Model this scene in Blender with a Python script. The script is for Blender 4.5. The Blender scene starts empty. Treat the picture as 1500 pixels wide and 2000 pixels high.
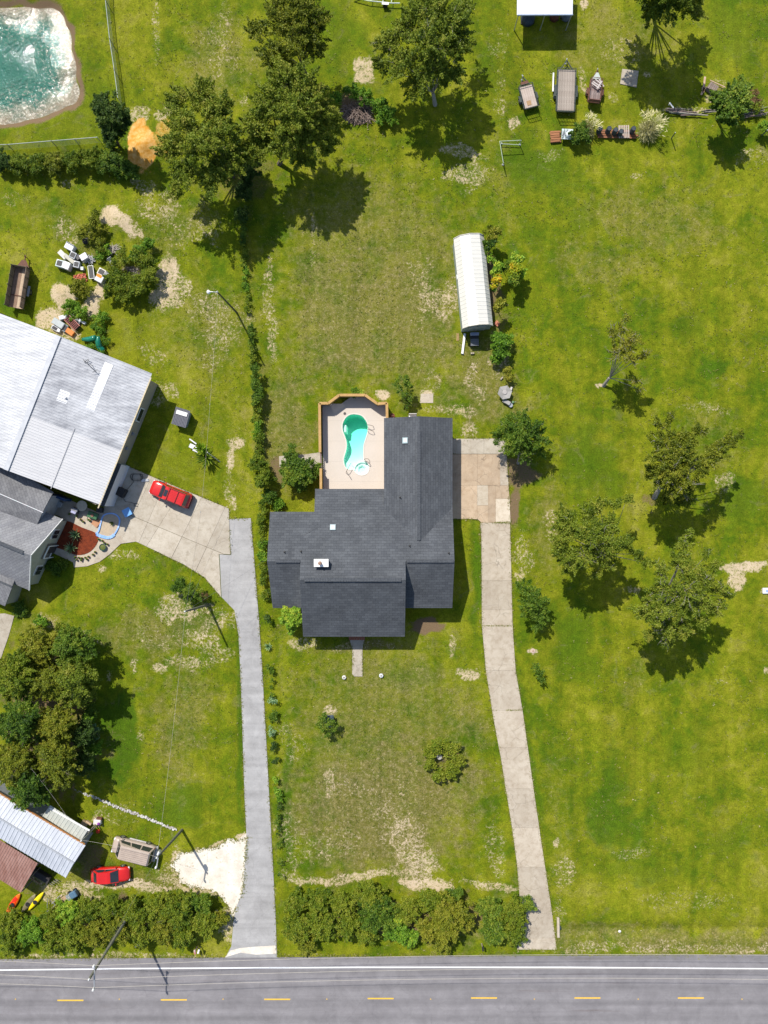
import bpy, bmesh, math, random
import numpy as np
from mathutils import Vector, Matrix
from mathutils.geometry import tessellate_polygon

# ------------------------------------------------------------------ camera, world, sun, exposure
SC = bpy.context.scene
COL = SC.collection
FOC = 25.0                       # mm on a 36 mm tall sensor
PPM = 16.6                       # photo pixels per metre on the ground
CAMH = FOC / 36.0 * 2000 / PPM   # flying height of the drone
cam = bpy.data.cameras.new('camera'); cam_o = bpy.data.objects.new('camera', cam); COL.objects.link(cam_o)
cam_o.location = (0, 0, CAMH); cam_o.rotation_euler = (0, 0, 0)
cam.sensor_fit = 'VERTICAL'; cam.sensor_height = 36; cam.sensor_width = 27; cam.lens = FOC
cam.clip_start = 1.0; cam.clip_end = 6000
SC.camera = cam_o
SUN_EL = math.radians(50.4); SUN_AZ = math.atan2(-0.508, 0.861)
W = bpy.data.worlds.new('World'); SC.world = W; W.use_nodes = True
wn = W.node_tree; wn.nodes.clear()
sky = wn.nodes.new('ShaderNodeTexSky'); sky.sky_type = 'NISHITA'; sky.sun_disc = False
sky.sun_elevation = SUN_EL; sky.sun_rotation = SUN_AZ
bg = wn.nodes.new('ShaderNodeBackground'); bg.inputs[1].default_value = 0.115
wo = wn.nodes.new('ShaderNodeOutputWorld')
wn.links.new(sky.outputs[0], bg.inputs[0]); wn.links.new(bg.outputs[0], wo.inputs[0])
sl = bpy.data.lights.new('sun', 'SUN'); sl.energy = 4.45; sl.angle = math.radians(0.55); sl.color = (1.0, 0.955, 0.88)
so = bpy.data.objects.new('sun', sl); COL.objects.link(so)
sdir = Vector((-0.508 * math.cos(SUN_EL), 0.861 * math.cos(SUN_EL), math.sin(SUN_EL)))
so.rotation_euler = sdir.to_track_quat('Z', 'Y').to_euler(); so.location = (-40, 60, 90)
SC.view_settings.view_transform = 'Standard'; SC.view_settings.look = 'None'
SC.view_settings.exposure = 0.50; SC.view_settings.gamma = 1.0
SC.view_settings.use_curve_mapping = False

R = random.Random(7)
RN = np.random.default_rng(11)

def P(px, py, z=0.0):            # world point at height z seen at photo pixel (px, py)
    f = (CAMH - z) / CAMH
    return Vector(((px - 750) / PPM * f, (1000 - py) / PPM * f, z))

# ------------------------------------------------------------------ node helpers
class NG:
    def __init__(s, name):
        s.m = bpy.data.materials.new(name); s.m.use_nodes = True
        s.t = s.m.node_tree; s.t.nodes.clear()
        s.out = s.t.nodes.new('ShaderNodeOutputMaterial'); s._tc = None
    def set(s, sock, v):
        if isinstance(v, bpy.types.NodeSocket): s.t.links.new(v, sock)
        elif isinstance(v, (tuple, list)) and len(v) == 3 and sock.type == 'RGBA': sock.default_value = (*v, 1)
        else: sock.default_value = v
    def co(s, rot=0.0, scale=(1, 1, 1), world=False):
        if s._tc is None: s._tc = s.t.nodes.new('ShaderNodeTexCoord')
        src = s._tc.outputs['Object']
        if world:
            g = s.t.nodes.new('ShaderNodeNewGeometry'); src = g.outputs['Position']
        mp = s.t.nodes.new('ShaderNodeMapping'); s.t.links.new(src, mp.inputs[0])
        mp.inputs['Rotation'].default_value = (0, 0, rot); mp.inputs['Scale'].default_value = scale
        return mp.outputs[0]
    def noise(s, vec, scale=5, detail=4, rough=0.55, dist=0.0):
        n = s.t.nodes.new('ShaderNodeTexNoise'); s.set(n.inputs['Vector'], vec)
        n.inputs['Scale'].default_value = scale; n.inputs['Detail'].default_value = detail
        n.inputs['Roughness'].default_value = rough; n.inputs['Distortion'].default_value = dist
        return n.outputs['Fac']
    def ramp(s, fac, stops, mode='LINEAR'):
        n = s.t.nodes.new('ShaderNodeValToRGB'); s.set(n.inputs[0], fac); cr = n.color_ramp; cr.interpolation = mode
        while len(cr.elements) > 1: cr.elements.remove(cr.elements[-1])
        for i, (p, c) in enumerate(stops):
            e = cr.elements[0] if i == 0 else cr.elements.new(p)
            e.position = p
            if not isinstance(c, (tuple, list)): c = (c, c, c)
            e.color = (*c, 1)
        return n.outputs[0]
    def mr(s, v, a, b, c=0.0, d=1.0):
        n = s.t.nodes.new('ShaderNodeMapRange'); s.set(n.inputs[0], v)
        for i, q in zip((1, 2, 3, 4), (a, b, c, d)): s.set(n.inputs[i], q)
        return n.outputs[0]
    def mth(s, op, a, b=0.5, clamp=False):
        n = s.t.nodes.new('ShaderNodeMath'); n.operation = op; n.use_clamp = clamp
        s.set(n.inputs[0], a); s.set(n.inputs[1], b); return n.outputs[0]
    def mix(s, f, a, b, mode='MIX'):
        n = s.t.nodes.new('ShaderNodeMix'); n.data_type = 'RGBA'; n.blend_type = mode
        s.set(n.inputs[0], f); s.set(n.inputs[6], a); s.set(n.inputs[7], b); return n.outputs[2]
    def attr(s, name):
        n = s.t.nodes.new('ShaderNodeAttribute'); n.attribute_name = name; return n.outputs['Fac']
    def rnd(s):
        n = s.t.nodes.new('ShaderNodeObjectInfo'); return n.outputs['Random']
    def bump(s, h, strength=0.3, dist=0.05):
        n = s.t.nodes.new('ShaderNodeBump'); n.inputs['Strength'].default_value = strength
        n.inputs['Distance'].default_value = dist; s.set(n.inputs['Height'], h); return n.outputs[0]
    def bsdf(s, color, rough=0.8, metal=0.0, normal=None, spec=0.3, coat=0.0):
        b = s.t.nodes.new('ShaderNodeBsdfPrincipled'); s.set(b.inputs['Base Color'], color)
        s.set(b.inputs['Roughness'], rough); s.set(b.inputs['Metallic'], metal)
        b.inputs['Specular IOR Level'].default_value = spec
        if coat: b.inputs['Coat Weight'].default_value = coat; b.inputs['Coat Roughness'].default_value = 0.06
        if normal is not None: s.set(b.inputs['Normal'], normal)
        s.t.links.new(b.outputs[0], s.out.inputs[0]); return b

MATS = {}
def mk(name, c1, c2=None, scale=3.0, rough=0.75, metal=0.0, bump=0.0, spec=0.3, coat=0.0, world=False, lo=0.35, hi=0.65, speck=None, fine=0.12, vary=0.0):
    """generic procedural material: two tones mixed by noise, fine grain, optional stains"""
    if name in MATS: return MATS[name]
    g = NG(name); co = g.co(world=world)
    n = g.noise(co, scale, 6, 0.62)
    if c2 is None: c2 = tuple(min(1, x * 0.78) for x in c1)
    col = g.mix(g.mr(n, lo, hi), c1, c2)
    if fine:
        f = g.noise(co, scale * 9, 3, 0.7)
        col = g.mix(1.0, col, g.ramp(f, [(0.25, 1 - fine * 1.6), (0.75, 1 + 0.0)]), 'MULTIPLY')
    if speck:
        sc, th, c3 = speck
        f2 = g.noise(co, sc, 5, 0.7)
        col = g.mix(g.mr(f2, th, th + 0.06), col, c3)
    if vary:
        col = g.mix(1.0, col, g.ramp(g.rnd(), [(0, 1 - vary), (1, 1.0)]), 'MULTIPLY')
    nm = g.bump(g.noise(co, scale * 6, 4), bump, 0.03) if bump else None
    g.bsdf(col, rough, metal, nm, spec, coat)
    MATS[name] = g.m; return g.m

# ------------------------------------------------------------------ mesh helpers
def link(name, me, mat=None, parent=None, loc=None, rz=0.0):
    o = bpy.data.objects.new(name, me); COL.objects.link(o)
    if mat is not None and me is not None and not me.materials: me.materials.append(mat)
    if parent is not None: o.parent = parent
    if loc is not None: o.location = loc
    if rz: o.rotation_euler = (0, 0, rz)
    return o

def tag(o, label=None, cat=None, group=None, kind=None):
    if label: o['label'] = label
    if cat: o['category'] = cat
    if group: o['group'] = group
    if kind: o['kind'] = kind
    return o

def thing(name, loc, label, cat, rz=0.0, group=None):
    o = bpy.data.objects.new(name, None); COL.objects.link(o)
    o.empty_display_size = 0.3
    o.location = loc; o.rotation_euler = (0, 0, rz)
    return tag(o, label, cat, group)

class MB:
    def __init__(s): s.v = []; s.f = []
    def poly(s, pts, flip=False):
        i = len(s.v); s.v += [tuple(p) for p in pts]; idx = list(range(i, i + len(pts)))
        s.f.append(idx[::-1] if flip else idx); return s
    def box(s, c, d, rz=0.0, rx=0.0, ry=0.0):
        m = Matrix.Translation(c) @ Matrix.Rotation(rz, 4, 'Z') @ Matrix.Rotation(ry, 4, 'Y') @ Matrix.Rotation(rx, 4, 'X')
        i = len(s.v)
        for x in (-.5, .5):
            for y in (-.5, .5):
                for z in (-.5, .5): s.v.append(tuple(m @ Vector((x * d[0], y * d[1], z * d[2]))))
        for q in ((0, 1, 3, 2), (4, 6, 7, 5), (0, 4, 5, 1), (2, 3, 7, 6), (0, 2, 6, 4), (1, 5, 7, 3)): s.f.append([i + k for k in q])
        return s
    def beam(s, a, b, w, h):               # rectangular bar from a to b
        a = Vector(a); b = Vector(b); d = b - a; L = d.length
        if L < 1e-6: return s
        x = d.normalized(); up = Vector((0, 0, 1)) if abs(x.z) < 0.98 else Vector((0, 1, 0))
        y = up.cross(x).normalized(); z = x.cross(y); i = len(s.v)
        for e in (a, b):
            for sy, sz in ((-1, -1), (1, -1), (1, 1), (-1, 1)): s.v.append(tuple(e + y * sy * w / 2 + z * sz * h / 2))
        s.f += [[i, i + 3, i + 2, i + 1], [i + 4, i + 5, i + 6, i + 7]]
        for k in range(4): s.f.append([i + k, i + (k + 1) % 4, i + 4 + (k + 1) % 4, i + 4 + k])
        return s
    def tube(s, pts, r, n=6, cap=True):
        pts = [Vector(p) for p in pts]; rr = r if isinstance(r, (list, tuple)) else [r] * len(pts)
        base = len(s.v); prev = None
        for k, p in enumerate(pts):
            d = (pts[min(k + 1, len(pts) - 1)] - pts[max(k - 1, 0)])
            d = d.normalized() if d.length > 1e-9 else Vector((0, 0, 1))
            if prev is None: prev = d.orthogonal().normalized()
            u = (prev - d * prev.dot(d)); u = u.normalized() if u.length > 1e-6 else d.orthogonal().normalized()
            prev = u; w = d.cross(u)
            for j in range(n):
                a = 2 * math.pi * j / n; s.v.append(tuple(p + (u * math.cos(a) + w * math.sin(a)) * rr[k]))
        for k in range(len(pts) - 1):
            for j in range(n):
                a = base + k * n; s.f.append([a + j, a + (j + 1) % n, a + n + (j + 1) % n, a + n + j])
        if cap:
            s.f.append([base + j for j in range(n)][::-1]); s.f.append([base + (len(pts) - 1) * n + j for j in range(n)])
        return s
    def prism(s, pts, z0, z1):             # 2D polygon (may be concave) extruded
        pts = [(p[0], p[1]) for p in pts]
        ar = sum(pts[i][0] * pts[(i + 1) % len(pts)][1] - pts[(i + 1) % len(pts)][0] * pts[i][1] for i in range(len(pts)))
        if ar < 0: pts = pts[::-1]
        i = len(s.v); n = len(pts)
        s.v += [(p[0], p[1], z0) for p in pts] + [(p[0], p[1], z1) for p in pts]
        s.f.append([i + k for k in range(n)][::-1]); s.f.append([i + n + k for k in range(n)])
        for k in range(n): s.f.append([i + k, i + (k + 1) % n, i + n + (k + 1) % n, i + n + k])
        return s
    def lathe(s, prof, n=16, c=(0, 0, 0)):
        i = len(s.v)
        for (r, z) in prof:
            for j in range(n):
                a = 2 * math.pi * j / n; s.v.append((c[0] + r * math.cos(a), c[1] + r * math.sin(a), c[2] + z))
        for k in range(len(prof) - 1):
            for j in range(n): s.f.append([i + k * n + j, i + k * n + (j + 1) % n, i + (k + 1) * n + (j + 1) % n, i + (k + 1) * n + j])
        s.f.append([i + j for j in range(n)][::-1]); s.f.append([i + (len(prof) - 1) * n + j for j in range(n)])
        return s
    def solid(s, quad, t):                 # planar polygon given thickness t downward
        q = [Vector(p) for p in quad]; n = len(q)
        i = len(s.v); s.v += [tuple(p) for p in q] + [(p.x, p.y, p.z - t) for p in q]
        s.f.append([i + k for k in range(n)]); s.f.append([i + n + k for k in range(n)][::-1])
        for k in range(n): s.f.append([i + k, i + n + k, i + n + (k + 1) % n, i + (k + 1) % n])
        return s
    def loft(s, rings, closed=True, caps=True):
        i = len(s.v); n = len(rings[0])
        for r in rings: s.v += [tuple(p) for p in r]
        for k in range(len(rings) - 1):
            for j in range(n if closed else n - 1):
                s.f.append([i + k * n + j, i + k * n + (j + 1) % n, i + (k + 1) * n + (j + 1) % n, i + (k + 1) * n + j])
        if caps and closed: s.f.append([i + j for j in range(n)][::-1]); s.f.append([i + (len(rings) - 1) * n + j for j in range(n)])
        return s
    def mesh(s, name, off=(0, 0, 0), smooth=False, fix=True, bev=0.0):
        me = bpy.data.meshes.new(name)
        me.from_pydata([(a[0] - off[0], a[1] - off[1], a[2] - off[2]) for a in s.v], [], s.f); me.update()
        if fix or bev:
            b = bmesh.new(); b.from_mesh(me)
            if bev:
                bmesh.ops.bevel(b, geom=b.edges[:], offset=bev, segments=1, affect='EDGES')
            bmesh.ops.recalc_face_normals(b, faces=b.faces[:]); b.to_mesh(me); b.free()
        if smooth:
            me.polygons.foreach_set('use_smooth', [True] * len(me.polygons))
        return me
    def build(s, name, mat, parent=None, world=False, smooth=False, loc=None, rz=0.0, bev=0.0, fix=True, label=None):
        off = (0, 0, 0)
        if world and parent is not None: off = rootloc(parent)
        elif world and loc is not None: off = loc
        o = link(name, s.mesh(name, off, smooth, fix, bev), mat, parent, loc, rz)
        if label: o['label'] = label
        return o

def rootloc(o):
    while o.parent is not None: o = o.parent
    return tuple(o.location)

def struct(name, mb, mat, smooth=False, fix=True, parent=None):
    o = mb.build(name, mat, parent, smooth=smooth, fix=fix)
    if parent is None: o['kind'] = 'structure'
    return o

def copy_thing(o, loc, rz, label=None, group=None):
    r = o.copy(); COL.objects.link(r); r.location = loc; r.rotation_euler = (0, 0, rz)
    if label: r['label'] = label
    if group: r['group'] = group
    for ch in list(o.children):
        c = ch.copy(); COL.objects.link(c); c.parent = r
        for g in ch.children:
            d = g.copy(); COL.objects.link(d); d.parent = c
    return r

def G2(pts, z=0.0):
    return [tuple(P(a, b, z)[:2]) for a, b in pts]

def smooth_loop(pts, k=3):
    """Catmull-Rom closed loop"""
    n = len(pts); out = []
    for i in range(n):
        p0, p1, p2, p3 = (pts[(i + j - 1) % n] for j in range(4))
        for s_ in range(k):
            t = s_ / k
            out.append(tuple(0.5 * ((2 * p1[a]) + (-p0[a] + p2[a]) * t + (2 * p0[a] - 5 * p1[a] + 4 * p2[a] - p3[a]) * t * t + (-p0[a] + 3 * p1[a] - 3 * p2[a] + p3[a]) * t ** 3) for a in (0, 1)))
    return out

def in_poly(X, Y, poly):
    ins = np.zeros(X.shape, bool); n = len(poly)
    for i in range(n):
        x1, y1 = poly[i]; x2, y2 = poly[(i + 1) % n]
        c = ((y1 > Y) != (y2 > Y)) & (X < (x2 - x1) * (Y - y1) / ((y2 - y1) if abs(y2 - y1) > 1e-9 else 1e-9) + x1)
        ins ^= c
    return ins

def dist_poly(X, Y, poly, closed=True):
    d = np.full(X.shape, 1e9); n = len(poly)
    for i in range(n if closed else n - 1):
        x1, y1 = poly[i]; x2, y2 = poly[(i + 1) % n]
        dx, dy = x2 - x1, y2 - y1; L = dx * dx + dy * dy + 1e-12
        t = np.clip(((X - x1) * dx + (Y - y1) * dy) / L, 0, 1)
        d = np.minimum(d, np.hypot(X - x1 - t * dx, Y - y1 - t * dy))
    return d

def fill(outer, holes=(), z=0.0):
    """flat sheet with holes"""
    loops = [[Vector((a, b, 0)) for a, b in outer]] + [[Vector((a, b, 0)) for a, b in h] for h in holes]
    tris = tessellate_polygon(loops); m = MB()
    for l in loops: m.v += [(p.x, p.y, z) for p in l]
    m.f = [list(t) for t in tris]; return m

def cut(poly, a, b):
    """split a polygon by the line a-b into two"""
    def side(p): return (b[0] - a[0]) * (p[1] - a[1]) - (b[1] - a[1]) * (p[0] - a[0])
    L, Rr = [], []
    n = len(poly)
    for i in range(n):
        p, q = poly[i], poly[(i + 1) % n]; sp, sq = side(p), side(q)
        (L if sp >= 0 else Rr).append(p)
        if sp * sq < 0:
            t = sp / (sp - sq); x = (p[0] + (q[0] - p[0]) * t, p[1] + (q[1] - p[1]) * t); L.append(x); Rr.append(x)
    return [w for w in (L, Rr) if len(w) > 2]

def inset(poly, g):
    cx = sum(p[0] for p in poly) / len(poly); cy = sum(p[1] for p in poly) / len(poly)
    out = []
    for x, y in poly:
        d = math.hypot(x - cx, y - cy) or 1; out.append((x - (x - cx) / d * g, y - (y - cy) / d * g))
    return out

M_BARK = mk('bark', (.16, .13, .10), (.10, .08, .06), 6, .9, bump=.5)
M_BARKG = mk('grey_bark', (.36, .33, .29), (.24, .21, .18), 6, .85, bump=.4)


# ------------------------------------------------------------------ ground sheet
POND = [(-260, 30), (-60, 22), (0, 12), (55, 12), (95, 14), (116, 28), (130, 52), (137, 92), (145, 150), (149, 178), (136, 200), (97, 216), (55, 229), (0, 236), (-120, 240), (-260, 200)]
PONDW = G2([(a + 2 * math.sin(b * .11 + a * .05) + 1.2 * math.sin(a * .23), b + 1.5 * math.sin(a * .09 + 1) + math.sin(b * .3)) for a, b in smooth_loop(POND, 5)])
DECK = [(628, 787), (666, 787), (685, 773), (720, 770), (729, 787), (752, 787), (756, 787), (756, 820), (753, 960), (753, 985), (632, 985)]

def vnoise(X, Y, cell, seed):
    g = np.random.default_rng(seed).uniform(-1, 1, (257, 257))
    x = X / cell; y = Y / cell; xi = np.floor(x).astype(int); yi = np.floor(y).astype(int)
    fx = x - xi; fy = y - yi; fx = fx * fx * (3 - 2 * fx); fy = fy * fy * (3 - 2 * fy)
    a = g[yi % 257, xi % 257]; b = g[yi % 257, (xi + 1) % 257]; c = g[(yi + 1) % 257, xi % 257]; d = g[(yi + 1) % 257, (xi + 1) % 257]
    return (a * (1 - fx) + b * fx) * (1 - fy) + (c * (1 - fx) + d * fx) * fy

def patch_field(X, Y, lst, hard=1.0):
    F = np.zeros(X.shape)
    w1x = vnoise(X, Y, 3.1, 1); w1y = vnoise(X, Y, 3.1, 2); w2x = vnoise(X, Y, 1.1, 3); w2y = vnoise(X, Y, 1.1, 4); w3 = vnoise(X, Y, .5, 5)
    for (px, py, rx, ry, a, s) in lst:
        cx, cy, _ = P(px, py); rx /= PPM; ry /= PPM; a = -math.radians(a)
        k = min(min(rx, ry) * .6, 2.2)
        dx, dy = X - cx + k * (w1x * .8 + w2x * .6), Y - cy + k * (w1y * .8 + w2y * .6)
        u = (dx * math.cos(a) + dy * math.sin(a)) / rx; v = (-dx * math.sin(a) + dy * math.cos(a)) / ry
        r = np.sqrt(u * u + v * v) + .18 * w3
        t = np.clip((1.35 - r) / (.45 + .5 * (1 - hard)), 0, 1)
        F = np.maximum(F, s * t * t * (3 - 2 * t))
    return F

SAND = [(415, 1655, 40, 9, -15, .75), (350, 1690, 18, 36, 0, .75), (385, 1738, 50, 9, 10, .8), (450, 1760, 12, 30, 0, .8), (470, 1636, 18, 8, 0, .7), (330, 1712, 30, 10, 0, .6), (235, 430, 42, 19, 35, 1), (322, 545, 22, 60, 8, .85), (345, 560, 30, 30, 0, .6), (712, 140, 19, 30, 0, .85), (128, 572, 28, 26, 0, 1), (186, 590, 17, 36, 15, 1), (98, 618, 26, 20, -30, .95), (128,648,30,14,20,.8),
 (905, 300, 48, 14, 10, .62), (915, 345, 45, 26, 0, .52), (850, 580, 46, 48, 0, .58), (820, 540, 30, 45, 0, .4), (518, 560, 12, 60, 5, .52), (530, 650, 12, 70, -6, .55), (612, 450, 5, 34, 3, .6), (610, 500, 9, 25, 0, .45),
 (745, 775, 17, 10, 0, .95), (835, 768, 16, 9, 0, .85), (842, 740, 20, 30, 0, .42), (930, 750, 18, 40, -20, .5), (905, 805, 30, 12, 0, .6), (912, 838, 22, 18, 20, .6), (880,800,60,10,0,.5), (925, 715, 10, 8, 0, .6), (980,700,25,30,0,.5),
 (457, 868, 20, 12, 0, .75), (449, 895, 9, 28, 5, .8), (456, 982, 7, 16, 0, .7), (445, 960, 12, 40, 0, .42), (300, 395, 55, 40, 0, .42), (375, 450, 60, 45, 20, .4), (430, 640, 42, 70, 0, .46), (415, 700, 40, 50, 0, .36), (320, 770, 25, 30, 0, .5), (400, 600, 50, 45, 0, .42), (300, 700, 45, 20, 30, .4),
 (268, 228, 30, 22, 0, .6), (315, 225, 17, 15, 0, .7), (345, 1190, 45, 26, 20, .6), (415, 1240, 45, 40, 30, .5), (395, 1205, 40, 30, 0, .45), (365, 1292, 42, 14, 0, .55), (308, 1306, 14, 12, 0, .68), (262, 1298, 9, 16, 0, .6), (275, 1435, 8, 10, 0, .65), (238, 1085, 34, 14, 0, .5), (200,1112,14,8,0,.55),
 (320, 1250, 60, 25, 0, .38), (90, 1215, 30, 18, 0, .5), (213, 1322, 8, 12, 0, .55), (180, 1250, 30, 15, 30, .4), (915, 1315, 19, 17, 0, .74), (884, 1262, 8, 30, 0, .52), (592, 1258, 32, 12, 0, .56), (700,1262,90,10,0,.42), (640, 1384, 17, 10, 0, .7), (645, 1533, 12, 32, 5, .6), (690, 1540, 40, 22, 0, .4),
 (795, 1640, 60, 60, 20, .56), (825, 1692, 50, 30, 0, .62), (700, 1712, 90, 10, -5, .72), (830, 1728, 60, 13, 8, .9), (610, 1722, 50, 8, 0, .68), (570, 1712, 25, 14, 0, .5), (960, 1730, 70, 9, 5, .66), (975, 1660, 20, 60, 0, .42), (640, 1650, 70, 30, 0, .4), (570, 1640, 30, 60, 0, .42), (560, 1450, 30, 40, 0, .4), (760,1580,60,50,0,.4),
 (1083, 1646, 8, 10, 0, .8), (1102, 1705, 22, 26, 0, .5), (1088, 1780, 14, 30, 0, .42), (240, 1728, 120, 12, 2, .78), (140, 1742, 60, 16, 10, .7), (330, 1695, 40, 10, 0, .45), (438, 1800, 20, 36, 0, .72), (100, 1748, 30, 20, 0, .6), (225, 1866, 230, 7, 0, .55), (60,1700,50,14,35,.5), (190,1600,14,16,0,.6),(230,1590,40,20,0,.35),
 (1300, 1852, 300, 12, 0, .5), (1460, 1858, 20, 6, 0, .75), (1330, 1760, 120, 20, 0, .34), (1455, 1105, 44, 11, 0, .97), (1440, 1130, 14, 24, 10, .85), (1493, 1152, 12, 8, 0, .8), (1497,1310,8,8,0,.8), (1176, 753, 12, 6, 0, .85), (1408, 948, 26, 26, 0, .56), (1380, 800, 60, 12, 0, .4), (1405, 165, 22, 14, 0, .5), (1384, 192, 12, 9, 0, .85),
 (1350, 215, 60, 8, 0, .6), (1470, 222, 50, 8, 0, .55), (1202, 190, 14, 15, 0, .52), (1139, 155, 9, 30, 0, .66), (1075, 300, 30, 14, 0, .45), (1138, 8, 10, 16, 0, .75), (1003, 238, 12, 14, 0, .66), (1215, 95, 34, 28, 0, .4), (1262,145,10,8,0,.6), (1470, 300, 30, 20, 0, .42), (1240,345,14,8,0,.5),
 (1078, 1030, 14, 34, 0, .5), (1020, 1085, 22, 42, 0, .5), (1041, 1272, 11, 6, 0, .85), (1012,1120,12,26,0,.55), (985, 895, 10, 40, 0, .5), (440, 95, 45, 70, 0, .4), (305, 60, 9, 70, 0, .42), (135, 360, 16, 10, 0, .5), (128, 445, 26, 30, 20, .52), (30, 390, 30, 12, 0, .4), (290, 360, 20, 20, 0, .5), (265, 350, 12, 10, 0, .6), (300,415,30,20,0,.5), (330, 400, 20, 40, 0, .5), (1235, 155+1000, 18, 10, 0, .6), (1410, 1330, 20, 12, 0, .4), (1230,1665,40,12,0,.4), (540,15,20,20,0,.4),(480,200,14,20,0,.4),(970,90,22,40,0,.36),(975,180,16,60,0,.38)]
CLAY = [(283, 288, 27, 30, 0, 1), (272, 262, 20, 22, 0, .8), (318, 268, 14, 30, 0, .5)]
BROWN = [(1003, 985, 16, 46, 0, .85), (1015, 925, 32, 34, 0, .8), (830, 1225, 36, 18, 0, .95), (150, 1090, 60, 30, 0, .0), (690, 215, 40, 30, 0, .95), (490, 330, 60, 80, 0, .6), (520, 240, 60, 50, 0, .5), (560,960,40,30,0,.5), (545,920,16,40,0,.75), (215, 1650, 50, 50, 0, .5), (170,1670,40,40,0,.7), (440, 1790, 18, 30, 0, .5), (175, 470, 50, 40, 0, .55), (255, 530, 26, 22, 0, .7), (170,520,50,20,0,.5), (100, 1400, 110, 170, 0, .8), (230, 1800, 230, 40, 0, .75), (800, 1790, 250, 45, 0, .75), (1400,175,20,14,0,.6), (960,560,22,80,-5,.8), (985,700,16,30,0,.6), (1275, 975, 20, 16, 0, .7), (1300,1110,40,30,0,.35), (720,1262,90,16,0,.6), (1440,190,50,20,0,.5), (140,630,50,20,20,.5), (865, 1480, 22, 18, 0, .6), (485, 500, 10, 130, -3, .5), (1330,255-40,110,8,0,.4), (880,1255,60,14,0,.3),(980,630,20,30,0,.6), (110,980,60,40,0,.0), (590,1215,60,25,0,.5), (850,160,60,40,0,.3), (60,1720,60,30,20,.6)]
DRY = [(720, 560, 250, 300, 0, .62), (740, 1460, 230, 300, 0, .62), (640, 400, 150, 120, 0, .4), (730, 620, 230, 200, 0, .75), (700, 400, 180, 120, 0, .45), (760, 1580, 240, 170, 0, .85), (900, 1400, 80, 100, 0, .6), (620, 1350, 100, 60, 0, .5), (300, 1240, 150, 60, 0, .6), (350, 1400, 75, 170, 0, .6), (1290, 430, 220, 70, 10, .55), (1180, 520, 160, 60, 0, .5), (1380, 850, 100, 80, 0, .45), (1100, 1830, 400, 30, 0, .6), (1350, 1840, 300, 30, 0, .75), (430, 120, 120, 120, 0, .55), (400, 650, 130, 150, 0, .5), (330, 430, 120, 80, 0, .5), (1200, 70, 160, 110, 0, .5), (1070, 1020, 50, 130, 0, .5), (560, 820, 70, 140, 0, .7), (950, 740, 100, 140, 0, .7), (120, 430, 100, 60, 0, .4), (1300,230,200,100,0,.3), (90, 1230, 100, 50, 0, .5), (250,1710,200,30,0,.6), (1090, 1600, 40, 250, 0, .4), (450, 850, 60, 200, 0, .4),(980,350,60,180,0,.4), (1245,1320,25,90,20,.5)]
LUSH = [(1195, 1560, 60, 140, -5, .8), (1150, 900, 60, 110, 0, .65), (1060, 330, 90, 90, 0, .7), (1120,430,60,50,0,.5), (235, 1430, 45, 110, 0, 1), (170, 150, 60, 160, 0, .4), (1390, 715, 45, 32, 0, .9), (1340, 640, 50, 50, 0, .5), (930, 1130, 14, 130, 0, .85), (350, 1570, 90, 60, 0, .7), (470, 1400, 9, 250, 0, .8), (800, 1330, 90, 40, 0, .6), (1120, 1250, 60, 90, 0, .6), (900, 500, 40, 60, 0, .5), (1450, 980, 60, 60, 0, .6), (620,520,70,60,0,.5), (90, 150, 200, 250, 0, .3), (1440, 60, 90, 80, 0, .5), (660,70,60,80,0,.5), (1350, 1480, 60, 100, 0, .4), (610,1720-30,60,12,0,.6), (1420, 1640, 60, 50, 0, .5), (1250,1700,140,30,0,.5), (560,1560,12,180,0,.8), (350,900,60,80,0,.4), (260, 630, 50, 120, 0, .3), (1030,1450,14,200,-10,.7)]

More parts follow.
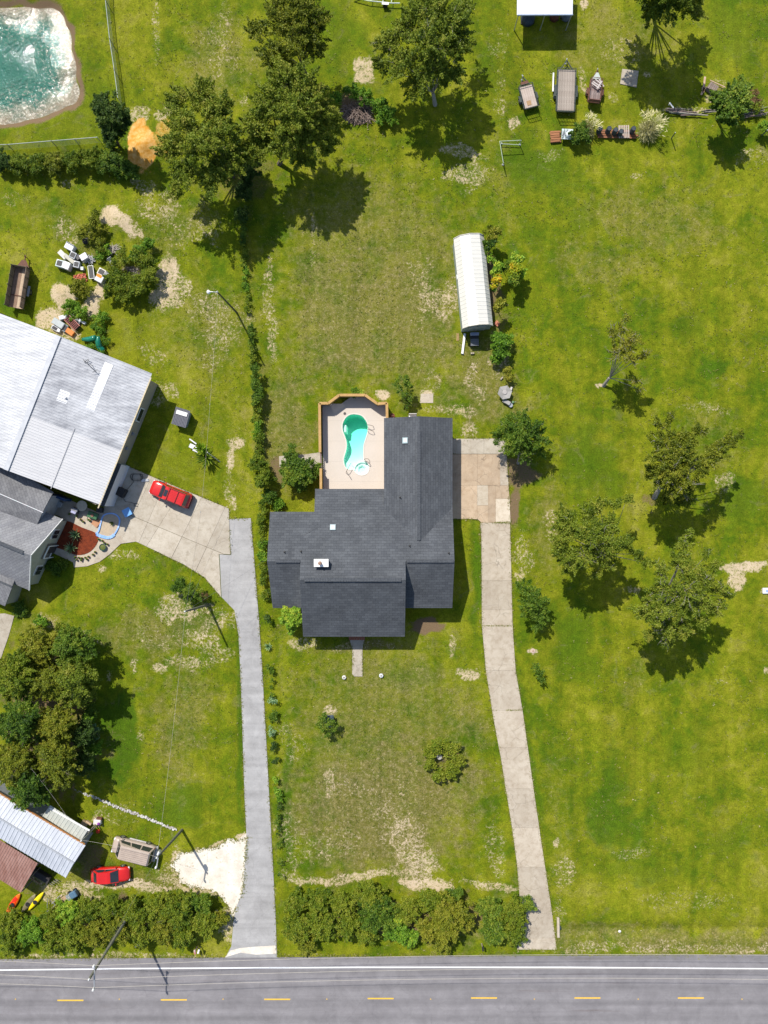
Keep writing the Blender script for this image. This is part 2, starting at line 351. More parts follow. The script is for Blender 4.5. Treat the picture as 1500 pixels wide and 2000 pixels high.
def make_ground():
    def axis(lo, hi, step, far):
        a = list(np.arange(lo, hi + 1e-6, step)); g = []
        d = step; x = hi
        while x < far: d *= 1.35; x += d; g.append(x)
        d = step; x = lo; l = []
        while x > -far: d *= 1.35; x -= d; l.append(x)
        return np.array(l[::-1] + a + g)
    xs = axis(-50, 50, 0.25, 2600); ys = axis(-64, 64, 0.25, 2600)
    nx, ny = len(xs), len(ys)
    X, Y = np.meshgrid(xs, ys)
    Z = 0.018 * (np.sin(X * .9 + 1.3 * np.sin(Y * .4)) * np.cos(Y * .7) + np.sin(X * 2.3 + Y * 1.7) * .5)
    ins = in_poly(X, Y, PONDW); d = dist_poly(X, Y, PONDW)
    sd = np.where(ins, -d, d)
    t = np.clip((1.3 - sd) / 1.6, 0, 1); Z -= 0.5 * t * t * (3 - 2 * t)
    Z -= np.where(ins, np.clip((d - .3) / 3.5, 0, 1) * 0.8, 0)
    bank = np.clip(1.15 - np.abs(sd - .35 - .35 * vnoise(X, Y, 1.3, 41)) / (.85 + .4 * vnoise(X, Y, 2.1, 40)), 0, 1)
    # roadside ditch on the right
    x0 = P(1085, 0)[0]; yd = P(0, 1817)[1]
    Z -= 0.34 * np.exp(-((Y - yd) / .75) ** 2) * np.clip((X - x0) / 3, 0, 1)
    # sand heaps
    for px, py, rx, h in ((283, 286, 22, .9), (235, 430, 30, .5), (128, 572, 20, .3), (186, 590, 18, .3)):
        c = P(px, py); Z += h * np.exp(-((X - c[0]) ** 2 + (Y - c[1]) ** 2) / (rx / PPM) ** 2)
    F = {'sand': patch_field(X, Y, SAND, .5), 'clay': patch_field(X, Y, CLAY), 'brown': np.maximum(patch_field(X, Y, BROWN, .3), bank),
         'dry': patch_field(X, Y, DRY, 0.), 'lush': patch_field(X, Y, LUSH, 0.)}
    F['sand'] = np.maximum(F['sand'], np.where(ins, np.clip(1 - d / 6, 0, 1), 0))
    co = np.stack([X, Y, Z], -1).reshape(-1, 3)
    ii, jj = np.meshgrid(np.arange(nx - 1), np.arange(ny - 1)); a = (jj * nx + ii).ravel()
    cx = ((X[:-1, :-1] + X[1:, 1:]) / 2).ravel(); cy = ((Y[:-1, :-1] + Y[1:, 1:]) / 2).ravel()
    dk = G2(DECK); keep = ~(in_poly(cx, cy, dk) & (dist_poly(cx, cy, dk) > .3))
    a = a[keep]
    q = np.stack([a, a + 1, a + nx + 1, a + nx], -1)
    me = bpy.data.meshes.new('ground'); me.vertices.add(len(co)); me.vertices.foreach_set('co', co.ravel())
    me.loops.add(q.size); me.loops.foreach_set('vertex_index', q.ravel().astype(np.int32))
    me.polygons.add(len(q)); me.polygons.foreach_set('loop_start', np.arange(len(q), dtype=np.int32) * 4)
    me.polygons.foreach_set('use_smooth', np.ones(len(q), bool)); me.update()
    for k, v in F.items():
        at = me.attributes.new(k, 'FLOAT', 'POINT'); at.data.foreach_set('value', v.ravel().astype(np.float32))
    return me

def ground_mat():
    g = NG('lawn'); co = g.co(world=True)
    big = g.noise(co, .055, 5, .6, .6); med = g.noise(co, .28, 6, .62, .4); sml = g.noise(co, 1.6, 6, .68, .3)
    fin = g.noise(co, 6.5, 5, .75); vf = g.noise(co, 17, 4, .8); spk = g.noise(co, 3.6, 8, .80, .5); spk2 = g.noise(co, .8, 6, .7, .8)
    row = g.noise(g.co(world=True, scale=(.12, 1.6, 1)), 1.0, 5, .6, .2)
    dry, lush, sand, clay, brown = (g.attr(k) for k in ('dry', 'lush', 'sand', 'clay', 'brown'))
    blot = g.noise(co, .62, 7, .7, .9)
    yel = g.mth('ADD', g.mth('MULTIPLY', big, .30), g.mth('ADD', g.mth('MULTIPLY', med, .42), g.mth('MULTIPLY', blot, .28)))
    base = g.ramp(yel, [(.36, (.048, .100, .002)), (.43, (.078, .122, .003)), (.49, (.124, .152, .004)), (.56, (.184, .194, .009)), (.64, (.235, .222, .034))])
    # deep green where the turf is lush
    lf = g.mth('MULTIPLY', g.mr(g.mth('ADD', g.mth('MULTIPLY', lush, .45), g.mth('ADD', g.mth('MULTIPLY', med, .35), g.mth('MULTIPLY', blot, .35))), .46, .74), .85)
    base = g.mix(lf, base, (.044, .102, .003))
    # greyish thin spots anywhere
    base = g.mix(g.mr(g.noise(co, .42, 8, .72, 1.2), .57, .72, 0, .55), base, (.175, .160, .070))
    # thin thatchy turf: darker, browner, with pale straw specks
    df = g.mth('ADD', g.mth('MULTIPLY', dry, .40), g.mth('ADD', g.mth('MULTIPLY', sml, .40), g.mth('ADD', g.mth('MULTIPLY', med, .22), g.mth('MULTIPLY', row, .12))))
    thin = g.mr(df, .51, .74)
    base = g.mix(g.mth('MULTIPLY', thin, .80), base, g.mix(g.mr(sml, .35, .65), (.104, .092, .024), (.185, .150, .060)))
    base = g.mix(g.mth('MULTIPLY', g.mth('MULTIPLY', thin, g.mr(spk, .53, .62)), .75), base, (.36, .30, .18))
    # fine grass grain
    base = g.mix(1.0, base, g.ramp(fin, [(.25, (.50, .52, .50)), (.5, (.96, .97, .92)), (.72, (1.5, 1.48, 1.6))]), 'MULTIPLY')
    base = g.mix(1.0, base, g.ramp(vf, [(.3, .66), (.5, 1.0), (.7, 1.3)]), 'MULTIPLY')
    base = g.mix(1.0, base, g.ramp(sml, [(.3, .76), (.7, 1.14)]), 'MULTIPLY')
    mow = g.noise(g.co(world=True, rot=.06, scale=(.75, .035, 1)), 1.0, 3, .5)
    base = g.mix(1.0, base, g.ramp(mow, [(.35, .90), (.65, 1.09)]), 'MULTIPLY')
    # brown litter / bare soil
    bf = g.mth('ADD', g.mth('MULTIPLY', brown, .75), g.mth('MULTIPLY', g.mth('SUBTRACT', fin, .5), 1.1))
    base = g.mix(g.mr(bf, .38, .62), base, g.mix(vf, (.075, .048, .028), (.24, .165, .095)))
    # sand: breaks through in specks where weak, solid where strong
    sf = g.mth('ADD', g.mth('MULTIPLY', sand, .62), g.mth('ADD', g.mth('MULTIPLY', g.mth('SUBTRACT', spk, .5), 1.9), g.mth('MULTIPLY', g.mth('SUBTRACT', spk2, .5), .8)))
    sc = g.mix(g.mr(med, .35, .65), (.52, .40, .25), (.62, .49, .37))
    sc = g.mix(1.0, sc, g.ramp(fin, [(.3, .74), (.7, 1.12)]), 'MULTIPLY')
    base = g.mix(g.mth('MULTIPLY', g.mr(sf, .30, .56), .85), base, sc)
    cf = g.mth('ADD', clay, g.mth('MULTIPLY', g.mth('SUBTRACT', spk, .5), .9))
    base = g.mix(g.mr(cf, .34, .66), base, g.mix(g.mr(sml, .4, .65), (.50, .235, .035), (.62, .40, .15)))
    # rare stray straw specks
    base = g.mix(g.mth('MULTIPLY', g.mr(spk, .735, .76), .75), base, (.45, .38, .24))
    h = g.mth('ADD', g.mth('MULTIPLY', fin, .6), g.mth('MULTIPLY', vf, .4))
    g.bsdf(base, .95, 0, g.bump(h, .9, .09), .12)
    return g.m

gnd = link('lawn', make_ground(), ground_mat()); gnd['kind'] = 'structure'

# pond water
def water_mat():
    g = NG('pond_water'); co = g.co(world=True)
    dp = g.attr('depth'); n1 = g.noise(co, .35, 6, .7, 1.0)
    a = g.mth('ADD', dp, g.mth('MULTIPLY', g.mth('SUBTRACT', n1, .5), 1.1))
    col = g.mix(g.mr(a, .02, .45), (.25, .21, .145), (.028, .125, .090))
    col = g.mix(g.mth('MULTIPLY', g.mr(g.noise(co, 3.2, 8, .8, .6), .53, .57), g.mr(a, .95, .2)), col, (.42, .39, .31))
    calm = g.mr(g.noise(co, .22, 4, .6, 1.0), .42, .58)
    w = g.mth('MULTIPLY', g.mth('ADD', g.noise(co, 1.1, 3, .6, .4), g.mth('MULTIPLY', g.noise(co, 4.2, 3, .7), .5)), g.mth('ADD', g.mth('MULTIPLY', calm, .7), .3))
    g.bsdf(col, .06, 0, g.bump(w, 1.0, .30), .28)
    return g.m
def pond():
    w = PONDW; xs = [p[0] for p in w]; ys = [p[1] for p in w]
    gx = np.arange(min(xs) - .5, max(xs) + .5, .5); gy = np.arange(min(ys) - .5, max(ys) + .5, .5)
    X, Y = np.meshgrid(gx, gy); ins = in_poly(X, Y, w); d = dist_poly(X, Y, w); dd = np.where(ins, d, 0)
    nx = len(gx); m = MB(); m.v = [(x, y, -.42) for x, y in zip(X.ravel(), Y.ravel())]
    near = (ins | (d < .7))
    for j in range(len(gy) - 1):
        for i in range(nx - 1):
            if near[j, i] or near[j + 1, i + 1]: m.f.append([j * nx + i, j * nx + i + 1, (j + 1) * nx + i + 1, (j + 1) * nx + i])
    o = struct('pond_water', m, water_mat(), smooth=True, fix=False)
    at = o.data.attributes.new('depth', 'FLOAT', 'POINT'); at.data.foreach_set('value', np.clip(dd / 5.5, 0, 1).ravel().astype(np.float32))
pond()

# ------------------------------------------------------------------ paving materials
def asphalt(name, c1, c2, cracks=True):
    g = NG(name); co = g.co(world=True)
    n = g.noise(co, .25, 5, .6); f = g.noise(co, 14, 4, .8); st = g.noise(g.co(world=True, scale=(.05, 1.3, 1)), 1.0, 4, .6)
    col = g.mix(g.mr(n, .3, .7), c1, c2)
    col = g.mix(1.0, col, g.ramp(st, [(.3, .88), (.7, 1.1)]), 'MULTIPLY')
    if name == 'road_asphalt':
        sx = g.t.nodes.new('ShaderNodeSeparateXYZ'); g.t.links.new(co, sx.inputs[0])
        wy = g.mth('ADD', sx.outputs[1], g.mth('MULTIPLY', g.noise(co, .05, 3), .8))
        tr = g.mr(g.mth('ABSOLUTE', g.mth('SUBTRACT', g.mth('FRACT', g.mth('MULTIPLY', wy, .55)), .5)), .0, .5)
        col = g.mix(1.0, col, g.ramp(tr, [(.1, .92), (.6, 1.08)]), 'MULTIPLY')
        col = g.mix(g.mth('MULTIPLY', g.mr(g.noise(g.co(world=True, scale=(.06, 1, 1)), .9, 6, .7), .6, .72), .5), col, (.12, .09, .08))
    v = g.t.nodes.new('ShaderNodeTexVoronoi'); v.feature = 'DISTANCE_TO_EDGE'; v.inputs['Scale'].default_value = .16; g.t.links.new(co, v.inputs['Vector'])
    wn_ = g.t.nodes.new('ShaderNodeTexNoise'); wn_.inputs['Scale'].default_value = .9; wn_.inputs['Detail'].default_value = 6; g.t.links.new(co, wn_.inputs['Vector'])
    wv = g.t.nodes.new('ShaderNodeMix'); wv.data_type = 'RGBA'; wv.blend_type = 'ADD'; wv.inputs[0].default_value = 1.6; g.t.links.new(co, wv.inputs[6]); g.t.links.new(wn_.outputs['Color'], wv.inputs[7]); g.t.links.new(wv.outputs[2], v.inputs['Vector'])
    col = g.mix(g.mth('MULTIPLY', g.mr(v.outputs['Distance'], 0, .008, 1, 0), .16), col, tuple(x * .4 for x in c1))
    pt = g.noise(co, .8, 6, .7, .5); col = g.mix(1.0, col, g.ramp(pt, [(.3, .86), (.7, 1.12)]), 'MULTIPLY')
    col = g.mix(1.0, col, g.ramp(f, [(.3, .82), (.7, 1.14)]), 'MULTIPLY')
    g.bsdf(col, .85, 0, g.bump(f, .3, .02), .3); return g.m
def concrete(name, c1, c2, stain=(.26, .19, .12), crack=.0):
    g = NG(name); co = g.co(world=True)
    n = g.noise(co, .45, 6, .65, .5); n2 = g.noise(co, 1.7, 6, .7); f = g.noise(co, 12, 4, .7)
    col = g.mix(g.mr(n, .36, .66), c1, c2)
    col = g.mix(g.mth('MULTIPLY', g.mr(n2, .48, .74), .6), col, stain)
    col = g.mix(1.0, col, g.ramp(f, [(.3, .86), (.7, 1.08)]), 'MULTIPLY')
    if crack:
        v = g.t.nodes.new('ShaderNodeTexVoronoi'); v.feature = 'DISTANCE_TO_EDGE'; v.inputs['Scale'].default_value = .55
        wv = g.t.nodes.new('ShaderNodeMix'); wv.data_type = 'RGBA'; wv.blend_type = 'ADD'; wv.inputs[0].default_value = .5
        nn = g.t.nodes.new('ShaderNodeTexNoise'); nn.inputs['Scale'].default_value = 1.4; g.t.links.new(co, nn.inputs['Vector'])
        g.t.links.new(co, wv.inputs[6]); g.t.links.new(nn.outputs['Color'], wv.inputs[7]); g.t.links.new(wv.outputs[2], v.inputs['Vector'])
        e = g.mth('MULTIPLY', g.mr(v.outputs['Distance'], .0, .018, 1, 0), g.mr(g.noise(co, .3, 2), .46, .56))
        col = g.mix(g.mth('MULTIPLY', e, crack), col, (.06, .05, .035))
    col = g.mix(1.0, col, g.ramp(g.rnd(), [(0, .84), (1, 1.03)]), 'MULTIPLY')
    g.bsdf(col, .85, 0, g.bump(f, .25, .02), .25); return g.m
M_ROAD = asphalt('road_asphalt', (.165, .155, .160), (.205, .194, .198))
M_LANE = asphalt('lane_asphalt', (.27, .262, .255), (.35, .342, .335))
M_CONC = concrete('driveway_concrete', (.465, .405, .32), (.375, .315, .24), (.245, .185, .12), .45)
M_CONC2 = concrete('pale_concrete', (.465, .415, .335), (.385, .335, .265), (.25, .20, .135), .3)
M_PATIO = concrete('patio_concrete', (.46, .40, .31), (.36, .31, .25))
M_DECK = mk('deck_coating', (.60, .545, .475), (.57, .515, .45), .4, .8, fine=.03, world=True)
M_CHALK = mk('crushed_chalk', (.72, .67, .58), (.58, .52, .43), .8, .95, bump=.4, world=True, speck=(2.2, .60, (.40, .34, .24)))
M_JOINT = mk('joint_soil', (.10, .09, .05), (.16, .14, .07), 4, .95, world=True)

# road with painted markings
yb = P(0, 2042)[1]
pts = [(-1200, 1880), (0, 1873), (440, 1870), (760, 1868), (1150, 1866), (1500, 1864), (2700, 1858)]
top = G2(pts)
m = MB(); m.prism(top + [(120, yb), (-120, yb)], -.1, .07)
road = struct('road', m, M_ROAD)
M_WHITE = mk('white_road_paint', (.80, .80, .80), (.66, .66, .66), 8, .6, world=True, fine=.1)
M_YEL = mk('yellow_road_paint', (.80, .50, .06), (.66, .40, .05), 8, .6, world=True)
m = MB(); el = G2([(-1200, 1897), (0, 1894), (250, 1891), (700, 1888.5), (1100, 1888.5), (1500, 1891.5), (2700, 1896)])
for a, b in zip(el[:-1], el[1:]): m.solid([(a[0], a[1] - .08, .075), (b[0], b[1] - .08, .075), (b[0], b[1] + .08, .075), (a[0], a[1] + .08, .075)], .003)
m.build('edge_line', M_WHITE, road)
m = MB(); m.solid([(-120, yb + .9, .075), (120, yb + .9, .075), (120, yb + 1.06, .075), (-120, yb + 1.06, .075)], .003); m.build('edge_line', M_WHITE, road)
me = MB().box((0, 0, 0), (3.05, .16, .004)).mesh('lane_dash')
for k in range(-4, 14):
    x = (138 + 201.8 * k - 750) / PPM; y = P(0, 1953 - 1.0 * min(max(k, 0), 4) - (.6 if k > 2 else 0))[1]
    link('lane_dash', me, M_YEL, road, (x, y, .0745))
mm = MB().prism([(-.06, -.05), (.06, -.05), (.06, .05), (-.06, .05)], 0, .025).mesh('reflector')
for k in range(-4, 14):
    link('reflector', mm, M_YEL, road, ((31 + 202.5 * k - 750) / PPM, P(0, 1950.5)[1], .072))

# side lane and chalk apron
lane = [(448, 1014), (490, 1012), (497, 1100), (505, 1200), (513, 1320), (523, 1500), (531, 1650), (538, 1780), (541, 1869.6), (440, 1870), (452, 1848), (456, 1800), (462, 1770), (474, 1740), (482, 1640), (478, 1560), (475, 1470), (471, 1340), (466, 1240), (458, 1192), (433, 1166), (429, 1083), (451, 1084)]
struct('side_lane', MB().prism(G2(lane), -.1, .055), M_LANE)
chalk = [(484, 1634), (466, 1642), (447, 1640), (425, 1655), (398, 1657), (372, 1664), (350, 1664), (347, 1676), (334, 1690), (347, 1702), (351, 1722), (372, 1732), (398, 1736), (425, 1745), (446, 1768), (452, 1792), (462, 1772), (476, 1742)]
struct('chalk_apron', MB().prism(G2([(a + R.uniform(-3.2, 3.2), b + R.uniform(-3.2, 3.2)) for a, b in smooth_loop(chalk, 6)]), -.1, .048), M_CHALK)
struct('chalk_apron', MB().prism(G2([(440, 1869), (450, 1856), (470, 1851), (505, 1848), (538, 1846), (540, 1862), (500, 1864), (470, 1860)]), -.1, .061), M_CHALK)

def slabs(root, polys, mat, z1, gap=.02, name='slab', rot=None):
    for p in polys:
        c = (sum(a[0] for a in p) / len(p), sum(a[1] for a in p) / len(p))
        q = inset(p, gap); mb = MB().prism([(a - c[0], b - c[1]) for a, b in q], -.12, 0)
        m_ = mat[R.randrange(len(mat))] if isinstance(mat, list) else mat
        mb.build(name, m_, root, loc=(c[0], c[1], z1 + R.uniform(-.004, .004)))

# right-hand concrete driveway
def lerp_edge(tab, y):
    for (x0, y0), (x1, y1) in zip(tab[:-1], tab[1:]):
        if y0 <= y <= y1: return x0 + (x1 - x0) * (y - y0) / (y1 - y0)
    return tab[-1][0]
LE = [(938, 1021), (940, 1045), (941, 1222), (949, 1310), (963, 1400), (978, 1480), (1000, 1617), (1010, 1690), (1014, 1745), (1018, 1800), (1010, 1853)]
RE = [(996, 1021), (999, 1134), (1001, 1222), (1007, 1310), (1021, 1390), (1042, 1540), (1058, 1650), (1078, 1782), (1087, 1854)]
ys = [1021, 1134, 1191, 1222, 1309, 1387, 1460, 1540, 1616, 1693, 1783, 1832, 1854]
bed = [(LE_, y) for y in ys for LE_ in [lerp_edge(LE, y)]] + [(lerp_edge(RE, y), y) for y in ys[::-1]]
drive = struct('driveway', MB().prism(G2([(a + (1 if i < len(ys) else -1), b) for i, (a, b) in enumerate(bed)]), -.1, .03), M_JOINT)
polys = []
for a, b in zip(ys[:-1], ys[1:]):
    p = [(lerp_edge(LE, a), a), (lerp_edge(RE, a), a)]
    for k in range(1, 4): yy = a + (b - a) * k / 4; p.append((lerp_edge(RE, yy), yy))
    p += [(lerp_edge(RE, b), b), (lerp_edge(LE, b), b)]
    for k in (3, 2, 1): yy = a + (b - a) * k / 4; p.append((lerp_edge(LE, yy), yy))
    polys.append(G2(p))
slabs(drive, polys, M_CONC, .075, .012)
pad = struct('parking_pad', MB().prism(G2([(883, 858), (984, 857), (988, 886), (995, 1019), (940, 1022), (936, 1016), (925, 1014), (885, 1013)]), -.1, .03), M_JOINT)
M_CONC3 = concrete('tan_concrete', (.47, .36, .25), (.38, .29, .2), (.27, .18, .1), .5)
M_CONC4 = concrete('repair_concrete', (.54, .47, .37), (.48, .41, .31), (.36, .27, .18), .2)
for p, mt in (([(876, 857), (945, 857), (945, 886.5), (876, 886.5)], M_CONC2), ([(945, 857), (986, 856), (988, 886.5), (945, 886.5)], M_CONC2),
              ([(876, 887), (932, 887), (932, 948), (876, 948)], M_CONC3), ([(932, 887), (976, 887), (977, 948), (953, 948), (932, 948)], M_CONC3), ([(976, 887), (989, 887), (993, 948), (977, 948)], M_CONC),
              ([(876, 948), (932, 948), (932, 1014), (876, 1013)], M_CONC3), ([(932, 948), (953, 948), (953, 987), (932, 987)], M_CONC4), ([(953, 948), (968, 948), (968, 1021), (953, 1021)], M_CONC3),
              ([(968, 974), (995, 974), (997, 1021), (968, 1021)], M_CONC4), ([(968, 948), (993, 948), (995, 974), (968, 974)], M_CONC3), ([(932, 987), (953, 987), (953, 1021), (940, 1021), (932, 1013)], M_CONC3)):
    slabs(pad, [G2(p)], mt, .07, .012)

# left concrete apron of the neighbour, cut into slabs
pl = [(238, 905), (300, 932), (447, 993), (450, 1083), (428, 1082), (432, 1166), (400, 1128), (360, 1103), (300, 1074), (266, 1058), (245, 1061), (232, 1040), (255, 985), (214, 988)]
apron = struct('concrete_apron', MB().prism(G2(pl), -.1, .03), M_JOINT)
ps = [G2(pl)]
for a, b in (((283, 1018), (427, 1078)), ((328, 930), (267, 1070)), ((366, 940), (322, 1010)), ((405, 950), (330, 1100)), ((440, 990), (380, 1120)), ((300, 925), (240, 1050))):
    A, B = G2([a, b]); ps = [q for p in ps for q in cut(p, A, B)]
slabs(apron, [p for p in ps if len(p) > 2], M_CONC2, .072, .025)
patio = [(104, 962), (190, 1000), (214, 985), (256, 985), (246, 1020), (248, 1060), (236, 1062), (215, 1082), (195, 1097), (170, 1106), (145, 1108), (143, 1098), (100, 1078), (90, 1062), (120, 1010), (96, 1000)]
struct('patio', MB().prism(G2(patio), -.1, .062), M_PATIO)
struct('garden_bed_mulch', MB().prism(G2(smooth_loop([(128, 1017), (160, 1030), (188, 1041), (193, 1052), (186, 1068), (172, 1080), (150, 1084), (128, 1075), (107, 1065), (117, 1040)], 3)), -.1, .10),
       mk('red_mulch', (.30, .055, .015), (.17, .03, .01), 3, .95, bump=1.0, world=True, fine=.5))
struct('front_path', MB().prism(G2([(682, 1245), (713, 1245), (708, 1266), (708, 1321), (692, 1321), (688, 1316), (688, 1270)]), -.1, .06), M_CONC2)
struct('side_path', MB().prism(G2([(545, 891), (600, 887), (628, 883), (630, 915), (600, 914), (570, 908), (546, 912)]), -.1, .06), M_CONC2)
struct('driveway_corner', MB().prism(G2([(-40, 1200), (10, 1198), (28, 1203), (18, 1240), (0, 1292), (-40, 1300)]), -.1, .06), M_CONC2)
cp = struct('concrete_square', MB().prism(G2([(1215, 135), (1247, 139), (1243, 171), (1211, 164)]), -.1, .06), M_PATIO)
struct('concrete_square', MB().prism(G2([(822, 769), (846, 769), (846, 787), (820, 787)]), -.1, .04), M_PATIO)

# ------------------------------------------------------------------ roof materials
def shingle(name, c1, c2, rot, c3=None):
    g = NG(name); co = g.co(world=True, rot=rot)
    b = g.t.nodes.new('ShaderNodeTexBrick'); g.t.links.new(co, b.inputs['Vector'])
    b.inputs['Scale'].default_value = 1.0; b.inputs['Brick Width'].default_value = .62; b.inputs['Row Height'].default_value = .29
    b.inputs['Mortar Size'].default_value = .012; b.inputs['Bias'].default_value = 0; b.inputs['Mortar Smooth'].default_value = .4
    b.inputs['Color1'].default_value = (*c1, 1); b.inputs['Color2'].default_value = (*c2, 1)
    b.inputs['Mortar'].default_value = (*(x * .55 for x in c1), 1)
    n = g.noise(co, .35, 5, .6); f = g.noise(co, 11, 4, .8)
    col = g.mix(1.0, b.outputs['Color'], g.ramp(n, [(.3, .82), (.7, 1.18)]), 'MULTIPLY')
    col = g.mix(1.0, col, g.ramp(f, [(.3, .78), (.7, 1.25)]), 'MULTIPLY')
    g.bsdf(col, .88, 0, g.bump(g.mth('SUBTRACT', f, b.outputs['Fac']), .5, .02), .25); return g.m
M_SH_EW = shingle('charcoal_shingles', (.060, .065, .073), (.080, .086, .094), 0)
M_SH_NS = shingle('charcoal_shingles_wing', (.060, .065, .073), (.080, .086, .094), math.pi / 2)
M_RIDGE = mk('ridge_shingles', (.050, .055, .062), (.088, .095, .105), 6, .9, world=True)
M_TRIM = mk('white_trim', (.78, .77, .74), (.70, .69, .66), 2, .5, fine=.04)
M_BRICKW = mk('tan_brick_wall', (.40, .26, .18), (.32, .20, .14), 5, .9, bump=.3)
M_GLASS = mk('window_glass', (.02, .025, .03), (.03, .035, .04), 1, .05, spec=.8, fine=0)
M_STEEL = mk('galvanised_metal', (.55, .56, .57), (.44, .45, .46), 3, .35, metal=.6)
M_BLACK = mk('black_plastic', (.018, .018, .02), (.03, .03, .03), 4, .5)

# ------------------------------------------------------------------ main house
HL = P(706, 1100); HL.z = 0
house = thing('house', HL, 'low ranch house with dark charcoal shingle roof wrapped around the pool deck', 'house')
SN = .38; Y0 = P(0, 955, 2.45)[1]
def zn(y): return 2.45 + SN * (Y0 - y)           # height of the long north slope
def ridge_y(py):
    z = 4.0
    for _ in range(12): z = zn(P(0, py, z)[1])
    return P(0, py, z)[1], z
yr1, zr1 = ridge_y(1096); yr2, zr2 = ridge_y(1132)
def X_(px, z): return P(px, 1000, z)[0]
ynb = P(0, 1000, zn(0))[1]; zb = zn(ynb)         # north eave of the left bay
yse, zse = P(0, 1187.5, 2.95)[1], 2.95; ysm, zsm = P(0, 1243.5, 2.9)[1], 2.9
xl, xm1, xp, xg, xr = X_(526, 4), X_(587, 5.5), X_(615.5, 2.6), X_(750, 2.6), X_(886.5, 3.6)
xm2 = X_(791.5, 4.5); xml = X_(589, 4.5)
T = .16
def plane(name, pts, mat, t=T):
    return MB().solid(pts, t).build(name, mat, house, world=True)
zwe = 3.25; xwr = xr - .12; xridge = X_(818, 4.8); xwl = X_(750, 3.25)
zwr = zwe + (xwr - xridge) * .385
ywn = P(0, 815, 3.9)[1]
yv = Y0 - (zwr - 2.45) / SN                       # where the wing ridge meets the north slope
yvr = Y0 - (zwe - 2.45) / SN
zwl = zwr - (xridge - xwl) * .385
yvl = Y0 - (zwl - 2.45) / SN
# north slope pieces
plane('roof', [(xl, ynb, zb), (xm1, ynb, zb), (xm1, yr1, zr1), (xl, yr1, zr1)][::-1], M_SH_EW)
plane('roof', [(xm1, ynb, zb), (xp, ynb, zb), (xp, Y0, 2.45), (xwl, Y0, 2.45), (xwl, yvl, zwl), (xridge, yv, zwr), (xwr, yvr, zwe), (xwr, yr1, zr1), (xm2, yr1, zr1), (xm2, yr2, zr2), (xml, yr2, zr2), (xml, yr1, zr1), (xm1, yr1, zr1)][::-1], M_SH_EW)
plane('roof', [(xl, yr1, zr1), (xml, yr1, zr1), (xml + .1, yse, zse), (xl + .25, yse, zse)][::-1], M_SH_EW)
plane('roof', [(xm2, yr1, zr1), (xwr, yr1, zr1), (xwr, yse, zse), (xm2, yse, zse)][::-1], M_SH_EW)
plane('roof', [(xml, yr2, zr2), (xm2, yr2, zr2), (xm2, ysm, zsm), (xml, ysm, zsm)][::-1], M_SH_EW)
plane('roof', [(xridge, ywn, zwr), (xwr, ywn, zwe), (xwr, yvr, zwe), (xridge, yv, zwr)][::-1], M_SH_NS)
plane('roof', [(xwl, ywn, zwl), (xridge, ywn, zwr), (xridge, yv, zwr), (xwl, yvl, zwl)][::-1], M_SH_NS)
def cap(a, b, w=.30):
    m = MB(); a = Vector(a); b = Vector(b); d = (b - a); L = d.length; n = int(L / .28)
    for k in range(n):
        p = a + d * (k + .5) / n
        m.box((p.x, p.y, p.z + .035), (L / n * .97 if abs(d.x) > abs(d.y) else w, w if abs(d.x) > abs(d.y) else L / n * .97, .07))
    m.build('ridge_cap', M_RIDGE, house, world=True)
cap((xl + .9, yr1, zr1), (xml - .05, yr1, zr1)); cap((xml + .5, yr2, zr2), (xm2 - .5, yr2, zr2), .42)
cap((xm2 + .15, yr1, zr1), (xwr - .1, yr1, zr1)); cap((xridge, ywn - 1.6, zwr), (xridge, yv + .3, zwr), .40)
# walls: set in under the eaves; gable cheeks where the middle block rises
m = MB()
def wbox(x0, x1, y0, y1, z1): m.box(((x0 + x1) / 2, (y0 + y1) / 2, z1 / 2), (abs(x1 - x0), abs(y1 - y0), z1))
wbox(xl + .5, xm1 + 1, yse + .5, ynb - .5, 2.62); wbox(xml + .4, xm2 - .4, ysm + .7, yr1, 2.62)
wbox(xp + .3, xwr - .45, yse + .5, Y0 - .45, 2.15); wbox(xwl + .4, xwr - .45, ynb, ywn - .45, 2.75)
m.build('wall', M_BRICKW, house, world=True)
for xx in (xml + .12, xm2 - .12):
    MB().poly([(xx, yr1, zr1 - .1), (xx, yr2, zr2 - .17), (xx, ysm + .5, zsm + .05), (xx, ysm + .5, 2.4), (xx, yr1, 2.4)]).build('gable_cladding', M_TRIM, house, world=True, fix=False)
for q in ([(xl + .2, yr1, zr1 - .18), (xl + .2, ynb - .3, zb - .1), (xl + .2, ynb - .3, 2.4), (xl + .2, yse + .3, 2.4), (xl + .3, yse + .3, zse - .05)],
          [(xridge, ywn - .3, zwr - .18), (xwr - .3, ywn - .3, zwe - .05), (xwr - .3, ywn - .3, 2.4), (xwl + .3, ywn - .3, 2.4), (xwl + .3, ywn - .3, zwl - .1)],
          [(xwr - .3, yr1, zr1 - .18), (xwr - .3, yvr, zwe - .1), (xwr - .3, yvr, 2.4), (xwr - .3, yse + .3, 2.4), (xwr - .3, yse + .3, zse - .05)]):
    MB().poly(q).build('gable_cladding', M_TRIM, house, world=True, fix=False)
m = MB()
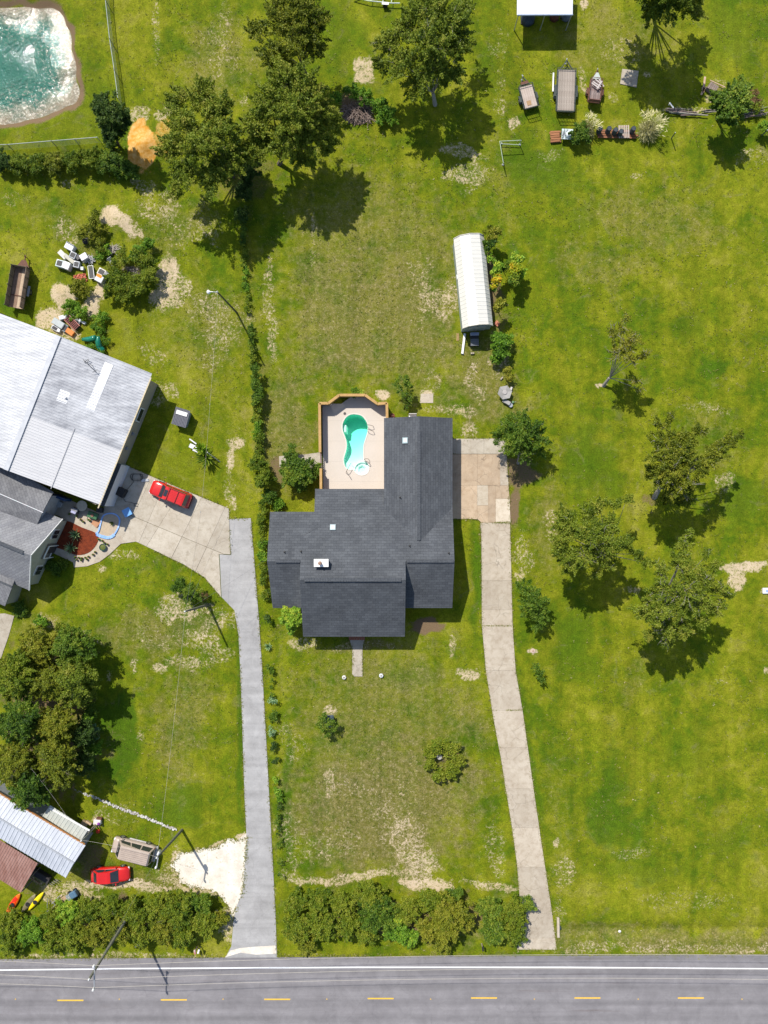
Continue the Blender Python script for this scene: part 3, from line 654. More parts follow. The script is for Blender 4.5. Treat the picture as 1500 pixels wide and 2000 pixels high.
for a, b in (((xl, yr1, zr1), (xl + .22, yse, zse)), ((xl, ynb, zb), (xl, yr1, zr1)), ((xl + .22, yse, zse), (xml, yse, zse)), ((xml, yse, zse), (xml, ysm, zsm)), ((xml, ysm, zsm), (xm2, ysm, zsm)), ((xm2, yse, zse), (xwr, yse, zse)),
             ((xwr, yse, zse), (xwr, yr1, zr1)), ((xwr, yr1, zr1), (xwr, yvr, zwe)), ((xwr, yvr, zwe), (xwr, ywn, zwe)), ((xwr, ywn, zwe), (xridge, ywn, zwr)), ((xridge, ywn, zwr), (xwl, ywn, zwl)), ((xl, ynb, zb), (xp, ynb, zb)), ((xp, ynb, zb), (xp, Y0, 2.45)), ((xp, Y0, 2.45), (xwl, Y0, 2.45))):
    m.beam((a[0], a[1], a[2] - T - .05), (b[0], b[1], b[2] - T - .05), .03, .16)
m.build('fascia', mk('dark_fascia', (.16, .165, .175), (.13, .13, .14), 3, .6), house, world=True)
# chimney, skylights, vents
c = P(627.5, 1099.5, 6.3); zc = zn(c.y) if c.y > yr1 else zn(c.y)
ch = MB().box((c.x, c.y, zc + .2), (1.45, .72, 1.15)).build('chimney', mk('chimney_cladding', (.72, .72, .70), (.66, .66, .64), 2, .7), house, world=True)
MB().box((c.x, c.y, zc + .815), (1.6, .86, .08)).build('chimney_cover', M_TRIM, ch, world=True, bev=.02)
MB().lathe([(.2, 0), (.2, .1), (.13, .12), (.13, .38), (.19, .40), (.19, .46), (.02, .5)], 14, (c.x - .13, c.y, zc + .855)).build('flue', mk('rusty_flue', (.24, .13, .08), (.3, .2, .15), 6, .7), ch, world=True)
for px, py, z in ((650, 1030, 4.2), (791.5, 860, 4.4)):
    c = P(px, py, z); zz = zn(c.y) if px < 700 else zwr - (xridge - c.x) * .385
    f = MB().box((c.x, c.y, zz + .06), (.62, .66, .16), rx=(-math.atan(SN) if px < 700 else 0), ry=(0 if px < 700 else -math.atan(.385))).build('skylight', mk('skylight_frame', (.35, .42, .43), (.3, .38, .4), 2, .4), house, world=True)
    MB().box((c.x, c.y, zz + .15), (.40, .44, .05), rx=(-math.atan(SN) if px < 700 else 0), ry=(0 if px < 700 else -math.atan(.385)), ).build('pane', mk('skylight_pane', (.62, .74, .72), (.55, .68, .66), 2, .12, spec=.6, fine=0), f, world=True)
for px, py in ((556.5, 1078), (588.5, 1077), (800, 1066), (876, 1080), (782, 971)):
    c = P(px, py, 4.8); zz = zn(c.y) if py > 1000 else zwr - (xridge - c.x) * .385
    MB().lathe([(.14, -.05), (.12, .03), (.05, .05), (.05, .33)], 8, (c.x, c.y, zz)).build('vent_pipe', M_BLACK, house, world=True)
# windows and door on the walls that can be seen from the side
for x in (-7.8, -5.6, .2, 1.4):
    w = MB().box((x, ysm + .69, 1.45), (1.3, .08, 1.2)).build('window', M_TRIM, house, world=True)
    MB().box((x, ysm + .64, 1.45), (1.14, .03, 1.04)).build('pane', M_GLASS, w, world=True)
d = MB().box(((P(697, 1245)[0]), ysm + .68, 1.08), (1.0, .08, 2.1)).build('door', mk('front_door', (.25, .06, .04), None, 3, .5), house, world=True)
g_ = MB().box((xwr - .43, -1.0, 1.15), (.06, 4.6, 2.2)).build('garage_door', M_TRIM, house, world=True)
m = MB(); 
for k in range(6): m.box((P(697, 1243)[0] - .78 + k * .31, P(0, 1245.5)[1], .10), (.28, .5, .14))
m.build('brick_step', mk('red_brick', (.36, .14, .08), (.28, .1, .06), 6, .9), house, world=True)
# ------------------------------------------------------------------ pool deck, pool
dk_out = G2([(630, 789), (667, 789), (686, 775), (719, 774.5), (727, 785), (754, 789)]) + G2([(756, 818), (756, 960), (753, 990), (632, 990)])
ZD = .16
pool_px = [(800, 490), (880, 510), (940, 565), (980, 635), (995, 700), (983, 800), (952, 900), (925, 990), (917, 1080), (918, 1180), (925, 1240), (965, 1262), (1000, 1310), (1010, 1380), (985, 1445), (930, 1480), (870, 1487), (810, 1462), (770, 1425), (735, 1395), (690, 1398), (640, 1380), (605, 1325), (588, 1240), (603, 1165), (625, 1090), (637, 1010), (632, 930), (610, 860), (580, 780), (567, 700), (578, 630), (612, 562), (665, 512), (725, 490)]
pool_px = [(600 + a / 8.333, 750 + b / 8.333) for a, b in pool_px]
pool_w = smooth_loop(G2(pool_px), 3)
m = fill(dk_out, [pool_w], ZD); 
n0 = len(m.v); nd = len(dk_out)
for i in range(nd):
    a, b = dk_out[i], dk_out[(i + 1) % nd]; m.poly([(a[0], a[1], ZD), (b[0], b[1], ZD), (b[0], b[1], -.3), (a[0], a[1], -.3)])
def deck_mat():
    g = NG('pool_deck_concrete'); co = g.co(world=True)
    n = g.noise(co, .3, 4, .5)
    col = g.mix(g.mr(n, .35, .65), (.52, .46, .395), (.485, .43, .365))
    w = g.t.nodes.new('ShaderNodeSeparateXYZ'); g.t.links.new(co, w.inputs[0])
    fy = g.mth('FRACT', g.mth('MULTIPLY', w.outputs[1], .42)); ln = g.mr(g.mth('ABSOLUTE', g.mth('SUBTRACT', fy, .5)), 0, .012, .8, 1)
    col = g.mix(1.0, col, g.ramp(ln, [(0, 0), (1, 1)]), 'MULTIPLY')
    col = g.mix(1.0, col, g.ramp(g.noise(co, 16, 3, .7), [(.3, .95), (.7, 1.03)]), 'MULTIPLY')
    g.bsdf(col, .8, 0, None, .2); return g.m
deck = struct('pool_deck', m, deck_mat(), fix=False)
pool = thing('swimming_pool', (*P(698, 868)[:2], 0), 'kidney shaped pool with green water and a round spa end, set in the deck', 'pool')
M_SHELL = mk('pool_plaster', (.80, .86, .82), (.74, .82, .78), 1.2, .5, fine=.03)
# shell as grid: deep at the north end, shallow at the south, step shelf
xs = [p[0] for p in pool_w]; ys_ = [p[1] for p in pool_w]; st = .11
gx = np.arange(min(xs) - .2, max(xs) + .25, st); gy = np.arange(min(ys_) - .2, max(ys_) + .25, st)
X, Y = np.meshgrid(gx, gy); ins = in_poly(X, Y, pool_w); d = dist_poly(X, Y, pool_w); sd = np.where(ins, d, -d)
t = np.clip((Y - P(0, 905)[1]) / (P(0, 815)[1] - P(0, 905)[1]), 0, 1)
depth = .55 + 1.75 * t ** .8
sc_ = P(600 + 890 / 8.333, 750 + 1390 / 8.333); rs = np.hypot(X - sc_.x, Y - sc_.y)
spa = rs < .82
depth = np.where(spa, np.where(rs < .42, .62, .34), depth)
wall = (np.abs(rs - .9) < .09) & ins & (Y > sc_.y - .1) & (X < sc_.x + .45)
depth = np.where(wall, .06, depth)
bench = ins & (X < P(676, 0)[0]) & (Y < P(0, 828)[1]) & (Y > P(0, 846)[1])
depth = np.where(bench, .35, depth)
prof = np.clip(sd / .14, 0, 1)
Z = ZD - .04 - depth * prof
Z = np.where(sd < -.12, -1.2, Z); Z = np.where((sd >= -.12) & (sd < .0), ZD - .03, Z)
m = MB(); nx = len(gx); m.v = [(a, b, c) for a, b, c in zip(X.ravel(), Y.ravel(), Z.ravel())]
act = sd > -.2
for j in range(len(gy) - 1):
    for i in range(nx - 1):
        if act[j, i] and act[j + 1, i + 1] and act[j, i + 1] and act[j + 1, i] and min(sd[j, i], sd[j + 1, i + 1], sd[j, i + 1], sd[j + 1, i]) > -.12: m.f.append([j * nx + i, j * nx + i + 1, (j + 1) * nx + i + 1, (j + 1) * nx + i])
sh = m.build('pool_shell', M_SHELL, pool, world=True, smooth=True, fix=False)
def pool_water():
    g = NG('pool_water'); co = g.co(world=True)
    tr = g.t.nodes.new('ShaderNodeBsdfTransparent'); gl = g.t.nodes.new('ShaderNodeBsdfGlossy'); gl.inputs['Roughness'].default_value = .05
    g.set(gl.inputs['Normal'], g.bump(g.noise(co, 4, 4), .3, .03))
    fr = g.t.nodes.new('ShaderNodeFresnel'); fr.inputs[0].default_value = 1.33
    mx = g.t.nodes.new('ShaderNodeMixShader'); g.t.links.new(fr.outputs[0], mx.inputs[0]); g.t.links.new(tr.outputs[0], mx.inputs[1]); g.t.links.new(gl.outputs[0], mx.inputs[2])
    g.t.links.new(mx.outputs[0], g.out.inputs[0])
    va = g.t.nodes.new('ShaderNodeVolumeAbsorption'); va.inputs['Color'].default_value = (.02, .95, .76, 1); va.inputs['Density'].default_value = .46
    g.t.links.new(va.outputs[0], g.out.inputs[1]); return g.m
wat = MB().prism([(pool.location.x + (a - pool.location.x) * 1.03, pool.location.y + (b - pool.location.y) * 1.012) for a, b in pool_w], -2.6, ZD - .09).build('pool_water', pool_water(), pool, world=True, fix=True)
m = MB()
for k in range(len(pool_w)):
    a = Vector((*pool_w[k], ZD + .012)); b = Vector((*pool_w[(k + 1) % len(pool_w)], ZD + .012)); m.beam(a, b, .12, .03)
m.build('coping', mk('pool_coping', (.66, .62, .55), (.6, .56, .5), 2, .6), pool, world=True)
M_RAIL = mk('handrail_steel', (.30, .24, .2), (.22, .17, .14), 3, .25, metal=.8)
def rail(a, b, off, h=.7):
    a = P(*a); b = P(*b); pts = []
    for t_, z in ((0, -.2), (.02, h * .7), (.2, h), (.6, h * .98), (.92, h * .7), (1, .0)): q = a.lerp(b, t_); pts.append((q.x, q.y, ZD + z))
    MB().tube(pts, .028, 6).build('handrail', M_RAIL, pool, world=True)
for a, b in (((716, 831), (729, 833)), ((716, 839), (730, 844)), ((686, 905), (676, 924)), ((684, 932), (677, 921)), ((712, 897), (720, 897)), ((714, 901), (722, 905))): rail(a, b, 0)
MB().lathe([(.16, 0), (.16, .03), (.10, .05)], 12, (*P(673.5, 808)[:2], ZD)).build('deck_drain_cap', mk('drain_rubber', (.10, .09, .085), None, 5, .8), None)
tag(bpy.data.objects['deck_drain_cap'], 'small round dark cap on the deck just above the pool', 'drain cap')
# wooden fence round the deck
M_WOOD = mk('new_yellow_pine', (.56, .345, .13), (.46, .27, .095), 1.5, .75, fine=.3)
fence = thing('wooden_fence', (*P(628, 850)[:2], 0), 'new yellow timber fence with flat cap rail around the pool deck', 'fence')
HF = 1.75
fl = [(627, 982), (626.5, 915)], [(625, 883), (624, 787.5), (641, 787.5), (662.5, 771.5), (713, 771.5), (737, 788.5), (755.5, 787), (756, 816)]
for seg in fl:
    w = [P(a, b, HF) for a, b in seg]
    for a, b in zip(w[:-1], w[1:]):
        MB().beam((a.x, a.y, HF), (b.x, b.y, HF), .30, .045).build('cap_rail', M_WOOD, fence, world=True)
        d_ = (b - a); L = d_.length; n = max(1, round(L / .15)); bb = MB()
        for k in range(n):
            q = a.lerp(b, (k + .5) / n); hh = HF - .03
            bb.box((q.x, q.y, hh / 2), (L / n * .93, .02, hh), rz=math.atan2(d_.y, d_.x))
        o = bb.build('fence_boards', M_WOOD, fence, world=True); o['kind'] = 'stuff'
        for k in range(int(L / 2.4) + 1):
            q = a.lerp(b, min(1, k * 2.4 / L)); MB().box((q.x, q.y, (HF + .01) / 2), (.1, .1, HF + .01), rz=math.atan2(d_.y, d_.x)).build('post', M_WOOD, fence, world=True)
gate = MB()
a, b = P(626.8, 915, 1.2), P(625.2, 884, 1.2)
for z in (.25, .7, 1.15): gate.beam((a.x, a.y, z), (b.x, b.y, z), .05, .06)
for k in range(9): q = a.lerp(b, k / 8); gate.box((q.x, q.y, .7), (.05, .05, 1.0))
gate.build('gate', mk('gate_metal', (.22, .12, .10), (.3, .2, .18), 3, .5), fence, world=True)

# ------------------------------------------------------------------ corrugated roofs
def corr_mesh(name, w, L, pitch=.3, h=.035, t=.0):
    """sheet w wide (x) and L long (y, from 0 to -L), ribs running along y"""
    m = MB(); n = max(1, round(w / pitch)); xs = []
    for k in range(n):
        x0 = -w / 2 + w * k / n; p = w / n
        xs += [(x0, 0), (x0 + p * .68, 0), (x0 + p * .76, h), (x0 + p * .92, h)]
    xs.append((w / 2, 0))
    for x, z in xs: m.v += [(x, 0, z), (x, -L, z)]
    for k in range(len(xs) - 1): m.f.append([2 * k, 2 * k + 1, 2 * k + 3, 2 * k + 2])
    return m.mesh(name, fix=False)
def metal_roof(root, a, b, down, matf, pw=.92, pitch=.3, h=.035, rl=None):
    """a->b is the upper edge (ridge), down the vector from ridge to eave (3D)"""
    a, b, down = Vector(a), Vector(b), Vector(down); d = b - a; L = d.length; n = max(1, round(L / pw)); w = L / n
    x = d.normalized(); y = -down.normalized(); z = x.cross(y).normalized()
    if z.z < 0: x = -x; z = x.cross(y).normalized()
    me = corr_mesh('roof_panel', w, down.length, pitch, h); off = Vector(rl if rl else rootloc(root))
    M = Matrix((x, y, z)).transposed()
    for k in range(n):
        q = a + d * (k + .5) / n - off + z * (.003 * (k % 2))
        mt = matf(k, n) if callable(matf) else matf
        me2 = me
        key = (me.name, mt.name)
        if not hasattr(metal_roof, 'c'): metal_roof.c = {}
        if key not in metal_roof.c: m2 = me.copy(); m2.materials.clear(); m2.materials.append(mt); metal_roof.c[key] = m2
        o = link('roof_panel', metal_roof.c[key], None, root); o.location = q; o.rotation_euler = M.to_euler()
def streak(name, c1, c2, rot, rough=.4, metal=.0, k=.5, long=.08, across=2.2, spec=.4):
    g = NG(name); co = g.co(rot=0); 
    st = g.noise(g.co(world=True, rot=rot, scale=(long, across, 1)), 1.0, 6, .65, .3); n = g.noise(g.co(world=True), .35, 5, .65); pt = g.noise(g.co(world=True), 2.2, 5, .7)
    f = g.mth('ADD', g.mth('MULTIPLY', st, .45), g.mth('ADD', g.mth('MULTIPLY', n, .35), g.mth('MULTIPLY', pt, .2)))
    col = g.mix(g.mr(f, .42, .62), c1, c2)
    col = g.mix(1.0, col, g.ramp(g.rnd(), [(0, 1 - .18 * k), (1, 1)]), 'MULTIPLY')
    g.bsdf(col, rough, metal, None, spec); return g.m

# ------------------------------------------------------------------ white barn shed
SH = [P(887, 467, 2.6), P(941, 464, 2.3), P(959, 636, 2.3), P(900, 641, 2.3)]
cen = P(920, 562, 0); ang = math.atan2(P(960, 640, 2.3).y - P(943, 470, 2.3).y, P(960, 640, 2.3).x - P(943, 470, 2.3).x) + math.pi / 2
shed = thing('storage_shed', (cen.x, cen.y, 0), 'long white metal barn shed with ribbed gambrel roof in the back yard', 'shed', rz=ang)
SWd, SL = 3.5, 10.35
gam = [(-SWd / 2, 2.05), (-SWd / 2 + .62, 2.85), (0, 3.15), (SWd / 2 - .62, 2.85), (SWd / 2, 2.05)]
M_SHED = streak('white_shed_steel', (.62, .60, .54), (.56, .54, .48), 0, .5, k=.2)
M_SHEDG = mk('grey_green_siding', (.34, .38, .34), (.28, .32, .29), 3, .7)
m = MB(); m.box((0, 0, 1.0), (SWd - .16, SL - .2, 2.0))
for s in (-1, 1):
    y = s * (SL / 2 - .1); m.poly([(-SWd / 2 + .08, y, 2.0)] + [(x * .97, y, z - .06) for x, z in gam] + [(SWd / 2 - .08, y, 2.0)])
m.build('wall', M_SHEDG, shed, fix=False)
n = 23
for i in range(4):
    (x0, z0), (x1, z1) = gam[i], gam[i + 1]
    me = None
    for k in range(n):
        w = SL / n
        if me is None:
            mb = MB(); dx, dz = x1 - x0, z1 - z0; L = math.hypot(dx, dz); nxn = (-dz / L, dx / L)
            for (yy, hh) in ((-w / 2, 0), (w * .28, 0), (w * .33, .018), (w * .45, .018), (w / 2, 0)):
                mb.v += [(x0 + nxn[0] * hh, yy, z0 + nxn[1] * hh), (x1 + nxn[0] * hh, yy, z1 + nxn[1] * hh)]
            for q in range(4): mb.f.append([2 * q, 2 * q + 2, 2 * q + 3, 2 * q + 1])
            me = mb.mesh('roof_panel', fix=False); me.materials.append(M_SHED)
        link('roof_panel', me, None, shed, (0, -SL / 2 + (k + .5) * w, 0))
m = MB()
for s in (-1, 1):
    for (x0, z0), (x1, z1) in zip(gam[:-1], gam[1:]): m.beam((x0, s * SL / 2, z0 + .02), (x1, s * SL / 2, z1 + .02), .07, .09)
m.build('roof_trim', mk('cream_trim', (.60, .56, .48), None, 3, .6), shed)
for s in (-1, 1):
    d = MB().box((s * .5, -SL / 2 + .07, 1.02), (.9, .05, 1.9)).build('door', M_SHEDG, shed); f = MB()
    f.box((s * .5 - .45, -SL / 2 + .035, 1.02), (.05, .03, 1.9)); f.box((s * .5 + .45, -SL / 2 + .035, 1.02), (.05, .03, 1.9)); f.box((s * .5, -SL / 2 + .035, 1.95), (.95, .03, .05))
    f.build('door_trim', mk('cream_trim', (.6, .56, .48)), d)
MB().box((-SWd / 2 + .03, .9, 1.5), (.1, .5, .5)).build('vent_box', M_TRIM, shed)

# ------------------------------------------------------------------ neighbour's metal workshop
ws = thing('workshop', (*P(150, 820)[:2], 0), 'large white metal workshop building with ribbed roof and tan right wall', 'workshop')
za, zr = 3.9, 5.6
rA, rB = P(115, 656, zr), P(12, 918, zr); eA, eB = P(294, 737, za), P(190.5, 992, za)
rA, rB, eA, eB = map(Vector, (rA, rB, eA, eB))
u = (rB - rA).normalized(); vv = Vector((eA.x - rA.x, eA.y - rA.y, za - zr)); 
M_WR = streak('weathered_white_roof', (.50, .505, .52), (.25, .255, .275), math.radians(22.5), .45, k=.35, long=.25, across=1.1)
M_WN = streak('clean_white_roof', (.53, .525, .525), (.47, .465, .47), math.radians(22.5), .45, k=.12)
M_WL = streak('left_white_roof', (.52, .525, .535), (.36, .365, .38), math.radians(22.5), .45, k=.3)
metal_roof(ws, rA, rB, vv, lambda k, n: M_WR if k < n * .545 else M_WN)
vl = Vector((-vv.x, -vv.y, vv.z)) * 1.25
metal_roof(ws, rA, rB, vl, M_WL)
MB().beam(rA + Vector((0, 0, .07)), rB + Vector((0, 0, .07)), .55, .05).build('ridge_cap', mk('grey_ridge_flashing', (.50, .51, .53), (.42, .43, .45), 2, .5, metal=.0), ws, world=True)
wmid = rA + (rB - rA) * .545; e2 = wmid + vv
m = MB().beam(rA + (rB - rA) * .545 + vv * .48 + Vector((0, 0, .06)), rB + vv * .48 + Vector((0, 0, .06)), .07, .02); m.build('seam', mk('seam', (.42, .42, .43)), ws, world=True)
def zw(x, y):
    return zr + ((x - rA.x) * vv.x + (y - rA.y) * vv.y) / (vv.x ** 2 + vv.y ** 2) * (za - zr) + .055
M_PATCH = mk('bright_roof_panel', (.80, .80, .80), (.70, .70, .70), 2, .4, fine=.04)
def rpatch(px0, py0, px1, py1, w):
    a, b = Vector(P(px0, py0, 4.6)), Vector(P(px1, py1, 4.6)); d = (b - a); d.z = 0; n = Vector((-d.y, d.x, 0)).normalized() * w / 2
    MB().solid([(q.x, q.y, zw(q.x, q.y)) for q in (a - n, b - n, b + n, a + n)], .012).build('roof_patch', M_PATCH, ws, world=True)
rpatch(214, 710, 176, 801, .95); rpatch(133, 764, 124, 787, 1.1)
zv = zw(*P(127, 777, 5.2)[:2])
c = P(127, 777, 5.4); MB().lathe([(.12, 0), (.12, .12), (.03, .16)], 8, (c.x, c.y, zv)).build('roof_vent', M_STEEL, ws, world=True)
ant = thing('roof_antenna', P(180, 712, 4.95), 'thin old tv antenna lying across the workshop roof', 'antenna')
m = MB()
m.tube([(-.9, .5, .25), (.6, -.9, .3)], .03); m.tube([(-.5, .1, .2), (-.2, .5, .35)], .025); m.tube([(-.8, .2, .2), (-.3, .55, .3)], .025); m.tube([(.1, -.9, .1), (.7, -.6, .3)], .025); m.tube([(0, -.1, -.2), (0, -.1, .5)], .03)
m.build('mast', M_BLACK, ant)
# walls
M_TAN = mk('tan_siding', (.40, .35, .27), (.35, .305, .235), 3, .8)
perp = Vector((vv.x, vv.y, 0)).normalized(); oh = .35
c1 = eA + perp * -oh + u * .25; c2 = eB - perp * oh - u * .25; far = perp * (-vv.length * 2.1)
L = (c2 - c1).length; cc = (c1 + c2) / 2
body = MB(); pa = [c1, c2, c2 + far, c1 + far]; body.prism([(p.x, p.y) for p in pa], 0, za - .12)
for p, q in ((c1, 1), (c2, -1)):
    r_ = rA if q == 1 else rB; r_ = r_ + u * .25 * q
    body.poly([(p.x, p.y, za - .15), (r_.x, r_.y, zr - .1), ((p + far).x, (p + far).y, za - .3)])
body.build('wall', M_TAN, ws, world=True, fix=False)
wa = math.atan2(u.y, u.x)
wall_pt = lambda t, z, off=.03: (c1.x + (c2.x - c1.x) * t + perp.x * off, c1.y + (c2.y - c1.y) * t + perp.y * off, z)
w = MB().box(wall_pt(.27, 1.75, .03), (1.7, .1, 1.2), rz=wa).build('window', M_TRIM, ws, world=True)
MB().box(wall_pt(.27, 1.75, .08), (1.45, .05, .95), rz=wa).build('pane', M_GLASS, w, world=True)
for t_, z in ((.42, 1.7), (.54, 1.8)):
    MB().box(wall_pt(t_, z, .12), (.35, .25, .5), rz=wa, ).build('meter_box', mk('meter_grey', (.3, .31, .33), None, 4, .5), ws, world=True, bev=.03)
# lean-to awning over the roller door, gutter
a = Vector(wall_pt(.66, 3.3, .02)); b = Vector(wall_pt(1.0, 3.3, .02)); o_ = perp * .62 + Vector((0, 0, -.30))
MB().solid([tuple(a), tuple(b), tuple(b + o_), tuple(a + o_)], .07).build('awning', shingle('dark_awning_shingles', (.045, .048, .055), (.06, .063, .07), wa), ws, world=True)
a2 = Vector(wall_pt(.665, 1.5, .3)); b2 = Vector(wall_pt(.995, 1.5, .3)); cc = (a2 + b2) / 2
rd = MB().box(cc, ((b2 - a2).length, .6, 2.9), rz=wa).build('roller_door', mk('white_door', (.66, .67, .70), (.6, .61, .64), 2, .5), ws, world=True)
MB().beam(eA + Vector((perp.x * .07, perp.y * .07, -.03)), eB + Vector((perp.x * .07, perp.y * .07, -.03)), .13, .13).build('gutter', mk('cream_gutter', (.60, .5, .32), None, 3, .5), ws, world=True)

# ------------------------------------------------------------------ neighbour's grey house
nh = thing('house', (*P(40, 1080)[:2], 0), 'grey shingled cottage with pale green gable wall and porch beside the red mulch bed', 'house')
NA = math.radians(-22.6)
M_SHN = shingle('grey_shingles', (.17, .17, .18), (.21, .21, .215), NA)
M_SHN2 = shingle('grey_shingles_cross', (.13, .13, .137), (.17, .17, .175), NA + math.pi / 2)
eT, eBt = Vector(P(122, 1014, 2.5)), Vector(P(57, 1153, 2.5)); ap = Vector(P(60, 1085, 5.3))
dirr = Vector((-math.cos(NA), -math.sin(NA), 0))
apx = (eT + eBt) / 2; ap = Vector((ap.x, ap.y, 5.3)); 
far = dirr * 16
def pl2(name, pts, mat, t=.15): return MB().solid([tuple(p) for p in pts], t).build(name, mat, nh, world=True)
pl2('roof', [ap, ap + far, eT + far, eT], M_SHN); pl2('roof', [eBt, eBt + far, ap + far, ap], M_SHN)
MB().beam(ap + Vector((0, 0, .04)) + dirr * .9, ap + far + Vector((0, 0, .04)), .36, .08).build('ridge_cap', M_RIDGE, nh, world=True)
for p in (eT, eBt): MB().beam(Vector((p.x, p.y, p.z - .08)), Vector((ap.x, ap.y, ap.z - .08)), .05, .2).build('barge_board', M_TRIM, nh, world=True)
ins_ = dirr * .4
wT = eT.lerp(eBt, .05) + ins_; wB = eT.lerp(eBt, .95) + ins_; wA = Vector((ap.x, ap.y, 0)) + ins_
M_SAGE = mk('sage_siding', (.42, .41, .32), (.38, .37, .29), 2, .8)
m = MB(); m.poly([(wT.x, wT.y, 0), (wT.x, wT.y, 2.6), (wA.x, wA.y, 5.1), (wB.x, wB.y, 2.6), (wB.x, wB.y, 0)])
for p in (wT, wB):
    q = p + dirr * 15; m.poly([(p.x, p.y, 0), (p.x, p.y, 2.6), (q.x, q.y, 2.6), (q.x, q.y, 0)])
m.build('wall', M_SAGE, nh, world=True, fix=False)
ga = math.atan2((wB - wT).y, (wB - wT).x)
def gp(t, z, o=-.04): q = wT.lerp(wB, t) - dirr * (-o) * -1; return (q.x - dirr.x * abs(o), q.y - dirr.y * abs(o), z)
for t_ in (.20, .77):
    w = MB().box(gp(t_, 1.75), (1.25, .08, 1.35), rz=ga).build('window', M_TRIM, nh, world=True)
    for s in (-1, 1):
        q = gp(t_, 1.75, .09); MB().box((q[0] + s * .27 * math.cos(ga), q[1] + s * .27 * math.sin(ga), 1.75), (.46, .03, 1.1), rz=ga).build('pane', M_GLASS, w, world=True)
MB().box(gp(.47, 1.15), (1.9, .1, 2.3), rz=ga).build('porch_shade_panel', mk('porch_shadow_board', (.22, .2, .17), None, 2, .8), nh, world=True)  # flat panel, no hollow; the porch's shade is put into its dark colour
dd = MB().box(gp(.44, 1.05, .1), (.9, .06, 2.0), rz=ga).build('door', mk('dark_door', (.05, .04, .04), None, 2, .4), nh, world=True)
m = MB()
for t_ in (.375, .565):
    q = gp(t_, 1.2, .15); m.box(q, (.09, .09, 2.4), rz=ga)
a, b = gp(.375, 2.38, .15), gp(.565, 2.38, .15); m.beam(a, b, .12, .12); a, b = gp(.49, 1.0, .15), gp(.565, 1.0, .15); m.beam(a, b, .06, .08)
m.build('porch_frame', M_TRIM, nh, world=True)
# upper cross block, between workshop and gable
z1, z2 = 3.4, 2.9
k1 = [P(-120, 830, 3.2), P(104, 961, 3.2), P(82, 1002, 3.9), P(-140, 905, 3.9)]
k2 = [P(-140, 905, 3.9), P(82, 1002, 3.9), P(70, 1030, 3.3), P(40, 1062, 3.0), P(-140, 990, 3.0)]
pl2('roof', k1, M_SHN2); pl2('roof', k2, M_SHN2)
MB().beam(P(84, 1001, 3.97), P(-140, 904, 3.97), .08, .05).build('ridge_light_string', mk('string_lights', (.7, .55, .6), (.5, .65, .62), 9, .5), nh, world=True)
m = MB(); q1, q2, q3 = P(100, 968, 3.1), P(80, 1006, 3.7), P(70, 1030, 3.1)
m.poly([(q1.x, q1.y, 0), (q1.x, q1.y, 3.1), (q2.x, q2.y, 3.75), (q3.x, q3.y, 3.1), (q3.x, q3.y, 0)]); m.build('end_wall', mk('grey_end_wall', (.42, .43, .44), None, 3, .7), nh, world=True, fix=False)
# lower porch block at the frame edge
j1 = [P(-120, 1060, 2.6), P(30, 1128, 2.6), P(23.5, 1147, 3.2), P(-120, 1085, 3.2)]; j2 = [P(-120, 1085, 3.2), P(23.5, 1147, 3.2), P(9.5, 1184, 2.5), P(-120, 1128, 2.5)]
pl2('roof', j1, M_SHN2, .12); pl2('roof', j2, M_SHN2, .12)
MB().beam(P(23, 1146, 3.23), P(-120, 1084, 3.23), .2, .06).build('ridge_cap', M_RIDGE, nh, world=True)
m = MB(); q1, q2, q3 = P(28, 1133, 2.5), P(22, 1148, 3.1), P(12, 1180, 2.5)
m.poly([(q1.x, q1.y, 0), (q1.x, q1.y, 2.5), (q2.x, q2.y, 3.1), (q3.x, q3.y, 2.5), (q3.x, q3.y, 0)]); m.build('wall', M_SAGE, nh, world=True, fix=False)

# ------------------------------------------------------------------ long shed house by the road (lower left)
mh = thing('trailer_home', (*P(70, 1650)[:2], 0), 'long low trailer home with pale blue-white ribbed roof and rust-red side roof', 'trailer home')
zE, zR = 3.25, 3.95
r0, r1 = Vector(P(145, 1685, zR)), Vector(P(-70, 1556, zR)); n0_ = Vector(P(165, 1650, zE)); s0 = Vector(P(128, 1714, zE))
M_BLU = streak('pale_ribbed_roof', (.47, .49, .53), (.38, .40, .44), math.radians(59), .4, k=.3, long=1.2, across=.1)
M_RUST = streak('rust_red_roof', (.21, .10, .075), (.34, .20, .165), math.radians(59), .7, k=.35, long=1.5, across=.12)
M_GRG = streak('grey_green_roof', (.40, .41, .36), (.34, .35, .31), math.radians(59), .6, k=.2, long=1.2, across=.1)
metal_roof(mh, r1, r0, n0_ - r0, M_BLU, pitch=.46, h=.04); metal_roof(mh, r1, r0, s0 - r0, M_BLU, pitch=.46, h=.04)
MB().beam(r0 + Vector((0, 0, .06)), r1 + Vector((0, 0, .06)), .16, .05).build('ridge_cap', mk('grey_flashing', (.36, .38, .41)), mh, world=True)
dr = (r1 - r0); dr.z = 0; 
f0 = n0_ + Vector((0, 0, -.08)); MB().beam(f0, f0 + dr, .16, .2).build('fascia', mk('orange_timber', (.42, .20, .07), (.34, .15, .05), 3, .8), mh, world=True)
rr0 = Vector(P(74, 1686, 3.0)); rr1 = Vector(P(-30, 1622, 3.0)); dn = Vector(P(42, 1744, 2.3)) - rr0
metal_roof(mh, rr1, rr0, dn, M_RUST, pitch=.3)
a_ = Vector(P(158, 1642, 2.85)); b_ = Vector(P(83, 1594, 2.85)); dn = Vector(P(175, 1622, 2.65)) - a_
metal_roof(mh, b_, a_, dn, M_GRG, pitch=.45)
g0, g1 = Vector(P(175, 1622, 2.68)), Vector(P(97, 1578, 2.68)); MB().beam(g0, g1, .16, .1).build('gutter', M_TRIM, mh, world=True)
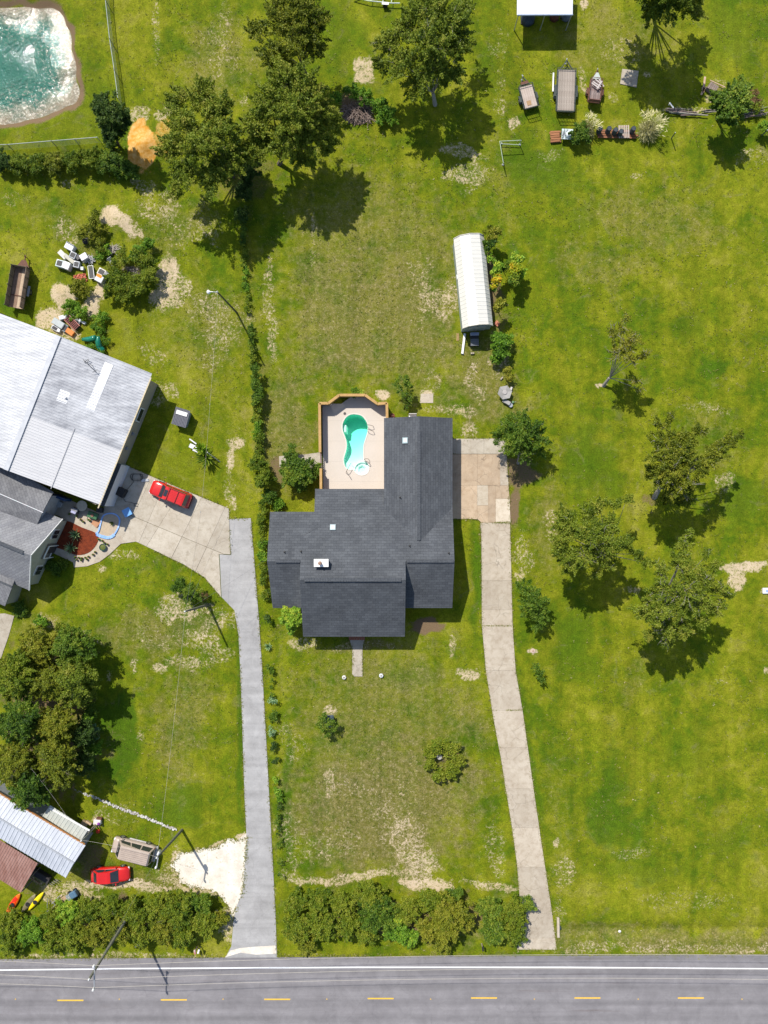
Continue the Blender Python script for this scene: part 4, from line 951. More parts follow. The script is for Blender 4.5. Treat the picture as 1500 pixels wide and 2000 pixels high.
wn_ = n0_.lerp(s0, .06); ws_ = n0_.lerp(s0, .94); idir = dr.normalized() * .25
p1, p2 = wn_ + idir, ws_ + idir; p3, p4 = ws_ + dr, wn_ + dr
m = MB().prism([(p.x, p.y) for p in (p1, p2, p3, p4)], 0, zE - .1); rm = r0 + idir; m.poly([(p1.x, p1.y, zE - .1), (rm.x, rm.y, zR - .1), (p2.x, p2.y, zE - .1)])
m.build('wall', mk('faded_grey_wall', (.30, .32, .34), (.24, .26, .28), 3, .8), mh, world=True, fix=False)
m = MB()
for q in (P(72, 1690, 2.9), P(43, 1741, 2.3), P(57, 1716, 2.6)): m.beam((q.x, q.y, 0), (q.x, q.y, q.z - .03), .1, .1)
for q in (P(172, 1626, 2.6),): m.beam((q.x, q.y, 0), (q.x, q.y, q.z - .03), .1, .1)
m.build('post', mk('grey_post', (.25, .22, .19)), mh, world=True)
lad = MB()
for s in (0, .45):
    a, b = P(65, 1590, .1), P(84, 1583, 2.0); lad.tube([(a.x + s, a.y - s * .5, .3), (b.x + s * .4, b.y - s, 2.2)], .035)
a, b = P(66, 1586, 1.6), P(88, 1592, 1.8)
wf = thing('window_frame_scrap', P(74, 1587), 'dark window frames leaning against the trailer home under the tree', 'window frame')
m = MB(); m.box((0, 0, .9), (1.1, .06, 1.0), rz=-.5, rx=.5); m.box((.8, -.4, .9), (.9, .06, .9), rz=-.5, rx=.5); m.build('pane', M_BLACK, wf)
m = MB()
for x, y in ((0, 0), (.8, -.4)):
    for k in (-.5, 0, .5): m.box((x + k * .9, y - k * .5, .98), (.06, .08, 1.0), rz=-.5, rx=.5)
m.build('frame', M_TRIM, wf)

# open carport (top right)
cpz = 2.9
cpt = thing('carport', (*P(1064, 10)[:2], 0), 'white ribbed metal carport roof on posts at the top edge', 'carport')
A_, B_ = P(1010.5, -70, cpz + .3), P(1120, -70, cpz + .3); dn = Vector(P(1011, 29, cpz)) - Vector(A_)
metal_roof(cpt, A_, B_, dn, streak('carport_white', (.62, .64, .68), (.56, .58, .62), math.pi / 2, .4, k=.1), pitch=.3)
MB().beam(P(1011, 29.5, cpz), P(1119, 29, cpz), .1, .14).build('fascia', mk('blue_grey_fascia', (.35, .42, .55)), cpt, world=True)
m = MB()
for px, py in ((1013, 27), (1117, 27), (1065, 27), (1013, -65), (1117, -65)): q = P(px, py, 2.8); m.beam((q.x, q.y, 0), (q.x, q.y, 2.8), .09, .09)
m.build('post', M_STEEL, cpt, world=True)
for (px, py, w, d_, h, lab, c) in ((1030, 36, 1.6, .9, .9, 'dark tarp covered heap at the left of the carport opening', (.05, .07, .10)), (1082, 32, 1.0, .6, .8, 'rusty barrel shaped grill under the carport edge', (.16, .05, .03)), (1105, 30, 1.2, .8, .7, 'grey blue box stored under the right end of the carport', (.16, .18, .22))):
    t_ = thing('stored_item', P(px, py + 4), lab, 'stored goods', rz=R.uniform(-.3, .3)); mt = mk('stored_' + str(px), c, tuple(x * .6 for x in c), 3, .7)
    MB().lathe([(w * .5, 0), (w * .52, h * .5), (w * .42, h * .9), (w * .15, h)], 9).build('cover', mt, t_, smooth=True); MB().box((0, 0, .05), (w, d_, .1)).build('base', M_BLACK, t_)

# ------------------------------------------------------------------ vehicles
M_RED = mk('red_car_paint', (.52, .014, .011), (.46, .012, .010), 1, .25, spec=.5, coat=.7, fine=0)
M_TANP = mk('tan_van_paint', (.42, .34, .28), (.36, .29, .24), 1, .4, spec=.5, coat=.3, fine=.04)
M_TYRE = mk('tyre_rubber', (.02, .02, .02), (.03, .03, .03), 5, .85)
M_RIM = mk('alloy_rim', (.5, .5, .5), (.4, .4, .4), 3, .3, metal=.8)
M_TAIL = mk('tail_lamp', (.25, .01, .01), None, 3, .2, fine=0)
M_HEAD = mk('head_lamp', (.7, .72, .74), (.55, .57, .6), 3, .1, fine=0)
def ring(x, hw, zb, zt, n=10, sq=.6):
    pts = []
    for k in range(n + 1):                     # half from left sill over the top to right sill
        a = math.pi * k / n; c = math.cos(a); s_ = math.sin(a)
        yy = hw * (abs(c) ** sq) * (1 if c >= 0 else -1); zz = zb + (zt - zb) * (s_ ** sq if s_ > 0 else 0); pts.append((x, yy, zz))
    return pts
def vehicle(name, loc, rz, label, cat, L, Wd, body, cab, paint, wheel=(.33, .22), wb=(.29, .80), extras=None):
    """body: list (t along length 0 rear..1 front, half width factor, top z); cab: (rear base, rear top, front top, front base as t, belt z, roof z, base hw, roof hw)"""
    o = thing(name, loc, label, cat, rz=rz); X = lambda t: -L / 2 + L * t
    m = MB(); m.loft([ring(X(t), Wd / 2 * f, .28, z, 12, .42) for t, f, z in body]); b = m.build('body', paint, o, smooth=False)
    b.data.polygons.foreach_set('use_smooth', [True] * len(b.data.polygons))
    tb, tt, ft, fb, zb, zr, hb, hr = cab; hb *= Wd / 2; hr *= Wd / 2
    prof = [(X(tb), zb, hb * .93), (X(tt), zr - .04, hr * .96), (X(tt) + .18, zr, hr), (X(ft) - .25, zr + .01, hr), (X(ft), zr - .04, hr * .97), (X(fb), zb, hb * .95)]
    m = MB()
    for i in range(len(prof) - 1):
        (x0, z0, h0), (x1, z1, h1) = prof[i], prof[i + 1]; m.poly([(x0, h0, z0), (x0, -h0, z0), (x1, -h1, z1), (x1, h1, z1)])
    for s_ in (-1, 1): m.poly([(p[0], s_ * p[2], p[1]) for p in prof])
    c = m.build('cabin', paint, o)
    def gl(nm, q): MB().solid(q, .012).build(nm, M_GLASS, o, fix=True)
    def lerp3(a, b_, t): return tuple(a[i] + (b_[i] - a[i]) * t for i in range(3))
    def quad(A, B, C_, D, e=.07, off=(0, 0, .012)):
        ab, dc = [lerp3(A, B, e), lerp3(A, B, 1 - e)], [lerp3(D, C_, e), lerp3(D, C_, 1 - e)]
        q = [lerp3(ab[0], dc[0], e), lerp3(ab[1], dc[1], e), lerp3(ab[1], dc[1], 1 - e), lerp3(ab[0], dc[0], 1 - e)]
        return [tuple(p[i] + off[i] for i in range(3)) for p in q]
    p = prof
    gl('windscreen', quad((p[5][0], p[5][2], p[5][1]), (p[5][0], -p[5][2], p[5][1]), (p[4][0], -p[4][2], p[4][1]), (p[4][0], p[4][2], p[4][1]), .06, (.012, 0, .015)))
    gl('rear_window', quad((p[0][0], p[0][2], p[0][1]), (p[0][0], -p[0][2], p[0][1]), (p[1][0], -p[1][2], p[1][1]), (p[1][0], p[1][2], p[1][1]), .1, (-.012, 0, .015)))
    n = 3 if cab[1] < .3 and L > 4.8 else 2
    for s_ in (-1, 1):
        for k in range(n):
            t0, t1 = k / n + .02, (k + 1) / n - .02
            lo0, lo1 = lerp3((p[0][0] + .1, p[0][2], zb + .05), (p[5][0] - .12, p[5][2], zb + .05), t0), lerp3((p[0][0] + .1, p[0][2], zb + .05), (p[5][0] - .12, p[5][2], zb + .05), t1)
            hi0, hi1 = lerp3((p[1][0] + .12, p[1][2], zr - .09), (p[4][0] - .1, p[4][2], zr - .09), t0), lerp3((p[1][0] + .12, p[1][2], zr - .09), (p[4][0] - .1, p[4][2], zr - .09), t1)
            q = [(a, s_ * (b_ + .015), c_) for a, b_, c_ in (lo0, lo1, hi1, hi0)]; MB().poly(q).build('side_window', M_GLASS, o, fix=False)
    for t in wb:
        for s_ in (-1, 1):
            w = MB(); r, wd = wheel; i = MB()
            for (rr, yy) in ((r * .62, -wd / 2), (r * .94, -wd / 2), (r, -wd / 4), (r, wd / 4), (r * .94, wd / 2), (r * .62, wd / 2)): pass
            cy = s_ * (Wd / 2 - wd / 2 + .02); x = X(t)
            w.tube([(x, cy - wd / 2, r), (x, cy - wd * .35, r), (x, cy + wd * .35, r), (x, cy + wd / 2, r)], [r * .93, r, r, r * .93], 18)
            wo_ = w.build('wheel', M_TYRE, o); i.tube([(x, cy + s_ * wd * .42, r), (x, cy + s_ * (wd * .5 + .012), r)], [r * .62, r * .58], 12); i.build('rim', M_RIM, wo_)
    tf = body[-1]; tr_ = body[0]
    for s_ in (-1, 1):
        MB().box((X(.975), s_ * Wd * .36, .68 if Wd < 1.9 else .80), (.16, .32, .13), bev=0) if False else None
        MB().box((X(.97), s_ * Wd * .37, body[-2][2] - .12), (.18, .30, .12)).build('headlight', M_HEAD, o, bev=.02)
        MB().box((X(.018), s_ * Wd * .37, body[1][2] - .14), (.12, .28, .14)).build('tail_light', M_TAIL, o, bev=.02)
        MB().box((X(fb) - .35, s_ * (Wd / 2 + .10), zb + .08), (.14, .22, .15)).build('mirror', paint, o, bev=.03)
    return o
suvc = P(332, 965, 1.0)
suv = vehicle('suv', (suvc.x, suvc.y, .075), math.radians(158), 'bright red suv with roof hatch parked on the pale concrete slabs', 'car', 4.95, 1.86,
  [(0, .80, .80), (.015, .93, .98), (.06, .99, 1.03), (.3, 1.0, 1.02), (.62, 1.0, 1.02), (.72, .99, 1.05), (.86, .97, 1.02), (.95, .92, .92), (.99, .82, .78), (1.0, .7, .62)],
  (.05, .11, .60, .74, 1.02, 1.74, .96, .82), M_RED, wheel=(.37, .24), wb=(.19, .81))
hx_ = lambda t: -4.95 / 2 + 4.95 * t
MB().box((hx_(.555), 0, 1.765), (.42, .78, .03)).build('sunroof', M_GLASS, suv, bev=.01)
m = MB()
for s_ in (-1, 1): m.beam((hx_(.15), s_ * .70, 1.80), (hx_(.52), s_ * .70, 1.80), .05, .05)
for t in (.28, .49): m.beam((hx_(t), -.7, 1.82), (hx_(t), .7, 1.82), .05, .035)
m.build('roof_rack', mk('dark_red_rail', (.12, .02, .02), None, 3, .4), suv)
m = MB(); [m.box((hx_(.32), y, 1.758), (1.7, .045, .02)) for y in (-.36, -.18, 0, .18, .36)]; m.build('roof_rib', M_RED, suv)
MB().box((hx_(-.005), 0, .55), (.16, 1.6, .2)).build('bumper', mk('dark_bumper', (.08, .03, .03), None, 3, .5), suv, bev=.04); MB().box((hx_(.998), 0, .52), (.14, 1.5, .22)).build('bumper', mk('pale_bumper', (.5, .45, .43), None, 3, .4), suv, bev=.04)
sc_ = P(214.5, 1710, .8)
sedan = vehicle('sedan', (sc_.x, sc_.y, .02), math.radians(2.5), 'shiny red sedan parked on the sandy verge above the roadside hedge', 'car', 4.55, 1.78,
  [(0, .62, .62), (.02, .80, .80), (.07, .92, .93), (.18, .98, .97), (.4, 1.0, .95), (.62, 1.0, .92), (.75, .98, .90), (.88, .94, .82), (.955, .85, .72), (.99, .70, .60), (1.0, .55, .5)],
  (.085, .22, .545, .74, .90, 1.42, .93, .74), M_RED, wheel=(.32, .21), wb=(.19, .81))
vc = P(259, 1661, 1.0)
van = vehicle('van', (vc.x, vc.y, .02), math.radians(166), 'tan high-top van with ribbed roof parked beside the trailer home', 'van', 5.0, 1.92,
  [(0, .92, .9), (.01, .98, 1.05), (.1, 1.0, 1.1), (.5, 1.0, 1.1), (.8, 1.0, 1.1), (.9, .97, 1.02), (.97, .93, .92), (1.0, .8, .7)],
  (.012, .045, .745, .86, 1.08, 2.02, .99, .86), M_TANP, wheel=(.35, .23), wb=(.2, .82))
vx = lambda t: -2.5 + 5.0 * t
m = MB(); m.box((vx(.395), 0, 2.07), (3.35, 1.5, .12)); m.build('raised_roof', M_TANP, van, bev=.05)
for y in (-.55, -.33, -.11, .11, .33, .55): MB().box((vx(.395), y, 2.145), (3.1, .07, .03)).build('roof_rib', mk('tan_roof_rib', (.36, .29, .24), None, 2, .45), van)
m = MB()
for s_ in (-1, 1): m.box((vx(.46), s_ * .98, .42), (2.0, .16, .08))
m.build('running_board', mk('silver_board', (.5, .48, .46)), van)
MB().box((vx(-.02), 0, .5), (.2, 1.8, .22)).build('bumper', mk('silver_board', (.5, .48, .46)), van, bev=.04)

# trailers
def trailer(name, center, rz, L, Wd, label, deck, frame, ramp=True, rail=.35, mesh_sides=0, fender=True, rampm=None, h=.62):
    o = thing(name, (center.x, center.y, 0), label, 'trailer', rz=rz)   # tongue points to +y
    n = max(4, round(Wd / .28))
    for k in range(n): MB().box((0, 0, 0), (Wd / n * .95, L, .05)).build('deck_plank', deck, o, loc=(-Wd / 2 + (k + .5) * Wd / n, 0, h + R.uniform(-.004, .004)))
    m = MB()
    for s_ in (-1, 1):
        m.beam((s_ * (Wd / 2 + .04), -L / 2, h - .02), (s_ * (Wd / 2 + .04), L / 2, h - .02), .08, .12)
        if rail: m.beam((s_ * (Wd / 2 + .04), -L / 2, h + rail), (s_ * (Wd / 2 + .04), L / 2, h + rail), .05, .05)
        if rail:
            for k in range(6): m.beam((s_ * (Wd / 2 + .04), -L / 2 + L * k / 5, h), (s_ * (Wd / 2 + .04), -L / 2 + L * k / 5, h + rail), .05, .05)
        m.beam((s_ * Wd * .38, L / 2, h - .06), (0, L / 2 + 1.15, h - .08), .09, .09)
    for y in (-L / 2, L / 2): m.beam((-Wd / 2, y, h - .02), (Wd / 2, y, h - .02), .08, .12)
    if rail: m.beam((-Wd / 2, L / 2 + .02, h + rail), (Wd / 2, L / 2 + .02, h + rail), .05, .05)
    m.build('frame', frame, o)
    m = MB(); m.beam((0, L / 2 + 1.0, h - .08), (0, L / 2 + 1.4, h - .08), .07, .07); m.tube([(0, L / 2 + 1.1, .05), (0, L / 2 + 1.1, h + .25)], .04); m.box((0, L / 2 + 1.1, .03), (.18, .18, .06)); m.build('hitch', M_STEEL, o)
    for s_ in (-1, 1):
        for y in ((-.35, .35) if L > 3.6 else (0,)):
            w = MB().tube([(s_ * (Wd / 2 + .12), y - .1, .3), (s_ * (Wd / 2 + .32), y - .1, .3)], .3, 16).build('wheel', M_TYRE, o); MB().tube([(s_ * (Wd / 2 + .31), y - .1, .3), (s_ * (Wd / 2 + .34), y - .1, .3)], .17, 10).build('rim', M_RIM, w)
        if fender:
            f = MB(); l2 = .85 if L > 3.6 else .45
            f.box((s_ * (Wd / 2 + .22), -.1, h + .06), (.26, l2 * 1.5, .04)); f.box((s_ * (Wd / 2 + .22), -.1 - l2 * .85, h - .06), (.26, .22, .04), rx=.7); f.box((s_ * (Wd / 2 + .22), -.1 + l2 * .85, h - .06), (.26, .22, .04), rx=-.7); f.build('fender', frame, o)
    if ramp:
        m = MB(); rl = .55; z1 = h + .75; y0 = -L / 2 - .06; y1 = y0 - rl * .55
        for s_ in (-1, 1): m.beam((s_ * Wd * .47, y0, h), (s_ * Wd * .47, y1, z1), .05, .05)
        for t in (0, .5, 1): m.beam((-Wd * .47, y0 + (y1 - y0) * t, h + (z1 - h) * t), (Wd * .47, y0 + (y1 - y0) * t, h + (z1 - h) * t), .05, .05)
        for k in range(7): x = -Wd * .47 + Wd * .94 * k / 6; m.beam((x, y0, h), (x + .12, y1, z1), .03, .03)
        m.build('ramp_gate', frame, o)
    return o
M_PLANK = mk('weathered_planks', (.43, .37, .31), (.35, .29, .24), 1.5, .85, fine=.25, vary=.18)
M_PLANK2 = mk('pinkish_plywood', (.50, .42, .36), (.42, .34, .28), 1.5, .85, vary=.08)
M_PLANK3 = mk('dark_old_planks', (.24, .16, .14), (.34, .27, .25), 1.2, .85, fine=.3, vary=.3)
M_FRM = mk('black_trailer_steel', (.03, .045, .04), (.06, .07, .06), 3, .5)
M_FRMR = mk('rusty_trailer_steel', (.17, .07, .04), (.10, .05, .035), 4, .75)
t1 = trailer('utility_trailer', P(1031.5, 189, .6), math.radians(15), 2.6, 1.55, 'small utility trailer with pale plywood floor, leftmost of the three by the carport', M_PLANK2, M_FRM)
MB().box((-.1, -.75, .66), (.5, .55, .03)).build('plywood_patch', mk('tan_plywood', (.38, .24, .12)), t1); MB().box((0, 1.62, .62), (.9, .35, .2)).build('front_box', M_FRMR, t1)
t2 = trailer('utility_trailer', P(1105, 177, .6), math.radians(-2), 4.85, 2.05, 'long flatbed trailer with weathered plank floor, middle of the three', M_PLANK, M_FRM, rail=.3)
MB().beam((-1.45, 0, .35), (-1.45, 2.2, .35), .16, .05).build('loose_board', M_TRIM, t2)
t3 = trailer('utility_trailer', P(1162, 178, .6), math.radians(-7), 2.7, 1.3, 'narrow rusty trailer loaded with scrap boards, rightmost of the three', M_PLANK3, M_FRMR, ramp=False)
m = MB(); m.poly([(-.5, 1.35, .75), (.5, 1.35, .75), (.12, 2.1, .75), (-.12, 2.1, .75)]); m.poly([(-.5, 1.35, .65), (.5, 1.35, .65), (.12, 2.1, .65), (-.12, 2.1, .65)]); m.build('tongue_plate', mk('greenish_white_plate', (.5, .55, .5)), t3, fix=False)
for a, b in (((-.4, .9), (.5, .3)), ((-.1, 1.2), (.7, .6)), ((.3, 1.3), (.8, .5)), ((-.5, .7), (.3, .1)), ((.1, .2), (.6, .9))):
    q = thing('scrap_board', (*[(t3.matrix_basis @ Vector(((a[0] + b[0]) / 2, (a[1] + b[1]) / 2, .8 + R.uniform(0, .2))))[i] for i in (0, 1, 2)],), {-.4: 'long loose board slanting across the middle of the rusty trailer', -.1: 'loose board under the white tongue plate of the rusty trailer', .3: 'loose board at the front right corner of the rusty trailer', -.5: 'loose board nearest the left wheel of the rusty trailer', .1: 'short steep board over the right rail of the rusty trailer'}[a[0]], 'board', rz=math.atan2(b[1] - a[1], b[0] - a[0]), group='boards heaped on the rusty trailer')
    MB().box((0, 0, 0), (1.1, .14, .04)).build('board', mk('bleached_board', (.55, .50, .46), (.4, .35, .32), 3, .85), q)
MB().box((0, -1.35, 1.0), (1.3, .05, .55)).build('tailboard', mk('red_brown_tailboard', (.22, .10, .08)), t3)
# tall-sided old wooden trailer at the left edge
c = P(37, 562, .8); tw = thing('box_trailer', (c.x, c.y, 0), 'old high-sided wooden trailer with slatted green-brown sides at the left edge', 'trailer', rz=math.radians(-9.5))
TW, TL = 1.75, 4.7
for k in range(6): MB().box((0, 0, 0), (TW / 6 * .95, TL, .05)).build('deck_plank', mk('bed_plank_light', (.50, .38, .26)) if k in (3, 4) else mk('bed_plank_dark', (.28, .18, .12), (.36, .25, .18), 1.5, .9, vary=.3), tw, loc=(-TW / 2 + (k + .5) * TW / 6, 0, .66))
for s_ in (-1, 1):
    for k in range(4): MB().box((0, 0, 0), (.04, TL, .19)).build('side_slat', mk('mossy_slat', (.12, .12, .075), (.19, .15, .10), 2, .9, fine=.3, vary=.3) if s_ < 0 else mk('brown_slat', (.25, .17, .12), (.33, .25, .2), 2, .9, fine=.3, vary=.3), tw, loc=(s_ * TW / 2, 0, .80 + k * .24))
    for k in range(5): MB().beam((s_ * (TW / 2 + .05), -TL / 2 + TL * k / 4, .5), (s_ * (TW / 2 + .05), -TL / 2 + TL * k / 4, 1.7), .06, .06).build('stake', M_FRM, tw)
    w = MB().tube([(s_ * (TW / 2 + .1), -.2, .33), (s_ * (TW / 2 + .32), -.2, .33)], .33, 16).build('wheel', M_TYRE, tw); MB().tube([(s_ * (TW / 2 + .3), -.2, .33), (s_ * (TW / 2 + .34), -.2, .33)], .18, 10).build('rim', M_RIM, w)
    MB().box((s_ * (TW / 2 + .24), -.2, .72), (.28, 1.2, .04)).build('fender', mk('grey_fender', (.3, .32, .33)), tw)
for k in range(4): MB().box((0, 0, 0), (TW, .04, .19)).build('front_slat', mk('mossy_slat', (.12, .12, .075)), tw, loc=(0, TL / 2, .80 + k * .24))
m = MB(); m.beam((0, TL / 2 + .6, .6), (-.0, TL / 2 + 1.6, .55), .1, .1); m.poly([(-TW * .45, TL / 2 + .05, .7), (TW * .45, TL / 2 + .05, .7), (.25, TL / 2 + .95, .7), (-.25, TL / 2 + .95, .7)]); m.beam((-TW / 2, -.9, .75), (TW / 2, -.9, .75), .08, .06); m.tube([(0, TL / 2 + 1.4, .05), (0, TL / 2 + 1.4, .9)], .04); m.build('hitch', M_FRMR, tw, fix=False)
# boat trailer at the top edge
c = P(738, 6); bt = thing('boat_trailer', (c.x, c.y, 0), 'empty galvanised boat trailer lying across the top edge of the picture', 'trailer', rz=math.radians(-3))
m = MB(); m.tube([(-3.0, .3, .45), (-1.2, -.1, .45), (1.6, -.25, .45), (2.6, -.2, .45)], .06); m.tube([(-3.0, .3, .45), (-1.4, .9, .45), (1.8, 1.3, .45), (2.6, 1.2, .45)], .06)
for x in (-.8, .6, 1.6): m.beam((x, -.15, .45), (x, 1.2, .45), .06, .06)
m.build('frame', mk('pale_galvanised', (.62, .68, .62), (.5, .56, .5), 3, .4), bt)
for y in (-.45, 1.5):
    w = MB().tube([(.9, y - .1, .3), (.9, y + .1, .3)], .3, 16).build('wheel', M_TYRE, bt); MB().tube([(.9, y + .1, .3), (.9, y + .13, .3)], .17, 10).build('rim', M_RIM, w)
MB().box((.9, -.45, .64), (.8, .3, .04)).build('fender', M_STEEL, bt)

# ------------------------------------------------------------------ drums, table, pallets (upper right)
M_DRUM = mk('dark_drum_plastic', (.035, .045, .055), (.05, .06, .07), 4, .5)
for i, (px, py, lab) in enumerate(((1172, 252, 'lone dark drum at the left end of the plank row'), (1189.5, 252, 'dark drum second from the left on the plank row'), (1202.5, 254.5, 'dark drum third from the left on the plank row'), (1213, 257.5, 'dark drum standing lowest, just left of the slatted pallet'), (1237, 252, 'dark drum between the slatted pallet and the big pampas grass'))):
    b = P(px - 3, py + 4, .0); b = P(px, py, .9); o = thing('drum', (b.x, b.y, .22), lab, 'drum', group='dark drums in a row')
    MB().lathe([(.27, 0), (.29, .05), (.29, .28), (.30, .31), (.29, .34), (.29, .62), (.30, .65), (.29, .68), (.28, .84), (.26, .88), (.24, .86), (.02, .86)], 18).build('barrel', M_DRUM, o, smooth=False)
    MB().lathe([(.035, .86), (.035, .89), (.02, .90)], 8, (.14, 0, 0)).build('bung', M_DRUM, o)
c = P(1205, 261, .2); lr = thing('plank_shelf', (c.x, c.y, 0), 'low rust-brown plank shelf under the row of dark drums', 'shelf', rz=-.02)
for k in range(4): MB().box((0, 0, 0), (4.6 + R.uniform(-.3, .3), .20, .05)).build('plank', mk('rusty_plank', (.33, .13, .06), (.22, .1, .06), 3, .85, vary=.3), lr, loc=(R.uniform(-.15, .15), -.42 + k * .26, .19))
for x in (-2, 0, 2): MB().box((0, 0, 0), (.3, .9, .16)).build('block', M_FRMR, lr, loc=(x, 0, .09))
c = P(1220, 255, .6); pal = thing('pallet', (c.x, c.y, .25), 'pale slatted pallet tilted among the dark drums', 'pallet', rz=.03)
for k in range(6): MB().box((0, 0, 0), (.12, 1.5, .03)).build('slat', mk('pale_slat', (.55, .48, .42), (.45, .38, .33), 4, .85, vary=.15), pal, loc=(-.55 + k * .22, 0, .12))
for y in (-.6, 0, .6): MB().box((0, 0, 0), (1.25, .1, .09)).build('bearer', mk('rusty_plank', (.33, .13, .06)), pal, loc=(0, y, .055))
c = P(1085, 266, .3); bs = thing('plank_stack', (c.x, c.y, 0), 'orange-brown stack of short planks at the left end of the junk row', 'plank stack', rz=.05)
for l in range(3):
    for k in range(5): MB().box((0, 0, 0), (1.15 + R.uniform(-.15, .1), .22, .06)).build('plank', mk('orange_plank', (.44, .19, .08), (.32, .14, .07), 3, .85, vary=.35), bs, loc=(R.uniform(-.06, .06), -.55 + k * .27, .05 + l * .11), rz=R.uniform(-.04, .04))
c = P(1108, 262, .7); tb = thing('workbench', (c.x, c.y, 0), 'cluttered white and green metal bench beside the orange plank stack', 'bench', rz=-.05)
MB().box((0, 0, .7), (1.3, 1.2, .05)).build('top', mk('pale_green_metal', (.45, .56, .55), (.6, .66, .68), 2, .4), tb)
for x in (-.55, .55):
    for y in (-.5, .5): MB().box((0, 0, 0), (.06, .06, .68)).build('leg', M_FRM, tb, loc=(x, y, .34))
MB().lathe([(.42, 0), (.46, .12), (.40, .30), (.25, .33), (.20, .2), (.02, .18)], 14, (.25, -.1, .73)).build('basin', mk('white_basin', (.75, .77, .8), (.5, .6, .62), 3, .3), tb)
for k in range(7): MB().box((0, 0, 0), (.05, R.uniform(.5, 1.1), .05)).build('bar', M_FRM if k % 2 else M_STEEL, tb, loc=(-.6 + k * .1, R.uniform(-.1, .1), .78 + k * .008), rz=R.uniform(-.2, .2))
# log and pipe piles
def logpile(px, py, n, L, rz, label, spread=.6, r=(.04, .10), cols=None):
    b = P(px, py); o = thing('log_pile', (b.x, b.y, 0), label, 'log pile', rz=rz)
    for k in range(n):
        l = L * R.uniform(.5, 1); rr = R.uniform(*r); x0 = R.uniform(-.15, .15) * L; y = R.uniform(-spread, spread) * .5; a = R.uniform(-.12, .12)
        MB().tube([(-l / 2, -math.sin(a) * l / 2, 0), (0, R.uniform(-.05, .05), .02), (l / 2, math.sin(a) * l / 2, 0)], [rr, rr * .95, rr * .8], 7).build('log', (cols or [M_BARKG, M_PLANK3, M_FRM])[k % 3], o, loc=(x0, y, rr + R.uniform(0, .25)))
    return o
logpile(1328, 218, 11, 3.6, math.radians(-6), 'left heap of grey poles and logs in the log row', .8)
logpile(1345, 226, 3, 4.2, math.radians(-4), 'single long dark poles lying below the left log heap', .15, (.06, .09))
logpile(1384, 219, 4, 1.6, math.radians(8), 'short grey logs half hidden left of the compact round tree', .4)
logpile(1468, 221, 14, 3.2, math.radians(10), 'tangled heap of pale branches right of the compact round tree', 1.0, (.03, .08))
pl_ = thing('plank', P(1310, 208, .3), 'pale blue-grey plank propped on the left log heap', 'plank', rz=math.radians(-38)); MB().box((0, 0, .25), (.8, .16, .04), ry=.35).build('board', M_TRIM, pl_); MB().box((-.3, 0, .1), (.1, .1, .2)).build('batten', M_TRIM, pl_)
c = P(1391, 172, .4); wb_ = thing('wooden_crate', (c.x, c.y, 0), 'dark wooden crate with boards lying against it, left of the round tree', 'crate', rz=math.radians(-32))
for k in range(5): MB().box((0, 0, 0), (.20, .85, .04)).build('slat', mk('grey_brown_slat', (.20, .15, .12), (.28, .22, .18), 3, .85, vary=.2), wb_, loc=(-.44 + k * .22, 0, .62))
m = MB(); m.box((-.52, 0, .3), (.05, .85, .6)); m.box((.52, 0, .3), (.05, .85, .6)); m.box((0, .4, .3), (1.0, .05, .6)); m.box((0, -.4, .3), (1.0, .05, .6)); m.build('side', M_PLANK3, wb_)
for (px, py, L, w, rz, lab) in ((1375.5, 165, 1.9, .22, math.radians(83), 'pinkish tapered board standing left of the dark crate'), (1373, 178, .9, .2, math.radians(65), 'short pinkish board end under the crossed battens'), (1380, 170, 1.1, .09, math.radians(8), 'thin yellow batten crossing the pinkish board'), (1379, 172.5, 1.0, .08, math.radians(14), 'second thin batten crossing just below the yellow one'), (1402, 163, 2.0, .09, math.radians(-25), 'long brown stick lying in the dry grass above the crate')):
    c = P(px, py, .3); o = thing('board', (c.x, c.y, .25), lab, 'board', rz=rz); MB().box((0, 0, 0), (L, w, .05)).build('board', mk('pink_board', (.52, .36, .28), (.45, .3, .2), 3, .8), o)
def bent_post(px, py, tx, ty, lab, r=.07, h=1.7, mt=None, name='fence_post'):
    b = P(px, py); t = P(tx, ty, h); o = thing(name, (b.x, b.y, 0), lab, 'post'); MB().tube([(0, 0, -.1), (t.x - b.x, t.y - b.y, h)], [r, r * .85], 8).build('pole', mt or mk('green_grey_post', (.10, .12, .08), (.16, .17, .12), 4, .8), o); MB().lathe([(r * .95, 0), (r * .8, .04), (.01, .05)], 8, (t.x - b.x, t.y - b.y, h - .01)).build('cap', M_STEEL, o)
bent_post(1311.5, 270, 1319, 259, 'dark wooden post with sharp shadow right of the big pampas grass')
bent_post(1359, 269, 1363, 262, 'thin faint post between the big pampas grass and the round tree', .025, 1.2)
bent_post(1488, 264, 1499, 254, 'grey leaning post at the right edge of the field', .08, 1.7)
c = P(980, 312); o = thing('pipe_gate', (c.x, c.y, 0), 'pale green pipe gate frame beside the upper right yard corner', 'gate')
pts = [P(982, 322), P(976, 314), P(975, 275), P(1019, 275), P(1016, 283)]
m = MB(); a, b, c2, d2 = P(982, 322), P(976, 276, 1.35), P(1018, 274, 1.35), P(1015, 283)
for p0, p1 in ((P(982, 322), P(984, 318, 1.35)), (P(979, 281), P(976, 276, 1.35)), (P(1015, 283), P(1018, 274, 1.35)), (P(976, 276, 1.35), P(1018, 274, 1.35)), (P(976, 276, 1.35), P(983, 318, 1.35)), (P(979, 281, .3), P(1015, 283, .3))): m.tube([tuple(Vector(p0) - c), tuple(Vector(p1) - c)], .045)
m.build('frame', mk('pale_green_pipe', (.40, .48, .34), (.30, .36, .25), 4, .6), o)
